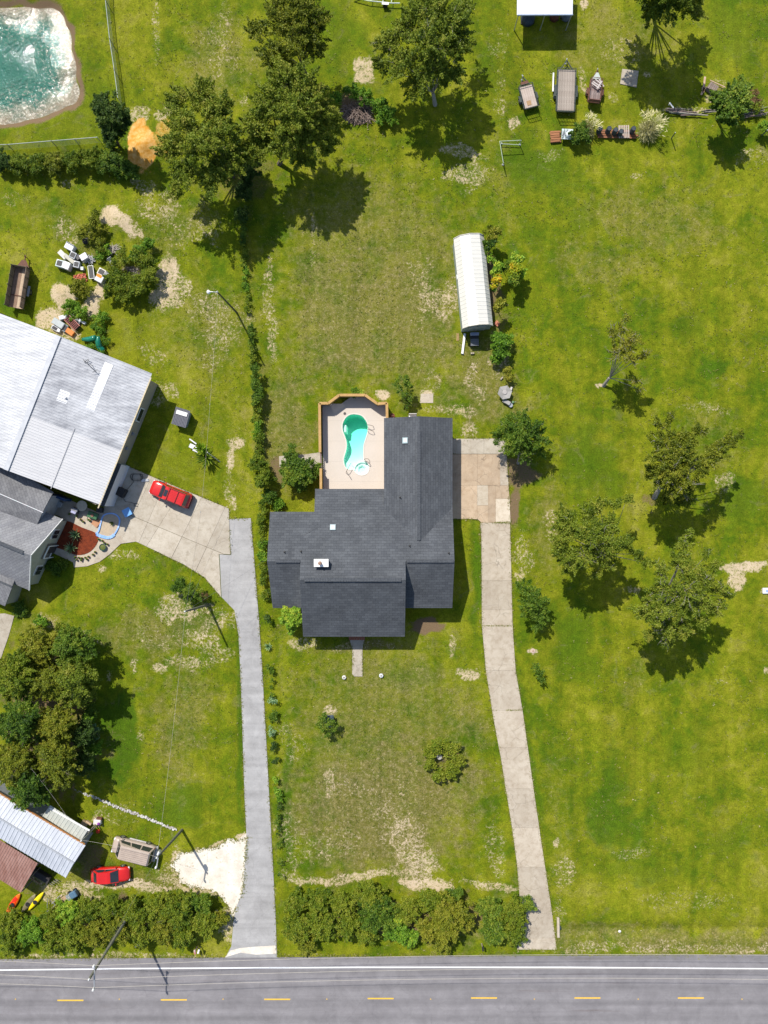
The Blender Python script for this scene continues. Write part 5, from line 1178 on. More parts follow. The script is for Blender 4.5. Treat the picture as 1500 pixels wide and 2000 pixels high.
for p in (P(982, 322), P(979, 281), P(1015, 283)): MB().box((p.x - c.x, p.y - c.y, .05), (.2, .2, .1)).build('foot', M_STEEL, o)

# ------------------------------------------------------------------ back yard items
gc = thing('garden_cart', (*P(927.5, 661, .9)[:2], 0), 'small dark garden cart with slatted bed standing below the white shed', 'cart', rz=math.radians(2))
MB().box((0, .55, .75), (1.0, .35, .3)).build('front_box', mk('cart_blue_grey', (.30, .33, .42), (.22, .25, .33), 3, .4), gc, bev=.04)
MB().box((0, .22, .62), (.95, .36, .12)).build('seat', M_BLACK, gc, bev=.04)
for k in range(6): MB().box((0, 0, 0), (.95, .11, .03)).build('slat', mk('cart_slats', (.17, .18, .20), (.12, .13, .15), 3, .6, vary=.2), gc, loc=(0, -.05 - k * .135, .66))
for x in (-.45, .45):
    for y in (.5, -.6): MB().tube([(x - .06, y, .22), (x + .06, y, .22)], .22, 14).build('wheel', M_TYRE, gc)
m = MB(); m.beam((-.4, .7, .4), (-.4, -.8, .5), .05, .05); m.beam((.4, .7, .4), (.4, -.8, .5), .05, .05); m.build('frame', M_FRM, gc)
def simple(name, px, py, z, parts, label, cat, rz=0.0, z0=0.0, group=None):
    c = P(px, py, z); o = thing(name, (c.x, c.y, z0), label, cat, rz=rz, group=group)
    for nm, mt, mb, kw in parts: mb.build(nm, mt, o, **kw)
    return o
simple('downspout', 905.5, 671, .2, [('pipe', M_TRIM, MB().box((0, 0, .12), (.26, 2.4, .14)), dict(bev=.02)), ('end_lip', M_STEEL, MB().box((0, -1.2, .12), (.30, .06, .18)), {})], 'long white gutter length lying below the white shed', 'gutter', rz=math.radians(-7))
simple('timber_offcut', 894, 658, .1, [('board', mk('fresh_timber', (.50, .32, .16)), MB().box((-.07, 0, .04), (.09, .9, .06)), {}), ('batten', mk('fresh_timber2', (.46, .29, .14)), MB().box((.08, 0, .04), (.08, .85, .06)), {})], 'two thin tan timber offcuts left of the white gutter length', 'timber')
def cblock(px, py, rz, label):
    m = MB(); m.box((0, .075, .1), (.4, .03, .2)); m.box((0, -.075, .1), (.4, .03, .2)); [m.box((x, 0, .1), (.03, .13, .2)) for x in (-.185, 0, .185)]
    c = P(px, py, .1); o = thing('concrete_block', (c.x, c.y, 0), label, 'block', rz=rz); MB().box((0, 0, .19), (.42, .2, .02)).build('face', M_CONC4, o); m.build('web', M_CONC4, o)
cblock(922.5, 690, .05, 'lone concrete block below the dark garden cart'); cblock(979.5, 739, math.radians(50), 'lone concrete block above the grey hexagonal table')
for (px, py, rz, mtc, lab) in ((672, 1323, .9, (.62, .60, .56), 'left white patio stone beyond the end of the front path'), (744.5, 1319.5, 0, (.66, .67, .68), 'right white patio stone beyond the end of the front path')):
    simple('stone_planter', px, py, .1, [('block', mk('white_stone' + str(px), mtc, None, 6, .8), MB().lathe([(.22, 0), (.27, .05), (.26, .2), (.19, .26), (.04, .25)], 7), {}), ('soil', M_JOINT, MB().lathe([(.09, .255), (.09, .27)], 7), {})], lab, 'stone', rz=rz)
simple('brick_piece', 970.5, 632, .1, [('brick', mk('orange_brick', (.52, .20, .12), (.42, .15, .09), 6, .85), MB().box((0, -.17, .1), (.5, .25, .2)), {}), ('brick', mk('orange_brick', (.52, .2, .12)), MB().box((.02, .14, .1), (.5, .27, .2)), {})], 'pair of orange-red bricks beside the lower right shed corner', 'bricks', rz=math.radians(50))
# hexagonal table with umbrella hole and benches
c = P(986, 766.5, .75); ht = thing('picnic_table', (c.x, c.y, 0), 'weathered grey hexagonal table with a raised round centre, beside the right boundary', 'table', rz=.2)
for k in range(6):
    a0, a1 = math.pi / 3 * k, math.pi / 3 * (k + 1); MB().prism([(.20 * math.cos(a0), .20 * math.sin(a0)), (.86 * math.cos(a0), .86 * math.sin(a0)), (.86 * math.cos(a1), .86 * math.sin(a1)), (.20 * math.cos(a1), .20 * math.sin(a1))], 0, .05).build('top_panel', mk('grey_table_top', (.30, .29, .27), (.38, .36, .34), 2, .8, vary=.25), ht, loc=(0, 0, .72))
MB().lathe([(.24, 0), (.27, .04), (.22, .08), (.12, .07)], 18, (0, 0, .77)).build('centre', mk('pale_concrete_disc', (.42, .39, .37)), ht); MB().lathe([(.3, 0), (.15, .1), (.12, .6), (.3, .72)], 12).build('pedestal', M_CONC4, ht)
simple('stone_bench', 989.5, 785, .4, [('seat', mk('grey_table_top', (.3, .29, .27)), MB().box((0, 0, .42), (.95, .45, .08)), dict(bev=.03)), ('leg', M_CONC4, MB().box((-.3, 0, .19), (.1, .35, .38)), {}), ('leg', M_CONC4, MB().box((.3, 0, .19), (.1, .35, .38)), {})], 'small grey bench below the hexagonal table', 'bench', rz=-.5)
simple('plastic_tub', 997.5, 791.5, .2, [('tub', mk('pale_tub', (.45, .44, .40)), MB().lathe([(.2, 0), (.24, .22), (.2, .23), (.17, .08), (.01, .07)], 12), {}), ('rim', M_STEEL, MB().lathe([(.25, .21), (.25, .24)], 12), {})], 'small pale tub at the foot of the grey bench', 'tub')
simple('water_can', 1002, 785.5, .2, [('body', mk('green_can', (.15, .28, .15)), MB().lathe([(.13, 0), (.13, .22), (.05, .27)], 10), {}), ('spout', M_STEEL, MB().tube([(.1, 0, .1), (.35, .05, .25)], .02), {})], 'green and white watering can right of the grey bench', 'watering can')
simple('stool', 998.5, 758.5, .3, [('seat', mk('white_block', (.62, .59, .55)), MB().box((0, 0, .3), (.22, .34, .08)), {}), ('leg', M_CONC4, MB().box((0, 0, .13), (.12, .2, .26)), {})], 'small white stool at the upper right of the hexagonal table', 'stool', rz=-.3)
# box in the front lawn
c = P(641.5, 1409, .9); wbx = thing('well_box', (c.x, c.y, 0), 'square box with dark blue-grey roof under the small lawn tree', 'well cover', rz=.04)
MB().box((0, 0, .42), (.95, 1.0, .84)).build('box', mk('box_grey', (.25, .25, .25)), wbx)
for s_ in (-1, 1): MB().solid([(0, -.7, 1.05), (s_ * .62, -.7, .86), (s_ * .62, .7, .86), (0, .7, 1.05)][::s_], .04).build('roof', mk('slate_blue_roof', (.075, .105, .135), (.06, .08, .1), 4, .7), wbx)
simple('birdbath', 858, 1478, .5, [('bowl', mk('grey_stoneware', (.36, .34, .31)), MB().lathe([(.28, .55), (.32, .62), (.27, .63), (.05, .58)], 14), {}), ('pedestal', mk('grey_stoneware', (.36, .34, .31)), MB().lathe([(.2, 0), (.09, .1), (.08, .5), (.16, .57)], 10), {})], 'small grey birdbath inside the ring of yellowing shrubs', 'birdbath')
bench = simple('garden_bench', 806, 812, .5, [('seat', M_TRIM, MB().box((0, 0, .42), (.9, .35, .05)), {}), ('back', M_TRIM, MB().box((0, .2, .7), (.9, .04, .4)), {}), ('leg', M_STEEL, MB().box((-.4, 0, .2), (.05, .3, .4)), {}), ('leg', M_STEEL, MB().box((.4, 0, .2), (.05, .3, .4)), {})], 'small white bench against the top edge of the garage wing', 'bench')
simple('rust_pot', 766, 812, .4, [('pot', mk('red_brown_pot', (.26, .08, .05)), MB().lathe([(.22, 0), (.3, .4), (.26, .42), (.2, .3), (.01, .28)], 12), {}), ('lid', mk('red_brown_pot2', (.35, .16, .12)), MB().lathe([(.16, .40), (.1, .48), (.01, .5)], 12), {})], 'rust-red pot in the corner outside the right deck fence', 'pot')
simple('clay_stump', 1041.5, 1271.5, .1, [('disc', mk('pale_stump', (.55, .42, .33)), MB().lathe([(.3, 0), (.28, .06), (.02, .07)], 9), {}), ('ring', mk('stump_ring', (.4, .28, .2)), MB().lathe([(.14, .065), (.12, .08)], 9), {})], 'pale tan stump disc in the strip right of the long driveway', 'stump')
# brush pile
def sticks(px, py, n, L, label, r=.03, mt=None, spread=1.0, h=.7, name='brush_pile'):
    b = P(px, py); o = thing(name, (b.x, b.y, 0), label, 'brush pile'); m = MB()
    for k in range(n):
        a = R.uniform(0, 3.14); l = L * R.uniform(.4, 1); x, y = R.uniform(-spread, spread), R.uniform(-spread * .6, spread * .6); z = R.uniform(.05, h) * math.exp(-(x * x + y * y) / spread ** 2)
        m.tube([(x - math.cos(a) * l / 2, y - math.sin(a) * l / 2, z + .02), (x + R.uniform(-.1, .1), y + R.uniform(-.1, .1), z + .12), (x + math.cos(a) * l / 2, y + math.sin(a) * l / 2, z * .6 + .03)], [r, r * .8, r * .3], 4, cap=False)
    q = m.build('sticks', mt or M_BARKG, o, fix=False); q['kind'] = 'stuff'
    MB().lathe([(spread * .9, 0), (spread * .6, h * .35), (spread * .2, h * .55), (.02, h * .6)], 10).build('heap', mk('brush_litter', (.10, .07, .05), (.16, .11, .08), 5, .95, bump=1), o)
    return o
sticks(698, 222, 170, 2.0, 'heap of dark branches and brush at the back boundary', .035, mk('dark_sticks', (.18, .12, .10), (.3, .24, .2), 5, .9), 1.6, .9)
sticks(257, 532, 90, 1.3, 'heap of bare grey sticks inside the ring of brambles', .025, M_BARKG, .8, .6)
sticks(222, 488, 60, 1.2, 'pile of bleached laths below the upper sand heap', .03, mk('bleached_lath', (.5, .45, .38)), .6, .4)
sticks(176, 507, 70, 1.0, 'pile of white and grey rods beside the scrapped appliances', .03, mk('white_rods', (.6, .6, .6), (.35, .35, .33), 6, .6), .55, .4)

# ------------------------------------------------------------------ scrapped appliances and junk
M_APW = mk('white_enamel', (.74, .74, .74), (.62, .62, .62), 3, .3)
def appliance(px, py, w, d, h, rz, label, lid=None, top='panel', face=(.74, .74, .74), cat='appliance', name='appliance'):
    c = P(px, py, h); o = thing(name, (c.x, c.y, 0), label, cat, rz=rz); mt = mk('enamel_%d_%d' % (px, py), face, tuple(x * .85 for x in face), 3, .35)
    MB().box((0, 0, h / 2), (w, d, h)).build('cabinet', mt, o, bev=.03)
    if top == 'panel': MB().box((0, d * .42, h + .05), (w * .95, d * .14, .12)).build('control_panel', mk('panel_grey', (.3, .3, .32)), o); MB().box((0, -d * .05, h + .012), (w * .75, d * .6, .02)).build('lid', M_TRIM if lid is None else lid, o)
    if top == 'dark': MB().box((0, 0, h + .012), (w * .72, d * .7, .02)).build('opening', M_BLACK, o); MB().box((-w * .3, d * .38, h + .03), (w * .2, d * .1, .05)).build('dial', M_STEEL, o)
    if top == 'plain': MB().box((0, 0, h + .008), (w * .9, d * .9, .012)).build('top', mt, o); MB().box((w * .42, 0, h * .6), (.05, .04, h * .4)).build('handle', M_STEEL, o)
    return o
A = appliance
A(135, 481, 1.05, .75, .7, math.radians(-28), 'white chest appliance, topmost of the scrapped ones'); A(122, 497, 1.2, .6, .35, math.radians(-45), 'long tan-white panel box left of the grey washer', top='plain', face=(.58, .56, .48)); A(135, 505, 1.5, .45, .5, math.radians(-40), 'drab olive slab lying left of the open white frame', top='plain', face=(.42, .40, .32))
A(142, 498, .75, .75, .6, math.radians(-25), 'grey square washer in the middle of the scrapped appliances', top='dark', face=(.40, .42, .44)); A(163, 501, .85, .75, .75, math.radians(30), 'white square washer right of the grey one', top='plain', face=(.72, .70, .74))
A(116, 514, .85, .85, .7, math.radians(-15), 'pale dryer with dark round door, lower left of the group', top='dark', face=(.55, .62, .62)); A(129, 518, .85, .85, .8, math.radians(-22), 'bright white washer next to the pale dryer, lower left', top='plain', face=(.78, .78, .76)); A(149, 516, .7, .75, .5, math.radians(-12), 'small grey and white set below the middle of the group', top='dark', face=(.5, .52, .54))
A(160, 524, .35, .4, .4, 0, 'tiny white box right of the small grey set', top='plain', face=(.7, .74, .7)); A(152, 502, .5, .6, .5, .5, 'black box wedged between the two square washers', top='plain', face=(.03, .03, .035))
A(198, 531, .9, .8, .7, math.radians(-28), 'cream cooker with dark burner ring beside the round grill', top='dark', face=(.62, .58, .48)); q = A(194, 543, .95, .9, .75, math.radians(-28), 'orange and white cabinet below the cream cooker', top='plain', face=(.66, .66, .66)); MB().box((-.12, .22, .78), (.62, .35, .02)).build('orange_panel', mk('orange_enamel', (.75, .27, .02)), q)
simple('kettle_grill', 209, 537, .6, [('bowl', M_BLACK, MB().lathe([(.15, .3), (.38, .45), (.42, .62), (.4, .66)], 16), {}), ('lid', mk('grey_lid', (.16, .16, .18), (.3, .3, .32), 3, .4), MB().lathe([(.38, .66), (.3, .78), (.1, .84), (.02, .85)], 16), {}), ('leg', M_STEEL, MB().tube([(0, .25, 0), (0, .1, .4)], .02), {}), ('leg', M_STEEL, MB().tube([(.22, -.15, 0), (.1, -.05, .4)], .02), {})], 'round black kettle grill next to the cream cooker', 'grill')
o = simple('metal_frame', 178.5, 532, .4, [('frame', M_TRIM, MB().beam((-.3, -.75, .5), (.3, -.75, .5), .05, .05).beam((-.3, .75, .5), (.3, .75, .5), .05, .05).beam((-.3, -.75, .5), (-.3, .75, .5), .05, .05).beam((.3, -.75, .5), (.3, .75, .5), .05, .05), {}), ('panel', M_BLACK, MB().box((0, 0, .25), (.5, 1.35, .4)), {})], 'upright dark box with thin white rim between the laths and cooker', 'frame', rz=.12)
simple('folding_chair', 217, 512, .5, [('seat', M_APW, MB().box((0, 0, .3), (.5, .6, .04), rx=.4), {}), ('back', M_APW, MB().box((.1, .35, .5), (.5, .5, .04), rx=1.0), {}), ('leg', M_STEEL, MB().tube([(-.4, -.3, 0), (.2, .6, .6)], .025), {}), ('leg', M_STEEL, MB().tube([(.3, -.4, 0), (-.3, .5, .6)], .025), {})], 'collapsed white folding chair left of the brambles', 'chair', rz=.6)
# crumpled orange sheet
c = P(156, 543, .2); o = thing('tarp', (c.x, c.y, 0), 'crumpled orange-pink sheet lying below the scrapped appliances', 'tarp', rz=.2); m = MB(); nx = 12
for j in range(nx):
    for i in range(nx): m.v.append(((i / 11 - .5) * 1.5 + R.uniform(-.05, .05), (j / 11 - .5) * .95 + R.uniform(-.05, .05), .14 + .14 * math.sin(i * 1.7 + j * .6) * math.cos(j * 1.3) + R.uniform(-.04, .04)))
for j in range(nx - 1):
    for i in range(nx - 1): m.f.append([j * nx + i, j * nx + i + 1, (j + 1) * nx + i + 1, (j + 1) * nx + i])
m.build('sheet', mk('salmon_sheet', (.62, .20, .12), (.50, .15, .09), 3, .7), o, fix=False); MB().box((0, 0, .04), (1.1, .6, .08)).build('board', M_PLANK3, o)
simple('white_bucket', 231.5, 433.5, .3, [('pail', M_APW, MB().lathe([(.16, 0), (.2, .36), (.17, .36), (.14, .1)], 14), {}), ('lid', M_APW, MB().lathe([(.2, .34), (.2, .38), (.01, .38)], 14), {})], 'white bucket standing on the upper sand heap', 'bucket')
for (px, py, lab) in ((168, 470, 'old tyre lying left of the dark bin in the junk yard'), (175, 452, 'dark tyre half under the brownish bush')):
    simple('tyre', px, py, .1, [('tread', M_TYRE, MB().tube([(.33 * math.cos(a), .33 * math.sin(a), .12) for a in [6.283 * k / 16 for k in range(17)]], .11, 8), {}), ('sidewall', M_BLACK, MB().lathe([(.36, .2), (.24, .22)], 16), {})], lab, 'tyre')
simple('rusty_bin', 206, 478, .5, [('bin', mk('rust_bin', (.12, .035, .03)), MB().lathe([(.26, 0), (.28, .55), (.25, .56), (.23, .15), (.01, .12)], 14), {}), ('band', M_FRMR, MB().lathe([(.29, .3), (.29, .35)], 14), {})], 'round rusty open bin above the white folding chair', 'bin')
# scrap pile at the workshop corner
for (px, py, w, d, h, rz, f, tp, lab) in ((113, 631, 1.45, .75, .6, -32, (.42, .46, .46), 'plain', 'grey slab-topped cabinet touching the workshop roof corner'), (123, 619, 1.0, .5, .5, 15, (.66, .66, .66), 'plain', 'white crumpled box at the top of the scrap pile'), (127, 641, .45, .9, .4, -30, (.2, .22, .24), 'dark', 'narrow black and white crate in the scrap pile'), (160, 628, .9, .3, .3, -28, (.62, .64, .68), 'plain', 'white narrow box at the right of the scrap pile'), (136, 648, 1.0, .6, .4, -35, (.62, .20, .03), 'plain', 'orange cabinet lying at the foot of the scrap pile'), (107, 641, .9, .5, .4, -30, (.55, .56, .60), 'dark', 'pale box with round hole under the roof corner'), (114, 645, .4, .4, .4, -20, (.7, .7, .7), 'plain', 'small white box at the roof corner')):
    A(px, py, w, d, h, math.radians(rz), lab, top=tp, face=f)
c = P(140, 630, .6); o = thing('slatted_rack', (c.x, c.y, 0), 'dark red slatted rack lying across the scrap pile', 'rack', rz=math.radians(-45))
for k in range(9): MB().box((0, 0, 0), (.12, .75, .04)).build('slat', mk('maroon_slat', (.20, .045, .035), (.12, .03, .03), 4, .6, vary=.3), o, loc=(-.8 + k * .2, 0, .55))
m = MB(); m.box((0, .4, .5), (1.8, .06, .1)); m.box((0, -.4, .5), (1.8, .06, .1)); m.build('rail', mk('salmon_rail', (.6, .25, .2)), o)
for x in (-.8, .8): MB().box((0, 0, 0), (.08, .7, .48)).build('leg', M_FRM, o, loc=(x, 0, .24))
simple('mower', 149, 628, .4, [('deck', mk('grey_deck', (.25, .26, .27)), MB().lathe([(.35, .1), (.38, .25), (.2, .32)], 12), {}), ('engine', M_BLACK, MB().lathe([(.18, .3), (.17, .45), (.05, .5)], 10), {}), ('handle', M_STEEL, MB().tube([(-.2, .2, .3), (-.6, .5, .8), (-.4, .8, .8), (.2, .3, .3)], .02), {})], 'grey push mower at the right side of the dark red rack', 'mower')
# green slide tubes
M_SLIDE = mk('green_slide_plastic', (.005, .17, .11), (.005, .14, .09), 2, .25, spec=.6)
for pts, lab in (([(161, 663, .35), (175, 663, .45), (187, 660, .7)], 'left straight piece of green plastic slide, lying on the weeds'), ([(192, 657, .9), (192, 668, .8), (194, 677, .6), (202, 686, .35)], 'curved green plastic slide tube beside the straight piece')):
    w = [P(a, b, c_) for a, b, c_ in pts]; o = thing('slide_tube', (w[0].x, w[0].y, 0), lab, 'slide'); q = [(p.x - w[0].x, p.y - w[0].y, p.z) for p in w]
    fine = []
    for k in range(len(q) - 1):
        for t in (0, .33, .66): fine.append(tuple(q[k][i] + (q[k + 1][i] - q[k][i]) * t for i in range(3)))
    fine.append(q[-1]); MB().tube(fine, [.20 + .14 * min(1, k / 3) for k in range(len(fine))] if 'straight' in lab else .36, 14).build('tube', M_SLIDE, o, smooth=True); k2 = len(fine) // 2
    MB().tube([fine[k2], tuple(fine[k2][i] + (fine[k2 + 1][i] - fine[k2][i]) * .2 for i in range(3))], .385 if 'curved' in lab else .32, 14).build('flange', M_SLIDE, o)

# ------------------------------------------------------------------ left lawn and patio items
c = P(353, 815, 1.3); dh = thing('pump_house', (c.x, c.y, 0), 'tiny hut with ribbed dark roof and a white sheet on it, right of the workshop', 'hut', rz=math.radians(-17))
MB().box((0, 0, .55), (1.35, 1.75, 1.1)).build('wall', mk('hut_wall', (.32, .36, .38)), dh)
rf = MB(); me_ = corr_mesh('roof_panel', 1.75, 2.05, .17, .03); me_.materials.append(mk('dark_ribbed_roof', (.10, .10, .12), (.14, .14, .16), 4, .6)); r_ = link('roof', me_, None, dh); r_.location = (0, 1.02, 1.36); r_.rotation_euler = (.08, 0, 0)
MB().box((0, .48, 1.39), (1.3, .46, .03), rx=.08).build('white_sheet', M_TRIM, dh); MB().box((0, 0, 1.15), (1.6, 1.9, .1)).build('eaves_board', M_BLACK, dh)
for (px, py, w, d_, rz, z, lab) in ((375.5, 872, .75, .5, -24, .5, 'left white seat pad of the pair beside the sago palm'), (382.5, 878, .75, .55, -24, .6, 'right white seat pad of the pair, touching the sago palm')):
    simple('lounge_seat', px, py, z, [('pad', M_APW, MB().box((0, 0, .45), (w, d_, .08)), dict(bev=.03)), ('leg', M_STEEL, MB().box((-.25, 0, .2), (.05, .4, .4)), {}), ('leg', M_STEEL, MB().box((.25, 0, .2), (.05, .4, .4)), {})], lab, 'seat', rz=math.radians(rz))
simple('white_board', 376.5, 862, .5, [('board', M_APW, MB().box((0, 0, .45), (1.0, .14, .05)), {}), ('prop', M_STEEL, MB().box((.3, 0, .2), (.05, .05, .4)), {})], 'narrow grey-white board above the two white pads', 'board', rz=math.radians(-36))
bent_post(430.5, 902.5, 405, 883.5, 'pale leaning pipe pole sticking out of the sago palm', .06, 1.6, M_STEEL, 'pipe_pole')
c = P(197, 1005); 
simple('blue_crate', 249, 1000.5, .4, [('bin', mk('sky_blue_plastic', (.18, .40, .75), (.14, .34, .66), 3, .4), MB().box((0, 0, .28), (.85, .85, .56)), dict(bev=.06)), ('lid', mk('sky_blue_plastic', (.18, .4, .75)), MB().box((0, 0, .58), (.92, .92, .06)), {})], 'sky blue lidded box in the shade near the roller door', 'box', rz=.5)
M_POOLB = mk('faded_blue_liner', (.20, .38, .72), (.32, .48, .78), 2.5, .5)
c = P(215, 1024); kp = thing('paddling_pool', (c.x, c.y, 0), 'collapsed oval pool with crumpled blue rim on the patio', 'paddling pool')
loop = [(198, 1047), (190, 1043), (194, 1036), (198, 1020), (202, 1008), (212, 1003), (225, 1004), (234, 1013), (233, 1026), (229, 1036), (222, 1046), (212, 1050)]
lw = [tuple(Vector(P(a, b)) - c) for a, b in smooth_loop(loop, 4)]; nL = len(lw)
m = MB()
for k in range(nL):
    a, b = Vector(lw[k]), Vector(lw[(k + 1) % nL]); wdt = .16 if (k < 12 or k > 40) is False else .38; m.beam((a.x, a.y, .1 + R.uniform(-.03, .03)), (b.x, b.y, .1), .34 if k < 6 or k > nL - 10 else .16, .14)
m.build('rim', M_POOLB, kp); MB().prism([(p[0], p[1]) for p in lw], .063, .07).build('floor', mk('sandy_pool_floor', (.48, .38, .26), (.4, .32, .24), 3, .9), kp)
M_TC = mk('terracotta', (.50, .22, .12), (.42, .18, .1), 5, .8)
simple('round_table', 160, 988, .7, [('top', mk('cream_tabletop', (.52, .48, .38)), MB().lathe([(.62, .68), (.62, .74), (.02, .74)], 18), {}), ('pedestal', M_FRM, MB().lathe([(.3, 0), (.05, .1), (.05, .68)], 10), {})], 'round cream table half under the workshop eave', 'table')
simple('patio_cart', 180.5, 1006.5, .6, [('bed', mk('dark_green_metal', (.04, .12, .05), (.06, .16, .07), 3, .4), MB().box((0, 0, .5), (1.2, .75, .3)), dict(bev=.05)), ('tray', mk('pot_brown', (.3, .14, .1)), MB().lathe([(.16, .65), (.18, .72), (.02, .7)], 10), {}), ('wheel', M_TYRE, MB().tube([(-.4, -.4, .18), (-.4, -.3, .18)], .18, 12), {}), ('wheel', M_TYRE, MB().tube([(.4, -.4, .18), (.4, -.3, .18)], .18, 12), {})], 'green metal cart with a small pot in it on the patio', 'cart', rz=-.35)
simple('storage_box', 111, 983, .6, [('box', mk('pale_grey_box', (.38, .40, .40)), MB().box((0, 0, .3), (1.1, .6, .6)), dict(bev=.04)), ('lid', mk('pale_grey_box', (.38, .4, .4)), MB().box((0, 0, .63), (1.16, .66, .06)), {})], 'pale grey storage box in the corner between cottage and workshop', 'box', rz=-.45)
simple('cupboard', 121, 972, .9, [('panel', mk('navy_panel', (.03, .07, .16)), MB().box((0, 0, .9), (1.6, .3, 1.8)), {}), ('handle', M_STEEL, MB().box((.6, -.18, .9), (.05, .05, .2)), {})], 'dark blue cupboard standing against the workshop wall', 'cupboard', rz=-.38)
simple('grill', 145, 997, .8, [('body', M_BLACK, MB().box((0, 0, .55), (.9, .6, .5)), dict(bev=.06)), ('shelf', mk('lilac_cloth', (.42, .42, .60)), MB().box((0, -.2, .85), (.6, .3, .06)), {}), ('lid', mk('grey_lid', (.16, .16, .18)), MB().box((0, .1, .85), (.8, .4, .12)), dict(bev=.05))], 'black grill with a pale cloth on it near the round table', 'grill', rz=-.4)
simple('black_crate', 235.5, 961, .8, [('box', M_BLACK, MB().box((0, 0, .5), (1.0, .95, 1.0)), dict(bev=.03)), ('lid', M_BLACK, MB().box((0, 0, 1.02), (1.05, 1.0, .05)), {})], 'black square cabinet at the middle of the roller door', 'cabinet', rz=-.5)
simple('black_crate', 194.5, 996, .6, [('box', M_BLACK, MB().box((0, 0, .35), (.6, .55, .7)), dict(bev=.03)), ('lid', M_BLACK, MB().box((0, 0, .72), (.64, .6, .05)), {})], 'small black cabinet at the lower corner of the workshop', 'cabinet', rz=-.2)
simple('wooden_step', 188, 1021, .2, [('step', mk('terracotta_mat', (.48, .25, .14), (.42, .2, .1), 2, .85), MB().box((0, 0, .12), (.9, .75, .12)), {}), ('riser', M_TC, MB().box((0, .42, .08), (.9, .08, .1)), {})], 'terracotta coloured step between the blue-rimmed pool and mulch bed', 'step', rz=.9)
simple('garden_pot', 200, 1069, .4, [('pot', mk('dark_teal_pot', (.03, .09, .08)), MB().lathe([(.26, 0), (.42, .35), (.38, .36), (.34, .25), (.02, .25)], 16), {}), ('soil', mk('pot_soil', (.12, .14, .03)), MB().lathe([(.33, .28), (.1, .34), (.01, .35)], 10), {})], 'large dark teal pot on the curved walk below the mulch bed', 'pot')
for i, (px, py) in enumerate(((147, 1088), (154, 1089), (160, 1090), (167, 1089), (173, 1087), (150, 1093), (159, 1094), (170, 1092), (182, 1083), (186, 1078), (200, 1056), (204, 1060), (193, 1053), (210, 1063), (150, 1008), (158, 1015), (163, 1019), (173, 1015), (176, 1017), (136, 1004))):
    k = ['first', 'second', 'third', 'fourth', 'fifth', 'sixth', 'seventh', 'eighth', 'ninth', 'tenth', 'eleventh', 'twelfth', 'thirteenth', 'fourteenth', 'fifteenth', 'sixteenth', 'seventeenth', 'eighteenth', 'nineteenth', 'twentieth'][i]
    simple('flower_pot', px, py, .2, [('pot', M_TC, MB().lathe([(.09, 0), (.14, .2), (.12, .21), (.1, .15)], 9), {}), ('plant', mk('pot_plant', (.07, .14, .02)), MB().lathe([(.1, .2), (.13, .28), (.04, .4)], 6), {})], (k + (' clay pot from the left in the row below the red mulch bed' if i < 8 else ' clay pot of the patio, beside the rounded tip of the mulch bed' if i < 14 else ' clay pot of the patio, on the sunlit strip above the mulch bed')), 'pot', group='small clay pots on the patio', z0=.06)
# hose coils
def hose(px, py, lab, pts=None, turns=3, r=.5):
    b = P(px, py); o = thing('hose', (b.x, b.y, .075), lab, 'hose'); q = []
    for k in range(turns * 14): a = k * .45; q.append((math.cos(a) * r * (1 + .25 * math.sin(k * .7)), math.sin(a) * r * .8 * (1 + .3 * math.cos(k * .9)), .03 + .003 * k))
    MB().tube(q, .022, 5).build('coil', M_BLACK, o, fix=False)
    if pts: MB().tube([tuple(Vector((*P(x, y)[:2], .03)) - Vector((b.x, b.y, 0))) for x, y in pts], .022, 5).build('loose_end', M_BLACK, o, fix=False)
hose(268, 932, 'tangled black hose on the concrete beside the roller door', [(262, 940), (256, 948), (250, 955), (246, 958)], 4, .65)
hose(266, 986, 'thin black hose looping below the black cabinet', [(240, 972), (246, 980), (256, 981), (264, 984)], 1, .25)
simple('car_ramp', 283, 938, .2, [('ramp', M_STEEL, MB().box((0, 0, .1), (.85, .3, .12)), {}), ('edge', M_TRIM, MB().box((0, .14, .17), (.85, .03, .04)), {})], 'grey metal plank at the nose of the red suv', 'plank', rz=.1)
# road corner items
def kayak(px, py, L, rz, label, c1, c2=None, w=.36):
    c = P(px, py, .25); o = thing('kayak', (c.x, c.y, 0), label, 'kayak', rz=rz); rings = []
    for t in np.linspace(0, 1, 13):
        s_ = max(.03, math.sin(math.pi * t) ** .6); rings.append([(-L / 2 + L * t, w * s_ * math.cos(a), .2 + .17 * s_ * math.sin(a) + .08 * (2 * t - 1) ** 4) for a in [6.283 * k / 10 for k in range(10)]])
    mt = mk('kayak_%d' % px, c1, c2 or c1, .9, .35, fine=.03, lo=.49, hi=.51); MB().loft(rings).build('hull', mt, o, smooth=True)
    MB().lathe([(.22, 0), (.26, .03), (.2, .03)], 14, (-.1, 0, .36)).build('cockpit_rim', M_BLACK, o)
kayak(26, 1765, 2.9, math.radians(56), 'red kayak fading to orange at its tip, lower left corner', (.60, .02, .008), (.65, .14, .01), .40)
kayak(70.5, 1760, 2.8, math.radians(50), 'bright yellow kayak next to the rust-red side roof', (.72, .56, .01), None, .30)
kayak(56, 1764, 2.7, math.radians(52), 'drab olive canoe between the red and the yellow kayak', (.15, .13, .07), (.22, .19, .11), .36)
c = P(138, 1750.5, .6); o = thing('utility_cart', (c.x, c.y, 0), 'blue-grey cart with tan tailboard parked above the roadside hedge', 'cart', rz=math.radians(28))
MB().box((.35, 0, .5), (.85, .75, .55)).build('body', mk('slate_blue_metal', (.07, .14, .22), (.1, .18, .27), 3, .4), o, bev=.08); MB().box((-.25, 0, .66), (.45, .68, .16)).build('engine', mk('cart_machinery', (.1, .13, .14), (.4, .42, .42), 9, .5), o)
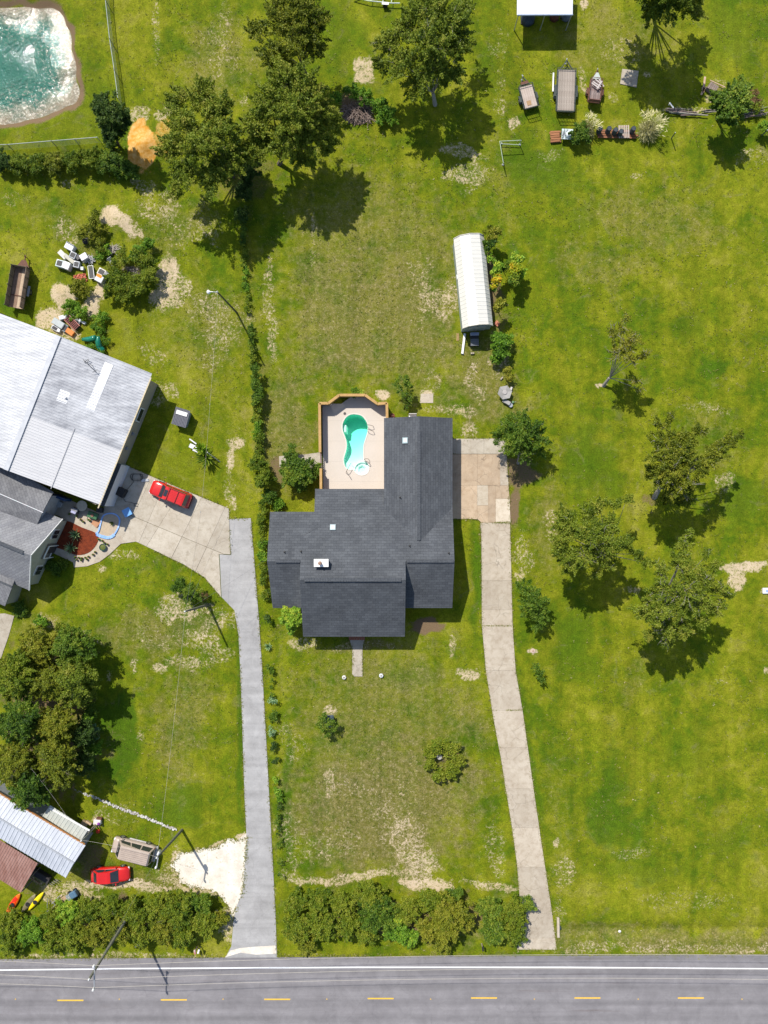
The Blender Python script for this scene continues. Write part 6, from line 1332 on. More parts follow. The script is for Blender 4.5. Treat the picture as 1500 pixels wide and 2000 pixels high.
for k in range(4): MB().box((0, 0, 0), (.16, .7, .04)).build('plank', mk('tan_tailboard', (.48, .33, .2), None, 3, .8, vary=.15), o, loc=(-.6 - k * .17, 0, .5))
for x in (-.2, .5):
    for y in (-.4, .4): MB().tube([(x, y - .06, .2), (x, y + .06, .2)], .2, 12).build('wheel', M_TYRE, o)
c = P(97, 1767, .4); o = thing('aframe_hitch', (c.x, c.y, 0), 'grey metal a-frame tongue lying beside the yellow kayak', 'hitch frame', rz=.2)
m = MB(); m.tube([(-.5, -.8, .3), (-.1, .8, .4), (.6, -.2, .3), (-.5, -.8, .3)], .05); m.tube([(.2, 0, .3), (1.4, .8, .3)], .04); m.build('frame', M_STEEL, o); MB().lathe([(.08, 0), (.08, .3)], 8, (-.5, -.8, 0)).build('jack', M_FRM, o)
simple('crate', 190, 1605.5, .4, [('crate', mk('pink_white_box', (.66, .55, .53), (.7, .68, .66), 2, .6), MB().box((0, 0, .3), (.85, .6, .5)), dict(bev=.04)), ('ball', mk('purple_ball', (.25, .05, .35)), MB().lathe([(.02, .52), (.13, .56), (.16, .65), (.13, .74), (.02, .78)], 12, (.25, -.08, 0)), {}), ('dark_box', M_FRMR, MB().box((.15, .35, .25), (.6, .3, .4)), {})], 'pinkish white crate with a purple ball on it near the van', 'crate', rz=-.1)
simple('red_ball', 191.5, 1623.5, .2, [('ball', mk('red_orange_plastic', (.62, .05, .02)), MB().lathe([(.02, 0), (.2, .08), (.25, .22), (.2, .36), (.02, .42)], 14), dict(smooth=True)), ('valve', M_BLACK, MB().lathe([(.03, .41), (.02, .43)], 6), {})], 'bright red-orange ball by the corner of the trailer home', 'ball')
simple('timber_stack', 167, 1608.5, .3, [('timber', mk('stack_tan', (.45, .32, .19)), MB().box((-.1, 0, .25), (.75, .4, .4)), {}), ('timber', mk('stack_tan2', (.5, .37, .24)), MB().box((.25, .25, .2), (.7, .25, .3)), {})], 'short stack of tan timber at the gutter end of the trailer home', 'timber', rz=-.6)
c = P(80, 1712, .5); o = thing('outdoor_couch', (c.x, c.y, 0), 'dark sofa and wooden furniture in the shade between the two roofs', 'sofa', rz=-.55)
MB().box((0, 0, .25), (2.2, .9, .4)).build('seat', mk('dark_upholstery', (.045, .04, .04)), o, bev=.05); MB().box((0, .4, .6), (2.2, .2, .5)).build('backrest', mk('dark_upholstery', (.045, .04, .04)), o, bev=.05)
for k in range(4): MB().box((0, 0, 0), (.4, .08, .06)).build('slat', mk('grey_slat', (.2, .18, .16)), o, loc=(1.5 + k * .1, -.2 + k * .25, .4))
MB().box((-.4, -.9, .3), (1.5, .12, .1)).build('wooden_rail', mk('tan_rail', (.35, .22, .1)), o)
# white rock border
c = P(250, 1585); rb = thing('rock_border', (c.x, c.y, 0), 'line of small white rocks running from the tree clump to the utility pole', 'rock border')
path = [(145, 1543), (165, 1550), (200, 1563), (240, 1580), (275, 1592), (310, 1607), (345, 1621)]; rocks = []
for v in range(6):
    m = MB(); n = 7; rings = []
    for zz, f in ((0, .8), (.08, 1.0), (.15, .7)): rings.append([(math.cos(6.283 * k / n) * .13 * f * R.uniform(.75, 1.2), math.sin(6.283 * k / n) * .11 * f * R.uniform(.75, 1.2), zz) for k in range(n)])
    me = m.loft(rings).mesh('rock'); me.materials.append(mk('white_rock_%d' % (v % 3), ((.62, .60, .56), (.50, .48, .44), (.42, .38, .35))[v % 3], None, 6, .9)); rocks.append(me)
for i in range(len(path) - 1):
    n = int(math.dist(path[i], path[i + 1]) / 1.25)
    for k in range(n):
        t = k / n; sc2 = .35 if i == 0 else .75 if i < 2 else 1.0
        q = P(path[i][0] + (path[i + 1][0] - path[i][0]) * t + R.uniform(-1, 1), path[i][1] + (path[i + 1][1] - path[i][1]) * t + R.uniform(-2.2, 2.2)); o = link('rock', rocks[R.randrange(6)], None, rb, (q.x - c.x, q.y - c.y, .0), R.uniform(0, 6)); s_ = R.uniform(.7, 1.25) * sc2; o.scale = (s_, s_, s_)
# roadside bits
simple('mailbox', 381, 1859, 1.0, [('box', mk('red_and_white_box', (.55, .50, .48), (.4, .06, .04), 2, .5), MB().box((0, 0, 1.05), (.22, .5, .22)), dict(bev=.04)), ('post', M_PLANK3, MB().box((0, 0, .5), (.1, .1, 1.0)), {})], 'leaning mailbox at the road edge below the chalk apron', 'mailbox', rz=.2)
simple('mailbox', 388, 1858, 1.0, [('box', M_TRIM, MB().box((0, 0, 1.05), (.2, .48, .2)), dict(bev=.04)), ('post', M_FRM, MB().box((0, 0, .5), (.08, .08, 1.0)), {})], 'white mailbox right beside the leaning reddish one', 'mailbox', rz=-.3)
simple('mailbox', 943, 1853, 1.0, [('box', M_BLACK, MB().box((0, 0, 1.05), (.2, .5, .22)), dict(bev=.04)), ('post', M_PLANK, MB().box((0, 0, .5), (.1, .1, 1.0)), {})], 'black mailbox at the road edge in front of the yard hedge', 'mailbox', rz=.1)
simple('culvert_headwall', 1090.5, 1812, .2, [('wall', M_CONC4, MB().box((0, 0, .12), (.28, 2.3, .3)), dict(bev=.03)), ('pipe', mk('dark_culvert', (.03, .05, .045)), MB().tube([(.12, -.1, .02), (.3, -.1, .0)], .25, 12), {})], 'narrow concrete culvert wall beside the foot of the long driveway', 'culvert wall', rz=math.radians(1))
simple('white_sign_board', 271, 1846, .4, [('board', M_TRIM, MB().box((0, 0, .35), (1.0, .14, .05)), {}), ('stake', M_FRM, MB().box((0, 0, .15), (.05, .05, .3)), {})], 'small white board lying in the verge below the left hedge', 'board', rz=math.radians(27))
simple('grey_utility_box', 422, 1784, .3, [('box', M_STEEL, MB().box((0, 0, .3), (.45, .5, .6)), dict(bev=.03)), ('lid', M_STEEL, MB().box((0, 0, .62), (.5, .55, .05)), {})], 'grey utility box at the bare end of the left roadside hedge', 'utility box', rz=.3)
simple('plastic_bag', 1210.5, 1819.5, .1, [('bag', M_APW, MB().lathe([(.1, 0), (.17, .06), (.1, .14), (.02, .16)], 7), {}), ('fold', M_APW, MB().box((.12, 0, .05), (.1, .05, .05)), {})], 'tiny white bag lying in the ditch right of the yard', 'litter')
simple('stone_block', 1496, 1154, .1, [('slab', M_APW, MB().box((0, 0, .1), (.8, .7, .2)), dict(bev=.06)), ('tray', mk('blue_tray', (.3, .4, .6)), MB().box((.1, 0, .22), (.3, .25, .05)), {})], 'white block on bare sand at the right edge', 'block')

# ------------------------------------------------------------------ poles and wires
M_POLE = mk('weathered_utility_pole', (.13, .14, .095), (.20, .19, .14), 3, .85, fine=.3)
def upole(base, top, h, label, arm=None, r=.15, name='utility_pole', mt=None):
    b = P(*base); t = P(*top, h); o = thing(name, (b.x, b.y, 0), label, 'pole'); d = Vector((t.x - b.x, t.y - b.y, h))
    MB().tube([(0, 0, -.3), tuple(d * .5), tuple(d)], [r * 1.2, r, r * .8], 10).build('pole', mt or M_POLE, o)
    if arm:
        p0, p1, za = arm; A_ = Vector(P(*p0, za)) - Vector(b); B_ = Vector(P(*p1, za)) - Vector(b)
        MB().beam(A_, B_, .11, .11).build('crossarm', M_STEEL, o)
        for q in (A_, B_): MB().lathe([(.05, 0), (.12, .08), (.12, .2), (.07, .3), (.1, .36), (.02, .4)], 8, (q.x, q.y, q.z + .03)).build('insulator', M_APW, o)
    MB().lathe([(.05, 0), (.10, .08), (.10, .2), (.06, .3), (.02, .34)], 8, tuple(d)).build('insulator', M_APW, o)
    return o, t
p1o, p1t = upole((258, 1777), (175, 1911), 11.0, 'tall greenish utility pole rising from the left hedge over the road', ((185, 1884), (184, 1930), 10.3))
q = P(186, 1899, 9.6)
p2o, p2t = upole((356, 1621), (307, 1674), 7.9, 'greenish utility pole at the lower end of the white rock border', ((310, 1666), (306, 1692), 7.6), r=.14)
MB().lathe([(.12, -.3), (.16, -.25), (.16, .25), (.05, .3)], 12, tuple(Vector(p2t) - p2o.location + Vector((.1, .35, -.4)))).build('transformer', M_STEEL, p2o)
p4o, p4t = upole((407, 1181), (362, 1194), 7.0, 'leaning utility pole behind the oblong bush on the left lawn', r=.13)
p3o, p3t = upole((463, 611), (425, 571), 8.3, 'lamp pole with a bright arm beside the left fence line', r=.10, name='lamp_pole', mt=mk('dark_metal_pole', (.05, .06, .05), (.08, .09, .08), 3, .5))
a3 = Vector(P(407, 570, 8.3)) - p3o.location; d3 = Vector(p3t) - p3o.location; MB().tube([tuple(d3), tuple((d3 + a3) / 2 + Vector((0, 0, .1))), tuple(a3)], .045).build('arm', M_STEEL, p3o); MB().lathe([(.1, .1), (.2, 0), (.22, -.12), (.03, -.14)], 12, tuple(a3)).build('lamp_head', M_APW, p3o)
p6o, p6t = upole((189, 1613), (160, 1641), 4.0, 'short grey service mast at the right end of the trailer home', r=.06, name='service_mast', mt=M_STEEL)
M_WIRE = mk('bare_wire', (.42, .38, .33), (.5, .46, .4), 1, .5); M_WIRED = mk('dark_wire', (.13, .13, .13), None, 1, .6)
def wire(a, b, label, sag=.5, r=.018, mt=None):
    r *= .7 if r < .018 else 1
    a, b = Vector(a), Vector(b); o = thing('power_line', tuple(a), label, 'power line'); n = 24
    MB().tube([tuple((b - a) * (k / n) - Vector((0, 0, 4 * sag * (k / n) * (1 - k / n)))) for k in range(n + 1)], r, 4, cap=False).build('wire', mt or M_WIRE, o, fix=False)
    MB().lathe([(.05, 0), (.06, .1), (.02, .14)], 6).build('clamp', M_STEEL, o)
for (s_, lab) in (((184, 1886), 'upper'), ((175, 1913), 'middle'), ((184, 1929), 'lower')):
    k = {'upper': 0, 'middle': 1, 'lower': 2}[lab]; st_ = P(*s_, 10.5)
    wire(st_, P(1750, (1869, 1897, 1918)[k], 10.5), lab + ' thin wire running right along the road from the tall pole', 1.0)
    wire(st_, P(-420, (1874, 1900, 1922)[k], 10.5), lab + ' thin wire running left along the road from the tall pole', .5)
wire(p2t, p4t, 'service wire between the two poles of the left lawn', .5, .014); wire(p2t, P(175, 1911, 10.8), 'wire from the rock border pole down to the tall roadside pole', .4, .014, M_WIRED)
wire(p4t, P(392, 1000, 5.5), 'thin wire from the leaning pole up across the concrete slabs', .2, .012, M_WIRED); wire(p4t, P(455, 985, 7), 'thin wire from the leaning pole slanting right over the slabs', .3, .012, M_WIRED); wire(p4t, P(620, 1028, 4.3), 'wire from the leaning pole to the dark-roofed house', .4, .012, M_WIRED)
wire(P(392, 1000, 5.5), P(410, 790, 6.5), 'thin wire passing over the sago palm toward the lamp pole', .2, .012); wire(P(410, 790, 6.5), p3t, 'thin wire ending at the lamp pole', .2, .012)
wire(p6t, P(60, 1500, 6), 'pale wire from the service mast into the tree clump', .3, .014); wire(p2t, p6t, 'wire from the rock border pole to the service mast', .3, .014)
wire(p3t, P(690, 960, 4.0), 'wire from the lamp pole toward the pool side of the roof', .8, .010, M_WIRED) if False else None

# ------------------------------------------------------------------ chain link fences round the pond
M_LINK = mk('galvanised_link', (.42, .46, .42), (.33, .37, .33), 4, .5)
def clink(pts, label):
    b = P(*pts[0]); o = thing('chain_link_fence', (b.x, b.y, 0), label, 'fence'); w = [Vector(P(*p)) - Vector(b) for p in pts]; h = 1.25
    for a, c_ in zip(w[:-1], w[1:]):
        MB().tube([(a.x, a.y, h), (c_.x, c_.y, h)], .04, 6).build('top_rail', M_LINK, o); d = c_ - a; L = d.length; n = max(1, int(L / 2.6))
        for k in range(n + 1): q = a + d * k / n; MB().tube([(q.x, q.y, 0), (q.x, q.y, h + .06)], .045, 6).build('post', M_LINK, o)
        m = MB(); nn = int(L / .16); u_ = d.normalized()
        for k in range(nn):
            q = a + u_ * k * .16
            for s_ in (-1, 1):
                e = q + u_ * s_ * .55; m.beam((q.x, q.y, .03), (e.x, e.y, h - .04), .012, .012)
        x = m.build('link_mesh', M_LINK, o, fix=False); x['kind'] = 'stuff'
clink([(212, -60), (214, 15), (222, 90), (231, 150), (238, 203)], 'grey chain link fence running down right of the pond'); clink([(-60, 295), (25, 293), (110, 286), (198, 279)], 'low chain link fence above the hedge below the pond')

# ------------------------------------------------------------------ foliage
def leaf_mat(name, dark, mid, light, autumn=None, trans=.32):
    g = NG(name); t = g.attr('tint')
    st = [(0, dark), (.45, mid), (.85, light)]
    if autumn: st = [(0, dark), (.4, mid), (.72, light), (.93, autumn)]
    col = g.ramp(t, st)
    b = g.t.nodes.new('ShaderNodeBsdfPrincipled'); g.set(b.inputs['Base Color'], col); b.inputs['Roughness'].default_value = .55; b.inputs['Specular IOR Level'].default_value = .25
    tr = g.t.nodes.new('ShaderNodeBsdfTranslucent'); g.set(tr.inputs[0], g.mix(1.0, col, (1.25, 1.3, .5), 'MULTIPLY'))
    m = g.t.nodes.new('ShaderNodeMixShader'); m.inputs[0].default_value = trans
    g.t.links.new(b.outputs[0], m.inputs[1]); g.t.links.new(tr.outputs[0], m.inputs[2]); g.t.links.new(m.outputs[0], g.out.inputs[0]); return g.m
LEAF = {
 'oak': leaf_mat('oak_leaves', (.050, .088, .008), (.142, .196, .013), (.25, .285, .028), (.31, .29, .05)),
 'olive': leaf_mat('olive_leaves', (.050, .078, .006), (.145, .178, .010), (.25, .262, .02), (.30, .27, .03)),
 'green': leaf_mat('green_leaves', (0.022, 0.056, 0.006), (0.073, 0.144, 0.010), (0.159, 0.237, 0.020), (0.268, 0.300, 0.030)),
 'bright': leaf_mat('bright_leaves', (0.043, 0.106, 0.008), (0.122, 0.250, 0.015), (0.244, 0.388, 0.030), (0.403, 0.450, 0.040)),
 'dark': leaf_mat('dark_leaves', (0.017, 0.040, 0.007), (0.046, 0.094, 0.013), (0.104, 0.156, 0.022)),
 'hedge': leaf_mat('hedge_leaves', (.034, .076, .005), (.112, .172, .009), (.215, .255, .016), (.26, .27, .03)),
 'gold': leaf_mat('gold_leaves', (0.085, 0.150, 0.010), (0.195, 0.300, 0.015), (0.415, 0.425, 0.020), (0.610, 0.413, 0.020)),
 'blue': leaf_mat('blue_green_leaves', (0.061, 0.125, 0.055), (0.146, 0.263, 0.130), (0.268, 0.400, 0.200), (0.439, 0.500, 0.220)),
 'dry': leaf_mat('dry_plumes', (0.195, 0.188, 0.070), (0.415, 0.388, 0.190), (0.683, 0.625, 0.370)),
 'brown': leaf_mat('dead_leaves', (0.085, 0.050, 0.020), (0.195, 0.112, 0.050), (0.317, 0.200, 0.090))}
def leaf_mesh(C, size, tint, nrm_up=.6, aspect=.5, dirs=None):
    n = len(C); N = RN.normal(size=(n, 3)); N /= np.linalg.norm(N, axis=1, keepdims=True) + 1e-9; N[:, 2] = np.abs(N[:, 2]) + nrm_up
    N /= np.linalg.norm(N, axis=1, keepdims=True)
    A = RN.normal(size=(n, 3)) if dirs is None else dirs
    A = A - N * (A * N).sum(1, keepdims=True); A /= np.linalg.norm(A, axis=1, keepdims=True) + 1e-9
    B = np.cross(N, A); s = size[:, None]
    V = np.stack([C - A * s, C + B * s * aspect - N * s * .12, C + A * s, C - B * s * aspect - N * s * .12], 1).reshape(-1, 3)
    me = bpy.data.meshes.new('crown'); me.vertices.add(4 * n); me.vertices.foreach_set('co', V.astype(np.float32).ravel())
    me.loops.add(4 * n); me.loops.foreach_set('vertex_index', np.arange(4 * n, dtype=np.int32))
    me.polygons.add(n); me.polygons.foreach_set('loop_start', np.arange(n, dtype=np.int32) * 4); me.update()
    at = me.attributes.new('tint', 'FLOAT', 'POINT'); at.data.foreach_set('value', np.repeat(np.clip(tint, 0, 1), 4).astype(np.float32))
    return me

NLEAF = [0]
def crown_pts(blobs, dens, leaf, tone=.45, clump=1.0, flat=.75, spray=.5):
    """leaves set along short sprays that point outward from the middle of the plant"""
    Cs, Ts, Cl = [], [], []
    W_ = sum(b[3] ** 2 for b in blobs); mx = sum(b[0] * b[3] ** 2 for b in blobs) / W_; my = sum(b[1] * b[3] ** 2 for b in blobs) / W_
    for (x, y, z, r) in blobs:
        K = max(6, int(15 * r * r / clump)); rz = r * flat
        d = RN.normal(size=(K, 3)); d /= np.linalg.norm(d, axis=1, keepdims=True); d[:, 2] = np.where(d[:, 2] < -.35, -d[:, 2] * .5, d[:, 2])
        rr = RN.uniform(.05, 1, K) ** .45 * (1 + RN.normal(0, .16, K))
        c = np.stack([x + d[:, 0] * r * rr, y + d[:, 1] * r * rr, z + d[:, 2] * rz * rr], 1)
        out = np.stack([c[:, 0] - mx, c[:, 1] - my, np.full(K, .3 * r)], 1); out /= np.linalg.norm(out, axis=1, keepdims=True) + 1e-6
        dr_ = out * .75 + d * .5 + RN.normal(0, .45, (K, 3)); dr_[:, 2] *= .6; dr_ /= np.linalg.norm(dr_, axis=1, keepdims=True)
        ct = tone + RN.normal(0, .12, K) + .06 * (c[:, 2] - z) / (rz + .01) + RN.normal(0, .06)
        Ls = RN.uniform(.35, .95, K) * clump * min(1, .45 + r * .4) * (.5 + spray)
        m = max(7, int(dens * r * r * 3.14 / K)); Cl.append(c)
        t = RN.uniform(-.6, 1, (K, m, 1)); wd = (.10 + .05 * clump) * (1.15 - t)
        off = dr_[:, None, :] * t * Ls[:, None, None] + RN.normal(size=(K, m, 3)) * wd * (.6 + Ls[:, None, None] * .5)
        L = (c[:, None, :] + off).reshape(-1, 3); L[:, 2] = np.maximum(L[:, 2], .03 + RN.uniform(0, .15, len(L)))
        Cs.append(L); Ts.append((ct[:, None] + RN.normal(0, .15, (K, m))).ravel())
    C = np.concatenate(Cs); NLEAF[0] += len(C)
    return C, np.concatenate(Ts), Cl

def plant(name, px, py, blobs, label, cat, kind='green', base=None, dens=300, leaf=.13, tone=.45, zs=1.0, trunk=.13, bark=None, bare=0.0, group=None, clump=1.0, flat=.75, twig=.35, up=.5):
    """blobs: (photo x, photo y, height m, radius in photo px); base: photo position of the foot"""
    base = base or (px, py); b0 = P(*base); o = thing(name, (b0.x, b0.y, 0), label, cat, group=group)
    B = []
    leaf *= .76
    for (bx, by, z, r) in blobs:
        r *= 1.16 if zs > 1.4 else 1; z *= zs; q = P(bx, by, z); B.append((q.x - b0.x, q.y - b0.y, z, r / PPM * (CAMH - z) / CAMH))
    C, Tn, Cl = crown_pts(B, dens * 1.9, leaf, tone, clump, flat, .5 if trunk > .07 else .2)
    me = leaf_mesh(C, leaf * RN.uniform(.65, 1.35, len(C)), Tn, up)
    me.materials.append(LEAF[kind]); link('crown' if trunk > .06 else 'foliage', me, None, o)
    m = MB(); bark = bark or M_BARK; trunk = trunk * (.72 if trunk > .2 else 1)
    fz = min(.5 * min(b[2] for b in B), 1.4) if len(B) > 1 else B[0][2] * .45
    cx = sum(b[0] for b in B) / len(B) * .25; cy = sum(b[1] for b in B) / len(B) * .25
    fork = (cx, cy, fz); m.tube([(0, 0, -.1), (cx * .5, cy * .5, fz * .5), fork], [trunk * 1.25, trunk, trunk * .9], 8)
    for bi, (x, y, z, r) in enumerate(B):
        t1 = trunk * .44 * min(1, .4 + r * .3); md = (cx + (x - cx) * .5 + R.uniform(-.1, .1) * r, cy + (y - cy) * .5 + R.uniform(-.1, .1) * r, fz + (z - fz) * .62)
        m.tube([fork, md, (x, y, z + r * .15)], [t1, t1 * .7, t1 * .4], 6)
        cl = Cl[bi]; k = int(len(cl) * twig)
        for j in RN.choice(len(cl), min(k, len(cl)), replace=False):
            q = cl[j]; ex = 1.0 + (R.uniform(.1, .55) if R.random() < bare else 0)
            e = (x + (q[0] - x) * ex, y + (q[1] - y) * ex, z + (q[2] - z) * ex + (ex - 1) * r * .4)
            mid = ((x + e[0]) / 2 + R.uniform(-.12, .12) * r, (y + e[1]) / 2 + R.uniform(-.12, .12) * r, (z + e[2]) / 2 + .05)
            m.tube([(x, y, z + r * .1), mid, e], [t1 * .35, t1 * .25, .010], 4, cap=False)
            if ex > 1.05:
                for _ in range(3):
                    f = tuple(e[i] + R.uniform(-.45, .45) * (1 if i < 2 else .4) for i in range(3)); mp = tuple(mid[i] + (e[i] - mid[i]) * R.uniform(.3, .8) for i in range(3)); m.tube([mp, f], [.016, .006], 3, cap=False)
    m.build('trunk' if trunk > .06 else 'stem', bark, o, fix=False)
    return o

# --- large trees, top of the frame
def jit(n, x, y, rx, ry, z0, z1, r0, r1):
    out = []
    for _ in range(n):
        a = R.uniform(0, 6.283); q = math.sqrt(R.random())
        out.append((x + math.cos(a) * rx * q, y + math.sin(a) * ry * q, R.uniform(z0, z1), R.uniform(r0, r1)))
    return out
plant('oak_tree', 0, 0, [(395, 185, 7, 30), (350, 200, 6, 24), (425, 215, 8, 32), (370, 245, 8, 36), (335, 290, 6, 28), (395, 290, 9, 36), (440, 260, 8, 34), (360, 340, 6.5, 30), (415, 345, 7, 32), (345, 375, 5, 14), (450, 315, 7, 30), (478, 300, 6, 24)],
      'wide loose-crowned oak left of the yard, beside the orange sand heap', 'tree', 'oak', base=(455, 345), dens=420, leaf=.14, trunk=.32, tone=.48, bare=.05, up=.35)
plant('oak_tree', 0, 0, [(560, 160, 9, 40), (600, 185, 8.5, 38), (530, 205, 8, 36), (575, 225, 9, 42), (625, 220, 7.5, 32), (505, 245, 7, 32), (610, 265, 7, 34), (560, 280, 7, 38), (655, 240, 5.5, 18), (640, 285, 5.5, 20), (505, 290, 6, 28), (590, 310, 5, 22)],
      'bright dense oak overhanging the back end of the yard', 'tree', 'oak', base=(545, 320), dens=440, leaf=.14, trunk=.34, tone=.52, up=.35)
plant('oak_tree', 0, 0, [(590, 15, 8, 36), (620, 45, 7, 28), (545, 30, 7, 34), (570, 75, 7, 36), (610, 95, 6, 28), (530, 110, 6, 28), (500, 60, 5, 20), (555, 130, 5, 26)],
      'dim green oak cut by the top edge, behind the dense oak', 'tree', 'olive', base=(600, 150), dens=300, leaf=.14, trunk=.3, tone=.34, up=.4)
plant('oak_tree', 0, 0, [(840, 20, 8, 38), (800, 55, 7, 34), (880, 45, 8, 36), (760, 85, 6, 28), (840, 85, 8.5, 40), (895, 90, 7, 30), (790, 130, 6.5, 32), (845, 140, 7, 36), (880, 150, 6, 26), (745, 130, 4.5, 16), (810, 170, 5, 24), (905, 20, 6, 24)],
      'tall airy oak with bare grey twigs, right of the pale sand scrape', 'tree', 'oak', base=(850, 205), dens=290, leaf=.14, trunk=.3, tone=.4, bare=.16, bark=M_BARKG, up=.4)
plant('oak_tree', 0, 0, [(1290, -60, 9, 60), (1250, -30, 8, 40), (1335, -20, 8, 42), (1300, 5, 7, 34), (1350, 20, 6, 24), (1270, 25, 5, 22), (1240, -60, 7, 34), (1360, -70, 7, 34)],
      'oak mostly above the top edge right of the carport, throwing a broad shadow', 'tree', 'oak', base=(1275, 20), dens=330, leaf=.14, trunk=.32, tone=.35, up=.4)
plant('pine_tree', 0, 0, [(200, 205, 6, 20), (222, 222, 6, 24), (215, 245, 5, 24), (240, 240, 4.5, 18), (222, 268, 4, 22), (205, 225, 4, 20)],
      'dark young pine at the corner between the pond fence and the sand heap', 'tree', 'dark', base=(232, 285), dens=600, leaf=.13, trunk=.15, tone=.5, clump=.7)
# --- field trees on the right
plant('leaning_oak', 0, 0, [(1200, 655, 4.5, 14), (1215, 640, 4.5, 13), (1240, 665, 4.8, 13), (1205, 690, 4, 15), (1230, 700, 4, 13), (1252, 695, 3.8, 10), (1265, 690, 4, 7), (1240, 745, 2.6, 9), (1250, 762, 2, 6), (1222, 675, 4.3, 14), (1225, 620, 4.6, 7)],
      'small leaning oak with thin crown and bare grey limbs in the open field', 'tree', 'olive', base=(1178, 754), zs=1.5, dens=260, leaf=.10, trunk=.17, bark=M_BARKG, tone=.6, bare=.7, clump=.75, twig=.9, up=.4)
plant('oak_tree', 0, 0, [(1290, 830, 4.5, 12), (1310, 815, 4.5, 9), (1285, 860, 5, 18), (1318, 858, 5, 17), (1345, 862, 4.8, 14), (1365, 838, 4.5, 12), (1300, 890, 5.5, 24), (1335, 885, 5.5, 20), (1400, 882, 5, 18), (1425, 862, 4.6, 14), (1443, 848, 4.3, 7), (1378, 903, 5, 18), (1350, 915, 5, 22), (1300, 925, 5, 26), (1270, 918, 4, 14), (1325, 945, 4.5, 26), (1310, 965, 3.5, 22), (1338, 975, 3, 14)],
      'spreading dark oak with long right arm, middle of the right field', 'tree', 'olive', base=(1278, 972), zs=1.7, dens=420, leaf=.12, trunk=.36, tone=.38, bare=.3, bark=M_BARKG, clump=.8, twig=.45, up=.4)
plant('oak_tree', 0, 0, [(1150, 1000, 5, 17), (1105, 1015, 5, 20), (1170, 985, 4.6, 14), (1200, 985, 4.2, 11), (1225, 970, 4, 8), (1100, 1045, 5, 24), (1145, 1040, 6, 26), (1190, 1025, 5.2, 18), (1100, 1080, 4.6, 20), (1140, 1085, 5.2, 24), (1110, 1112, 4, 11), (1180, 1065, 5.4, 22), (1215, 1060, 5, 15), (1240, 1082, 4.6, 12), (1265, 1100, 4.4, 10), (1185, 1100, 4.4, 14), (1165, 1118, 4, 10)],
      'bushy green oak nearest the driveway, left of the twiggy oak', 'tree', 'oak', base=(1185, 1092), dens=400, leaf=.12, trunk=.3, tone=.44, bare=.2, bark=M_BARKG, up=.4, zs=1.5)
plant('oak_tree', 0, 0, [(1345, 1040, 5, 7), (1335, 1065, 5.2, 12), (1325, 1092, 5.4, 16), (1290, 1110, 5.4, 15), (1345, 1115, 5.8, 18), (1378, 1085, 5.2, 9), (1395, 1105, 5, 12), (1372, 1135, 5.4, 20), (1405, 1150, 5, 16), (1420, 1165, 4.6, 9), (1340, 1150, 5.8, 22), (1295, 1145, 5.6, 18), (1268, 1165, 5, 15), (1255, 1195, 4.8, 16), (1285, 1195, 5.6, 22), (1325, 1190, 5.4, 22), (1365, 1180, 5.2, 22), (1305, 1228, 4.8, 22), (1270, 1240, 4.4, 12), (1335, 1232, 4.8, 16), (1375, 1212, 4.6, 14), (1302, 1255, 4.4, 11), (1400, 1185, 4.6, 12)],
      'largest oak of the right field with pale dead twigs on top', 'tree', 'oak', base=(1293, 1158), dens=420, leaf=.12, trunk=.36, tone=.44, bare=.55, bark=M_BARKG, clump=.9, twig=.45, up=.35, zs=1.6)
plant('round_tree', 0, 0, [(1420, 190, 4.5, 24), (1440, 185, 4.5, 20), (1425, 215, 4, 24), (1408, 210, 3.5, 18), (1447, 170, 3.8, 14), (1435, 205, 4.5, 22), (1412, 230, 2.6, 14)],
      'compact round tree with glossy leaves at the log pile, upper right', 'tree', 'green', base=(1400, 232), dens=520, leaf=.17, trunk=.18, tone=.5, clump=.9, up=.8)
# --- around the drive and back yard
plant('live_oak', 0, 0, [(985, 840, 3.5, 20), (1010, 825, 4, 22), (1000, 865, 4, 24), (1035, 835, 4, 22), (1050, 860, 3.6, 20), (1030, 880, 3, 20), (975, 858, 3, 12), (1055, 885, 2.2, 12), (1015, 850, 4.2, 22)],
      'small spreading tree over the top right corner of the concrete parking pad', 'tree', 'green', base=(1012, 905), dens=340, leaf=.11, trunk=.16, tone=.42, bare=.25, bark=M_BARKG)
plant('small_tree', 0, 0, [(1030, 1150, 2.6, 18), (1045, 1170, 3, 22), (1028, 1185, 2.8, 18), (1052, 1200, 2.5, 18), (1048, 1222, 1.8, 12), (1062, 1185, 2.4, 14)],
      'small dense tree in the strip between long driveway and field', 'tree', 'green', base=(1035, 1190), dens=300, leaf=.11, trunk=.1, tone=.44)
plant('sapling', 0, 0, [(1047, 1300, 1.6, 7), (1053, 1320, 1.4, 8), (1060, 1332, 1.2, 6), (1050, 1310, 1.6, 7)], 'thin sparse sapling in the grass strip below the small dense tree', 'sapling', 'green', base=(1046, 1318), dens=140, leaf=.13, trunk=.04, tone=.5)
plant('shrub', 0, 0, [(975, 668, 1.6, 18), (985, 680, 1.6, 16), (968, 692, 1.3, 15), (990, 660, 1.2, 12), (970, 705, .9, 9)], 'glossy green shrub just below the white barn shed', 'shrub', 'bright', base=(975, 685), dens=560, leaf=.13, trunk=.05, tone=.35)
plant('shrub', 0, 0, [(990, 722, .8, 9), (993, 738, .8, 8)], 'small reddish olive bush above the grey hexagonal table', 'shrub', 'olive', base=(991, 730), dens=400, leaf=.1, trunk=.04, tone=.8)
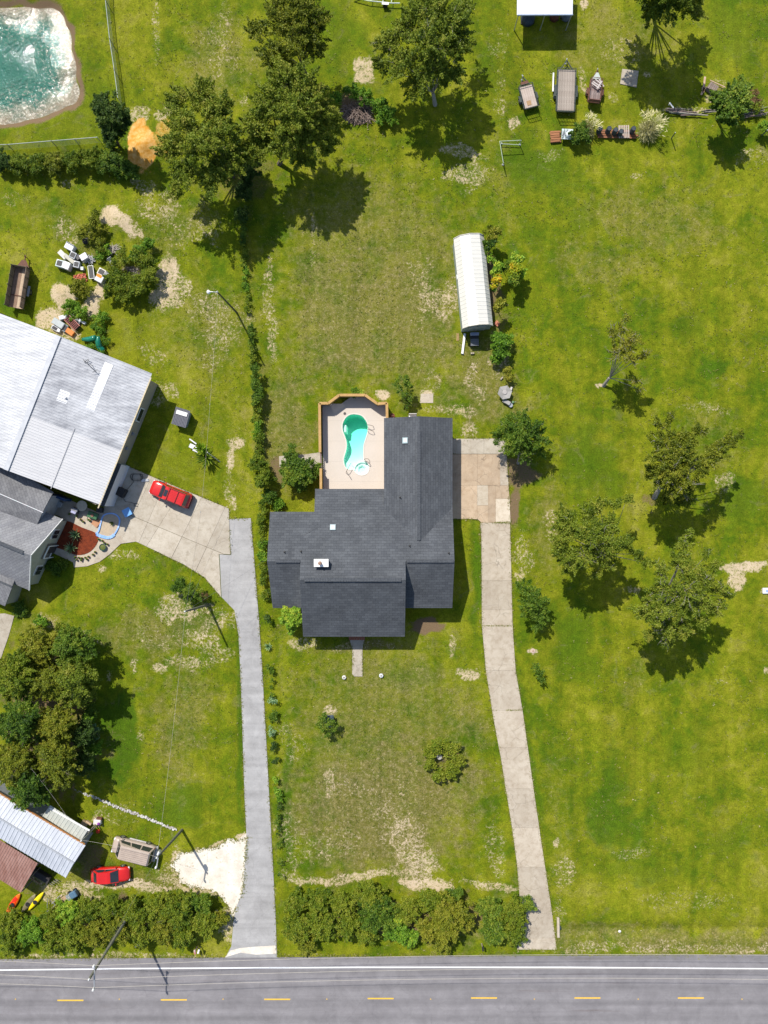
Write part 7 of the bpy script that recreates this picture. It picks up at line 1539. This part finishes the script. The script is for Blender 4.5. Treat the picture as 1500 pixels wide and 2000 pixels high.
for i, (x, y, r, k, t_, lab) in enumerate(((957, 507, 7, 'bright', .6, 'small bright green leaf cluster beside the shed wall, topmost'), (968, 528, 13, 'bright', .55, 'bright green large-leaved plant beside the middle of the shed'), (968, 548, 11, 'gold', .85, 'golden yellow leafed plant beside the middle of the shed'), (965, 562, 7, 'bright', .5, 'small green leaf cluster under the golden plant'),
    (1003, 498, 8, 'bright', .6, 'bright tall plant tip at the top of the clump right of the shed'), (1008, 512, 12, 'bright', .55, 'bright green broad-leaved plant right of the shed, upper one'), (1008, 530, 13, 'gold', .55, 'yellow green broad-leaved plant right of the shed, middle one'), (1018, 534, 8, 'bright', .6, 'round bright rosette at the right side of the plant clump'), (1003, 545, 10, 'green', .5, 'darker green broad-leaved plant right of the shed, lowest one'),
    (985, 522, 9, 'green', .6, 'green broad-leaved plant between the two bright clumps'), (972, 598, 12, 'olive', .6, 'dull olive weed bush near the lower end of the shed'), (955, 480, 12, 'green', .25, 'dark undergrowth beside the top of the shed'), (960, 455, 14, 'olive', .55, 'scraggly brown-green weeds above the shed'))):
    plant('broadleaf_plant', x, y, [(x, y, 2.4 if r > 9 else 2.0, r)] + ([(x + r * .5, y - r * .4, 2.6, r * .6)] if r > 9 else []), lab, 'plant', k, base=(x - 3, y + 5), dens=420, leaf=.17, trunk=.05, tone=t_, clump=.8)
plant('sapling', 0, 0, [(788, 740, 2.6, 10), (795, 752, 2.4, 12), (786, 765, 2, 10), (800, 770, 1.6, 10), (775, 748, 2, 7), (792, 783, 1.2, 9)], 'sparse young tree above the garage wing of the dark-roofed house', 'sapling', 'green', base=(792, 785), dens=170, leaf=.12, trunk=.05, tone=.5, bark=M_BARKG)
plant('shrub', 0, 0, [(692, 765, .5, 8), (703, 765, .5, 6)], 'tiny bright bush against the outside of the top deck fence', 'shrub', 'bright', dens=500, leaf=.09, trunk=.03, base=(696, 766))
plant('shrub', 0, 0, [(570, 905, 1.9, 20), (590, 915, 2.1, 22), (575, 930, 2, 22), (598, 935, 1.8, 18), (560, 925, 1.6, 14), (585, 950, 1.3, 14)], 'big dark green shrub beside the side path of the pool deck', 'shrub', 'green', base=(582, 930), dens=560, leaf=.12, trunk=.06, tone=.52)
plant('shrub', 0, 0, [(612, 910, 1.2, 10), (620, 920, 1.1, 7), (608, 922, 1.2, 8)], 'smaller leafy shrub against the left deck fence', 'shrub', 'green', base=(614, 918), dens=520, leaf=.11, trunk=.05, tone=.6)
plant('shrub', 0, 0, [(570, 872, 1.4, 8), (574, 882, 1.4, 10), (568, 888, 1.1, 8)], 'narrow dark bush above the side path of the deck', 'shrub', 'green', base=(572, 884), dens=560, leaf=.10, trunk=.05, tone=.45)
plant('young_tree', 0, 0, [(560, 1200, 3, 14), (578, 1195, 3.2, 13), (570, 1212, 3, 16), (555, 1215, 2.6, 10), (582, 1210, 2.8, 10), (568, 1228, 2.2, 9)], 'bright fresh green young tree at the front left corner of the dark roof', 'tree', 'bright', base=(572, 1218), dens=420, leaf=.15, trunk=.07, tone=.62, clump=.8, up=.8)
plant('small_tree', 0, 0, [(632, 1402, 1.8, 11), (628, 1417, 1.7, 12), (645, 1410, 1.9, 9), (638, 1430, 1.4, 9), (650, 1420, 1.5, 8)], 'small loose tree growing over the dark square box in the front lawn', 'tree', 'green', base=(636, 1415), dens=300, leaf=.10, trunk=.06, tone=.6)
plant('shrub', 0, 0, [(842, 1468, 1, 16), (862, 1456, 1, 16), (884, 1466, 1, 17), (893, 1486, .9, 15), (884, 1505, .8, 16), (860, 1512, .7, 14), (840, 1494, .8, 13)], 'ring of yellowing shrubs in the open front lawn', 'shrub', 'hedge', base=(864, 1485), dens=560, leaf=.12, trunk=.04, tone=.62, flat=.6)
plant('shrub', 0, 0, [(885, 1472, 1.0, 6)], 'small red-leaved bush inside the ring of shrubs', 'shrub', 'brown', base=(885, 1474), dens=500, leaf=.09, trunk=.03, tone=.7)
plant('shrub', 0, 0, [(350, 1142, 1.4, 15), (366, 1150, 1.4, 16), (384, 1160, 1.3, 15), (372, 1165, 1.1, 12), (344, 1150, 1.1, 9)], 'oblong dark clipped bush at the guyed pole on the left lawn', 'shrub', 'green', base=(365, 1155), dens=620, leaf=.09, trunk=.05, tone=.4)
plant('shrub', 0, 0, [(398, 1166, 1.2, 9)], 'dead brown end of the bush beside the guyed pole', 'shrub', 'brown', base=(397, 1168), dens=300, leaf=.08, trunk=.03, tone=.2)
plant('shrub', 0, 0, [(1132, 258, 1.3, 15), (1140, 268, 1.2, 12), (1126, 270, 1, 10), (1138, 250, 1.2, 9)], 'deep green bush between the metal table and the row of drums', 'shrub', 'green', base=(1133, 264), dens=600, leaf=.12, trunk=.05, tone=.42)
plant('shrub', 0, 0, [(1490, 245, 1.2, 10), (1500, 250, 1.2, 10)], 'small leafy bush at the right edge by the bent post', 'shrub', 'bright', base=(1492, 248), dens=500, leaf=.12, trunk=.04, tone=.5)
plant('shrub', 0, 0, [(1468, 190, .7, 16), (1450, 178, .6, 12), (1480, 203, .6, 9)], 'low brown-stemmed brush right of the compact round tree', 'shrub', 'brown', base=(1465, 192), dens=260, leaf=.10, trunk=.03, tone=.5)
plant('shrub', 0, 0, [(1458, 208, .7, 14), (1480, 210, .7, 10)], 'low green weeds over the right log pile', 'shrub', 'hedge', base=(1470, 210), dens=380, leaf=.10, trunk=.03, tone=.6)
# --- junk corner growth
plant('shrub', 0, 0, [(225, 520, 1.4, 20), (228, 545, 1.5, 22), (245, 565, 1.4, 22), (270, 562, 1.3, 20), (290, 545, 1.4, 20), (292, 520, 1.3, 18), (275, 500, 1.3, 16), (215, 570, 1, 14), (240, 500, 1.2, 14)], 'ring of dense green brambles round the heap of bare sticks', 'shrub', 'hedge', base=(250, 545), dens=480, leaf=.11, trunk=.04, tone=.48)
plant('shrub', 0, 0, [(285, 475, 1, 14), (275, 490, 1.1, 12), (262, 500, 1, 10)], 'bright green brambles right of the upper sand heap', 'shrub', 'bright', base=(277, 484), dens=480, leaf=.11, trunk=.04, tone=.35)
plant('shrub', 0, 0, [(185, 428, 1.2, 16), (175, 445, 1.2, 16), (190, 450, 1, 14), (200, 475, .8, 14), (165, 460, 1, 12)], 'dull brownish bush left of the upper sand heap', 'shrub', 'olive', base=(183, 445), dens=360, leaf=.11, trunk=.04, tone=.5)
plant('shrub', 0, 0, [(155, 558, 1.1, 15), (165, 568, 1, 13), (148, 570, .9, 12)], 'olive bush below the orange crumpled sheet', 'shrub', 'olive', base=(157, 565), dens=430, leaf=.10, trunk=.04, tone=.5)
plant('shrub', 0, 0, [(145, 600, .8, 18), (160, 610, .7, 14), (130, 602, .6, 12), (200, 620, .5, 14), (190, 635, .5, 12)], 'low bright weeds above the scrap pile at the workshop roof', 'shrub', 'bright', base=(150, 605), dens=380, leaf=.10, trunk=.03, tone=.4)
plant('shrub', 0, 0, [(205, 490, .7, 12), (195, 500, .6, 10)], 'small green clump in the middle of the junk yard', 'shrub', 'bright', base=(200, 494), dens=380, leaf=.10, trunk=.03, tone=.45)
plant('shrub', 0, 0, [(178, 683, .5, 14), (195, 690, .5, 12), (205, 665, .5, 9), (198, 645, .4, 10)], 'low green weeds around the green plastic slide tubes', 'shrub', 'bright', base=(190, 680), dens=330, leaf=.09, trunk=.03, tone=.35)
plant('shrub', 0, 0, [(690, 182, 1.2, 16), (715, 190, 1.1, 16), (740, 205, 1, 16), (760, 218, .9, 14), (745, 232, .8, 12), (660, 195, 1, 12), (765, 235, .7, 10)], 'leafy green growth arching over the brush pile at the back line', 'shrub', 'bright', base=(715, 200), dens=420, leaf=.12, trunk=.04, tone=.35)
# --- pond fence hedge (upper left)
hx = [(8, 318, 22, 'dark'), (40, 322, 24, 'hedge'), (75, 322, 26, 'hedge'), (110, 318, 25, 'olive'), (145, 316, 24, 'hedge'), (178, 312, 26, 'hedge'), (208, 318, 25, 'green'), (235, 325, 24, 'green'), (258, 335, 16, 'green')]
nth = ['first', 'second', 'third', 'fourth', 'fifth', 'sixth', 'seventh', 'eighth', 'ninth', 'tenth', 'eleventh', 'twelfth', 'thirteenth', 'fourteenth', 'fifteenth', 'sixteenth', 'seventeenth', 'eighteenth', 'nineteenth', 'twentieth', 'twenty-first', 'twenty-second', 'twenty-third', 'twenty-fourth', 'twenty-fifth', 'twenty-sixth']
def row(lst, lab, group, dens=430, leaf=.11, h=1.6, tone=.5, name='hedge_shrub', trunk=.05, cat='shrub', bare=.05):
    for i, e in enumerate(lst):
        x, y, r, k = e[:4]; hh = h * (e[4] if len(e) > 4 else 1)
        bl = [(x, y, hh * .75, r * .72)]
        for q in range(5):
            a = 6.283 * (q + R.random() * .7) / 5; bl.append((x + math.cos(a) * r * .52, y + math.sin(a) * r * .52, hh * R.uniform(.4, .85), r * R.uniform(.36, .56)))
        if name == 'hedge_shrub' and 470 < x < 520 and 430 < y < 1170 and r < 16: bl = [(x + R.uniform(-3, 3), y + dy + R.uniform(-3, 3), hh * R.uniform(.4, 1), r * R.uniform(.45, .8)) for dy in (-17, -9, 0, 9, 17)]
        if name == 'border_plant': bl = [(x + R.uniform(-5, 4), y + R.uniform(-9, 9), hh * R.uniform(.3, 1), r * R.uniform(.3, .65)) for _ in range(R.randint(2, 5))]
        plant(name, x, y, bl, lab % nth[i], cat, k, dens=dens, leaf=leaf, trunk=trunk, tone=tone + R.uniform(-.09, .09), group=group, clump=.85, twig=.12, bare=bare)
row(hx, 'leafy hedge shrub under the pond, %s from the left', 'hedge shrubs below the pond', h=1.5, tone=.42)
# --- roadside hedge in front of the yard
row([(580, 1760, 27, 'hedge'), (580, 1815, 32, 'hedge'), (625, 1760, 30, 'hedge'), (628, 1805, 36, 'hedge'), (600, 1838, 22, 'olive', .7), (672, 1760, 32, 'hedge'), (680, 1805, 32, 'hedge'), (722, 1745, 30, 'hedge'), (742, 1782, 42, 'green', 1.2), (775, 1815, 28, 'bright'), (720, 1822, 24, 'hedge'), (800, 1780, 30, 'hedge'),
     (798, 1828, 22, 'bright', .9), (845, 1760, 30, 'hedge'), (838, 1812, 30, 'olive'), (880, 1795, 46, 'olive', 1.35), (886, 1745, 20, 'green', .9), (870, 1838, 26, 'olive', .8), (955, 1770, 26, 'green'), (965, 1815, 32, 'green', 1.1), (1000, 1785, 34, 'hedge', 1.2), (1003, 1825, 26, 'hedge'), (1030, 1765, 16, 'green', 1.1)],
    'roadside hedge shrub below the front lawn, %s from the left', 'shrubs of the roadside hedge in front of the yard', h=2.2, tone=.54, dens=420)
row([(20, 1800, 30, 'hedge'), (22, 1840, 26, 'hedge', .8), (62, 1815, 32, 'bright'), (100, 1795, 28, 'hedge'), (98, 1835, 28, 'hedge', .8), (130, 1780, 28, 'bright'), (140, 1825, 34, 'hedge'), (172, 1775, 28, 'hedge'), (185, 1820, 34, 'olive'), (218, 1770, 28, 'hedge'), (228, 1810, 36, 'olive'), (262, 1775, 28, 'hedge'), (275, 1822, 32, 'hedge'), (310, 1770, 32, 'hedge'), (318, 1815, 34, 'olive'), (355, 1775, 38, 'hedge', 1.2), (360, 1825, 28, 'hedge'), (392, 1765, 28, 'green'), (400, 1805, 32, 'hedge'), (428, 1790, 18, 'olive', .8)],
    'roadside hedge shrub below the red sedan, %s from the left', 'shrubs of the roadside hedge left of the lane', h=2.2, tone=.54, dens=420)
# --- clump of trees at the left edge
for (x, y, r, k, h, lab) in ((75, 1262, 42, 'olive', 4, 'olive shaggy tree at the top of the left clump'), (140, 1262, 42, 'green', 4.5, 'dark green tree at the top right of the left clump'), (35, 1320, 48, 'hedge', 5, 'broad mixed green tree at the left edge, upper part of the clump'), (150, 1335, 50, 'oak', 5.5, 'grey-green feathery tree on the right side of the left clump'),
    (95, 1330, 42, 'olive', 5, 'dark olive tree in the middle of the left clump'), (45, 1410, 48, 'green', 5, 'dark tree at the left edge below the broad mixed one'), (110, 1415, 44, 'olive', 5, 'russet-tipped tree in the lower middle of the left clump'), (165, 1435, 30, 'dark', 3.2, 'dark low tree at the right foot of the left clump'), (35, 1490, 50, 'olive', 5, 'bushy tree at the lower left of the clump'), (110, 1490, 48, 'olive', 5.5, 'large shaggy tree above the trailer roof'), (60, 1535, 44, 'green', 5, 'leafy tree overhanging the pale trailer roof'), (165, 1490, 26, 'dark', 2.5, 'dark shrubby tree right above the rock line')):
    bl = [(x, y, h, r * .62)] + [(x + math.cos(a) * r * .58, y + math.sin(a) * r * .58, h * R.uniform(.55, .9), r * R.uniform(.34, .5)) for a in (.3, 1.2, 2.1, 3.0, 3.9, 4.8, 5.7)]
    plant('clump_tree', x, y, bl, lab, 'tree', k, dens=430, leaf=.12, trunk=.16, tone=.46 + R.uniform(-.08, .08), clump=.8, bare=.12, twig=.2, group='trees of the left clump')
row([(175, 1400, 16, 'bright'), (180, 1430, 16, 'blue'), (185, 1460, 15, 'bright'), (178, 1385, 12, 'green')], 'low leafy bush at the right foot of the tree clump, %s from the top', 'bushes at the foot of the clump', h=1.0, tone=.35)
row([(80, 1215, 13, 'bright', .8), (120, 1225, 11, 'hedge', .7)], 'bright small bush above the tree clump, %s from the left', 'small bushes above the clump', h=1.2, tone=.5)
row([(40, 1190, 16, 'green', .4), (105, 1108, 18, 'green', .4), (125, 1100, 9, 'hedge', .4)], 'low green bush in the shade of the cottage wall, %s from the bottom', 'bushes by the cottage', h=1.0, tone=.4)
# --- overgrown fence line along the left boundary
fl_ = [(486, 330, 26, 'dark', 1.4), (478, 372, 20, 'dark', 1.3), (472, 418, 16, 'dark', 1.0), (475, 455, 9, 'green', .5), (478, 500, 7, 'hedge', .35), (480, 545, 7, 'bright', .35), (484, 590, 5, 'hedge', .3), (490, 655, 7, 'green', .45), (493, 700, 9, 'hedge', .6), (498, 738, 14, 'green', 1.1), (502, 768, 15, 'green', 1.2), (500, 805, 11, 'hedge', .8), (503, 840, 11, 'bright', .8), (505, 870, 12, 'hedge', .9), (503, 905, 20, 'hedge', 1.5), (516, 935, 22, 'hedge', 1.7), (525, 968, 15, 'green', 1.1), (545, 985, 13, 'bright', .5), (513, 1000, 11, 'hedge', .6), (510, 1035, 9, 'hedge', .5), (513, 1075, 9, 'bright', .5), (514, 1120, 9, 'hedge', .5), (520, 1160, 9, 'hedge', .5)]
row(fl_, 'overgrown shrub on the fence line left of the yard, %s from the top', 'shrubs along the left fence line', h=1.6, tone=.38, dens=480)
row([(524, 1205, 15, 'dark', 1.6), (528, 1310, 7, 'green'), (529, 1338, 6, 'green'), (529, 1352, 5, 'green'), (532, 1368, 6, 'blue'), (534, 1400, 8, 'green'), (532, 1430, 6, 'blue'), (536, 1460, 8, 'dark'), (538, 1490, 7, 'dark'), (541, 1522, 7, 'bright'), (543, 1552, 9, 'bright'), (544, 1573, 7, 'dark'), (543, 1600, 7, 'green'), (544, 1623, 6, 'dark'), (546, 1650, 6, 'green'), (548, 1682, 6, 'green'), (549, 1710, 5, 'green')],
    'small plant in the row along the grey lane, %s from the top', 'small plants along the lane', h=.8, tone=.5, trunk=.03, name='border_plant', cat='plant')

# spiky plants
def agave(px, py, rad, label, kind='blue', n=26, h=.5, name='agave', w=.11, group=None, cat='agave'):
    b = P(px, py); o = thing(name, (b.x, b.y, 0), label, cat, group=group); m = MB(); tints = []
    for k in range(n):
        a = k * 2.399; el = R.uniform(.15, 1.1) * (1 - k / n * .3) if k < n * .6 else R.uniform(.8, 1.35); L = rad * R.uniform(.8, 1.1)
        d = Vector((math.cos(a) * math.cos(el), math.sin(a) * math.cos(el), math.sin(el))); s_ = Vector((-math.sin(a), math.cos(a), 0)); p0 = Vector((0, 0, .12 + h * .2)); pm = p0 + d * L * .5 + Vector((0, 0, .05)); p1 = p0 + d * L
        i = len(m.v); m.v += [tuple(q) for q in (p0 - s_ * w * .4, p0 + s_ * w * .4, pm + s_ * w * .55, p1, pm - s_ * w * .55, pm + Vector((0, 0, -.05)))]
        m.f += [[i, i + 5, i + 4], [i, i + 1, i + 5], [i + 1, i + 2, i + 5], [i + 5, i + 2, i + 3], [i + 4, i + 5, i + 3]]; t = .5 + R.uniform(-.3, .4); tints += [t - .2, t - .2, t, min(1, t + .4), t, t - .15]
    me = m.mesh('leaf', fix=False); me.materials.append(LEAF[kind]); at = me.attributes.new('tint', 'FLOAT', 'POINT'); at.data.foreach_set('value', tints)
    link('leaves', me, None, o); MB().lathe([(.12, 0), (.16, .1), (.06, .25)], 8).build('stem', M_BARK, o); return o
agave(150, 1045, .95, 'upper spiky blue-green agave in the red mulch bed'); agave(141, 1070, .95, 'lower spiky blue-green agave in the red mulch bed')
agave(525, 1262, .6, 'small spiky agave in the row beside the lane below the shrubs')
agave(404, 893, 1.7, 'green sago palm with white boards propped on it, left lawn', 'green', 60, .6, 'sago_palm', .16, cat='palm'); agave(395, 877, 1.3, 'smaller feathery palm touching the sago palm, upper side', 'bright', 40, .6, 'sago_palm', .14, cat='palm')
agave(222, 290, 1.5, 'dark fan palmetto at the foot of the young pine', 'dark', 50, .5, 'palmetto', .14, cat='palmetto')
agave(220, 1022, .35, 'potted dark succulent inside the blue-rimmed oval', 'dark', 20, .3, 'potted_plant', .08, cat='plant')
# pampas grasses
for px, py, rad, lab, t_ in ((1150, 250, 1.5, 'tall pampas grass with plumes bent left of the drum row', 34), (1272, 252, 1.8, 'large round pampas grass with cream plumes right of the drum row', 60)):
    b = P(px - 8 if px < 1200 else px - 10, py + 8); o = thing('pampas_grass', (b.x, b.y, 0), lab, 'ornamental grass'); k = 1500; a = RN.uniform(0, 6.283, k); e = RN.uniform(.25, 1.5, k); L = rad * RN.uniform(.45, 1.0, k)
    D = np.stack([np.cos(a) * np.cos(e), np.sin(a) * np.cos(e), np.sin(e)], 1); C = D * L[:, None] * .7; C[:, 2] += .1 + .3 * L * 0
    me = leaf_mesh(C, L * .34, RN.uniform(0, .75, k), .2, .05, dirs=D); me.materials.append(LEAF['dry']); link('blades', me, None, o)
    a = RN.uniform(0, 6.283, k // 3); e = RN.uniform(.2, 1.5, k // 3); L = rad * RN.uniform(.3, .8, k // 3); D = np.stack([np.cos(a) * np.cos(e), np.sin(a) * np.cos(e), np.sin(e)], 1); me = leaf_mesh(D * L[:, None] * .6, L * .34, RN.uniform(.2, .9, k // 3), .2, .07, dirs=D); me.materials.append(LEAF['hedge']); link('green_blades', me, None, o)
    a = RN.uniform(-.3, 1.9, t_ * 3) if px < 1200 else RN.uniform(-.8, 2.4, t_ * 3); e = RN.uniform(.7, 1.3, t_ * 3); D = np.stack([np.cos(a) * np.cos(e), np.sin(a) * np.cos(e), np.sin(e)], 1); C = D * (rad * RN.uniform(1.1, 1.5, t_ * 3))[:, None]
    me = leaf_mesh(C, np.full(t_ * 3, .26), RN.uniform(.8, 1, t_ * 3), .3, .18, dirs=D); me.materials.append(LEAF['dry']); link('plumes', me, None, o)

# loose weeds and tufts that break up the turf
def tufts():
    n = 52000; X = RN.uniform(-47, 47, n); Y = RN.uniform(-52.5, 62, n)
    px = X * PPM + 750; py = 1000 - Y * PPM
    bad = np.zeros(n, bool)
    for poly in (lane, pl, patio, chalk, bed, [(876, 850), (1000, 850), (1000, 1024), (876, 1024)], [(600, 765), (890, 765), (890, 1250), (520, 1190), (520, 990), (600, 990)], [(-50, 560), (300, 730), (180, 1010), (120, 1200), (-50, 1200)], POND, [(-60, 1560), (180, 1630), (60, 1760), (-60, 1760)], [(680, 1240), (715, 1240), (715, 1325), (680, 1325)], [(880, 460), (960, 460), (965, 650), (880, 650)]):
        bad |= in_poly(px, py, poly) | (dist_poly(px, py, poly) < 5)
    dens = vnoise(X, Y, 2.7, 21) * .5 + vnoise(X, Y, .9, 22) * .6 + vnoise(X, Y, 7, 23) * .4 + patch_field(X, Y, DRY, 0.) * .15
    ok = ~bad & (dens > RN.uniform(-.3, .75, n)); X = X[ok]; Y = Y[ok]; n = len(X); q = 3
    C = np.repeat(np.stack([X, Y, np.full(n, .05)], 1), q, 0) + RN.normal(0, .06, (n * q, 3)) * np.array([1, 1, .35]); C[:, 2] = np.abs(C[:, 2]) * .8 + .03
    t = np.repeat(.45 + RN.normal(0, .22, n), q); me = leaf_mesh(C, RN.uniform(.05, .12, n * q), t, .5, .3)
    me.materials.append(leaf_mat('turf_tufts', (.05, .095, .006), (.13, .15, .012), (.22, .20, .05), (.42, .35, .19), .15)); o = link('grass_tufts', me); tag(o, 'short uneven tufts of grass and weeds all over the lawns', 'grass', kind='stuff')

def edge_tufts():
    pts = []
    def along(px, step=.09, jit_=.10, closed=True, p=.75, skip=None):
        w = G2(px); n = len(w)
        for i in range(n if closed else n - 1):
            a, b = w[i], w[(i + 1) % n]; L = math.dist(a, b)
            for k in range(int(L / step)):
                t = k / max(1, L / step); x, y = a[0] + (b[0] - a[0]) * t, a[1] + (b[1] - a[1]) * t
                if abs(x) < 52 and abs(y) < 64 and (math.sin(x * 2.1 + y * 1.3) + math.sin(x * .7 - y * 3.1) + R.uniform(-1.2, 1.2)) > -p: pts.append((x + R.gauss(0, jit_), y + R.gauss(0, jit_)))
    along(chalk, .04, .16, True, .9); along(bed, .05, .10); along([(884, 857), (985, 856), (989, 886), (996, 1019)], .06, .12, False); along([(885, 1014), (925, 1014), (936, 1017), (941, 1024)], .05, .08, False)
    along(lane[:9], .07, .10, False); along(lane[13:20], .07, .10, False); along(pl[:3] + [(450, 1083)], .08, .08, False); along(pl[5:9], .06, .08, False)
    for a, b, p_ in (((942, 1222), (1000, 1222), 1.6), ((966, 1021), (996, 1020), 2.2), ((884, 887), (930, 887), -.6), ((954, 1387), (1020, 1387), -.3)): along([a, b], .03, .035, False, p_)
    along([(682, 1250), (690, 1275), (689, 1316)], .06, .06, False); along([(713, 1250), (708, 1270), (708, 1320)], .06, .06, False)
    along([(0, 1871.5), (440, 1868.5)], .05, .14, False, .9); along([(545, 1867), (1010, 1864)], .05, .14, False, .9); along([(1090, 1864), (1500, 1862)], .05, .14, False, .9)
    C = np.repeat(np.array([(x, y, .07) for x, y in pts]), 4, 0); n = len(C); C = C + RN.normal(0, .045, (n, 3)) * np.array([1, 1, .4]); C[:, 2] = np.maximum(C[:, 2], .05)
    me = leaf_mesh(C, RN.uniform(.04, .10, n), np.repeat(.5 + RN.normal(0, .22, n // 4), 4), .6, .3); me.materials.append(bpy.data.materials['turf_tufts']); o = link('edge_grass', me); tag(o, 'ragged grass growing over the edges of the paving', 'grass', kind='stuff')
tufts(); edge_tufts()
print('leaves', NLEAF[0])
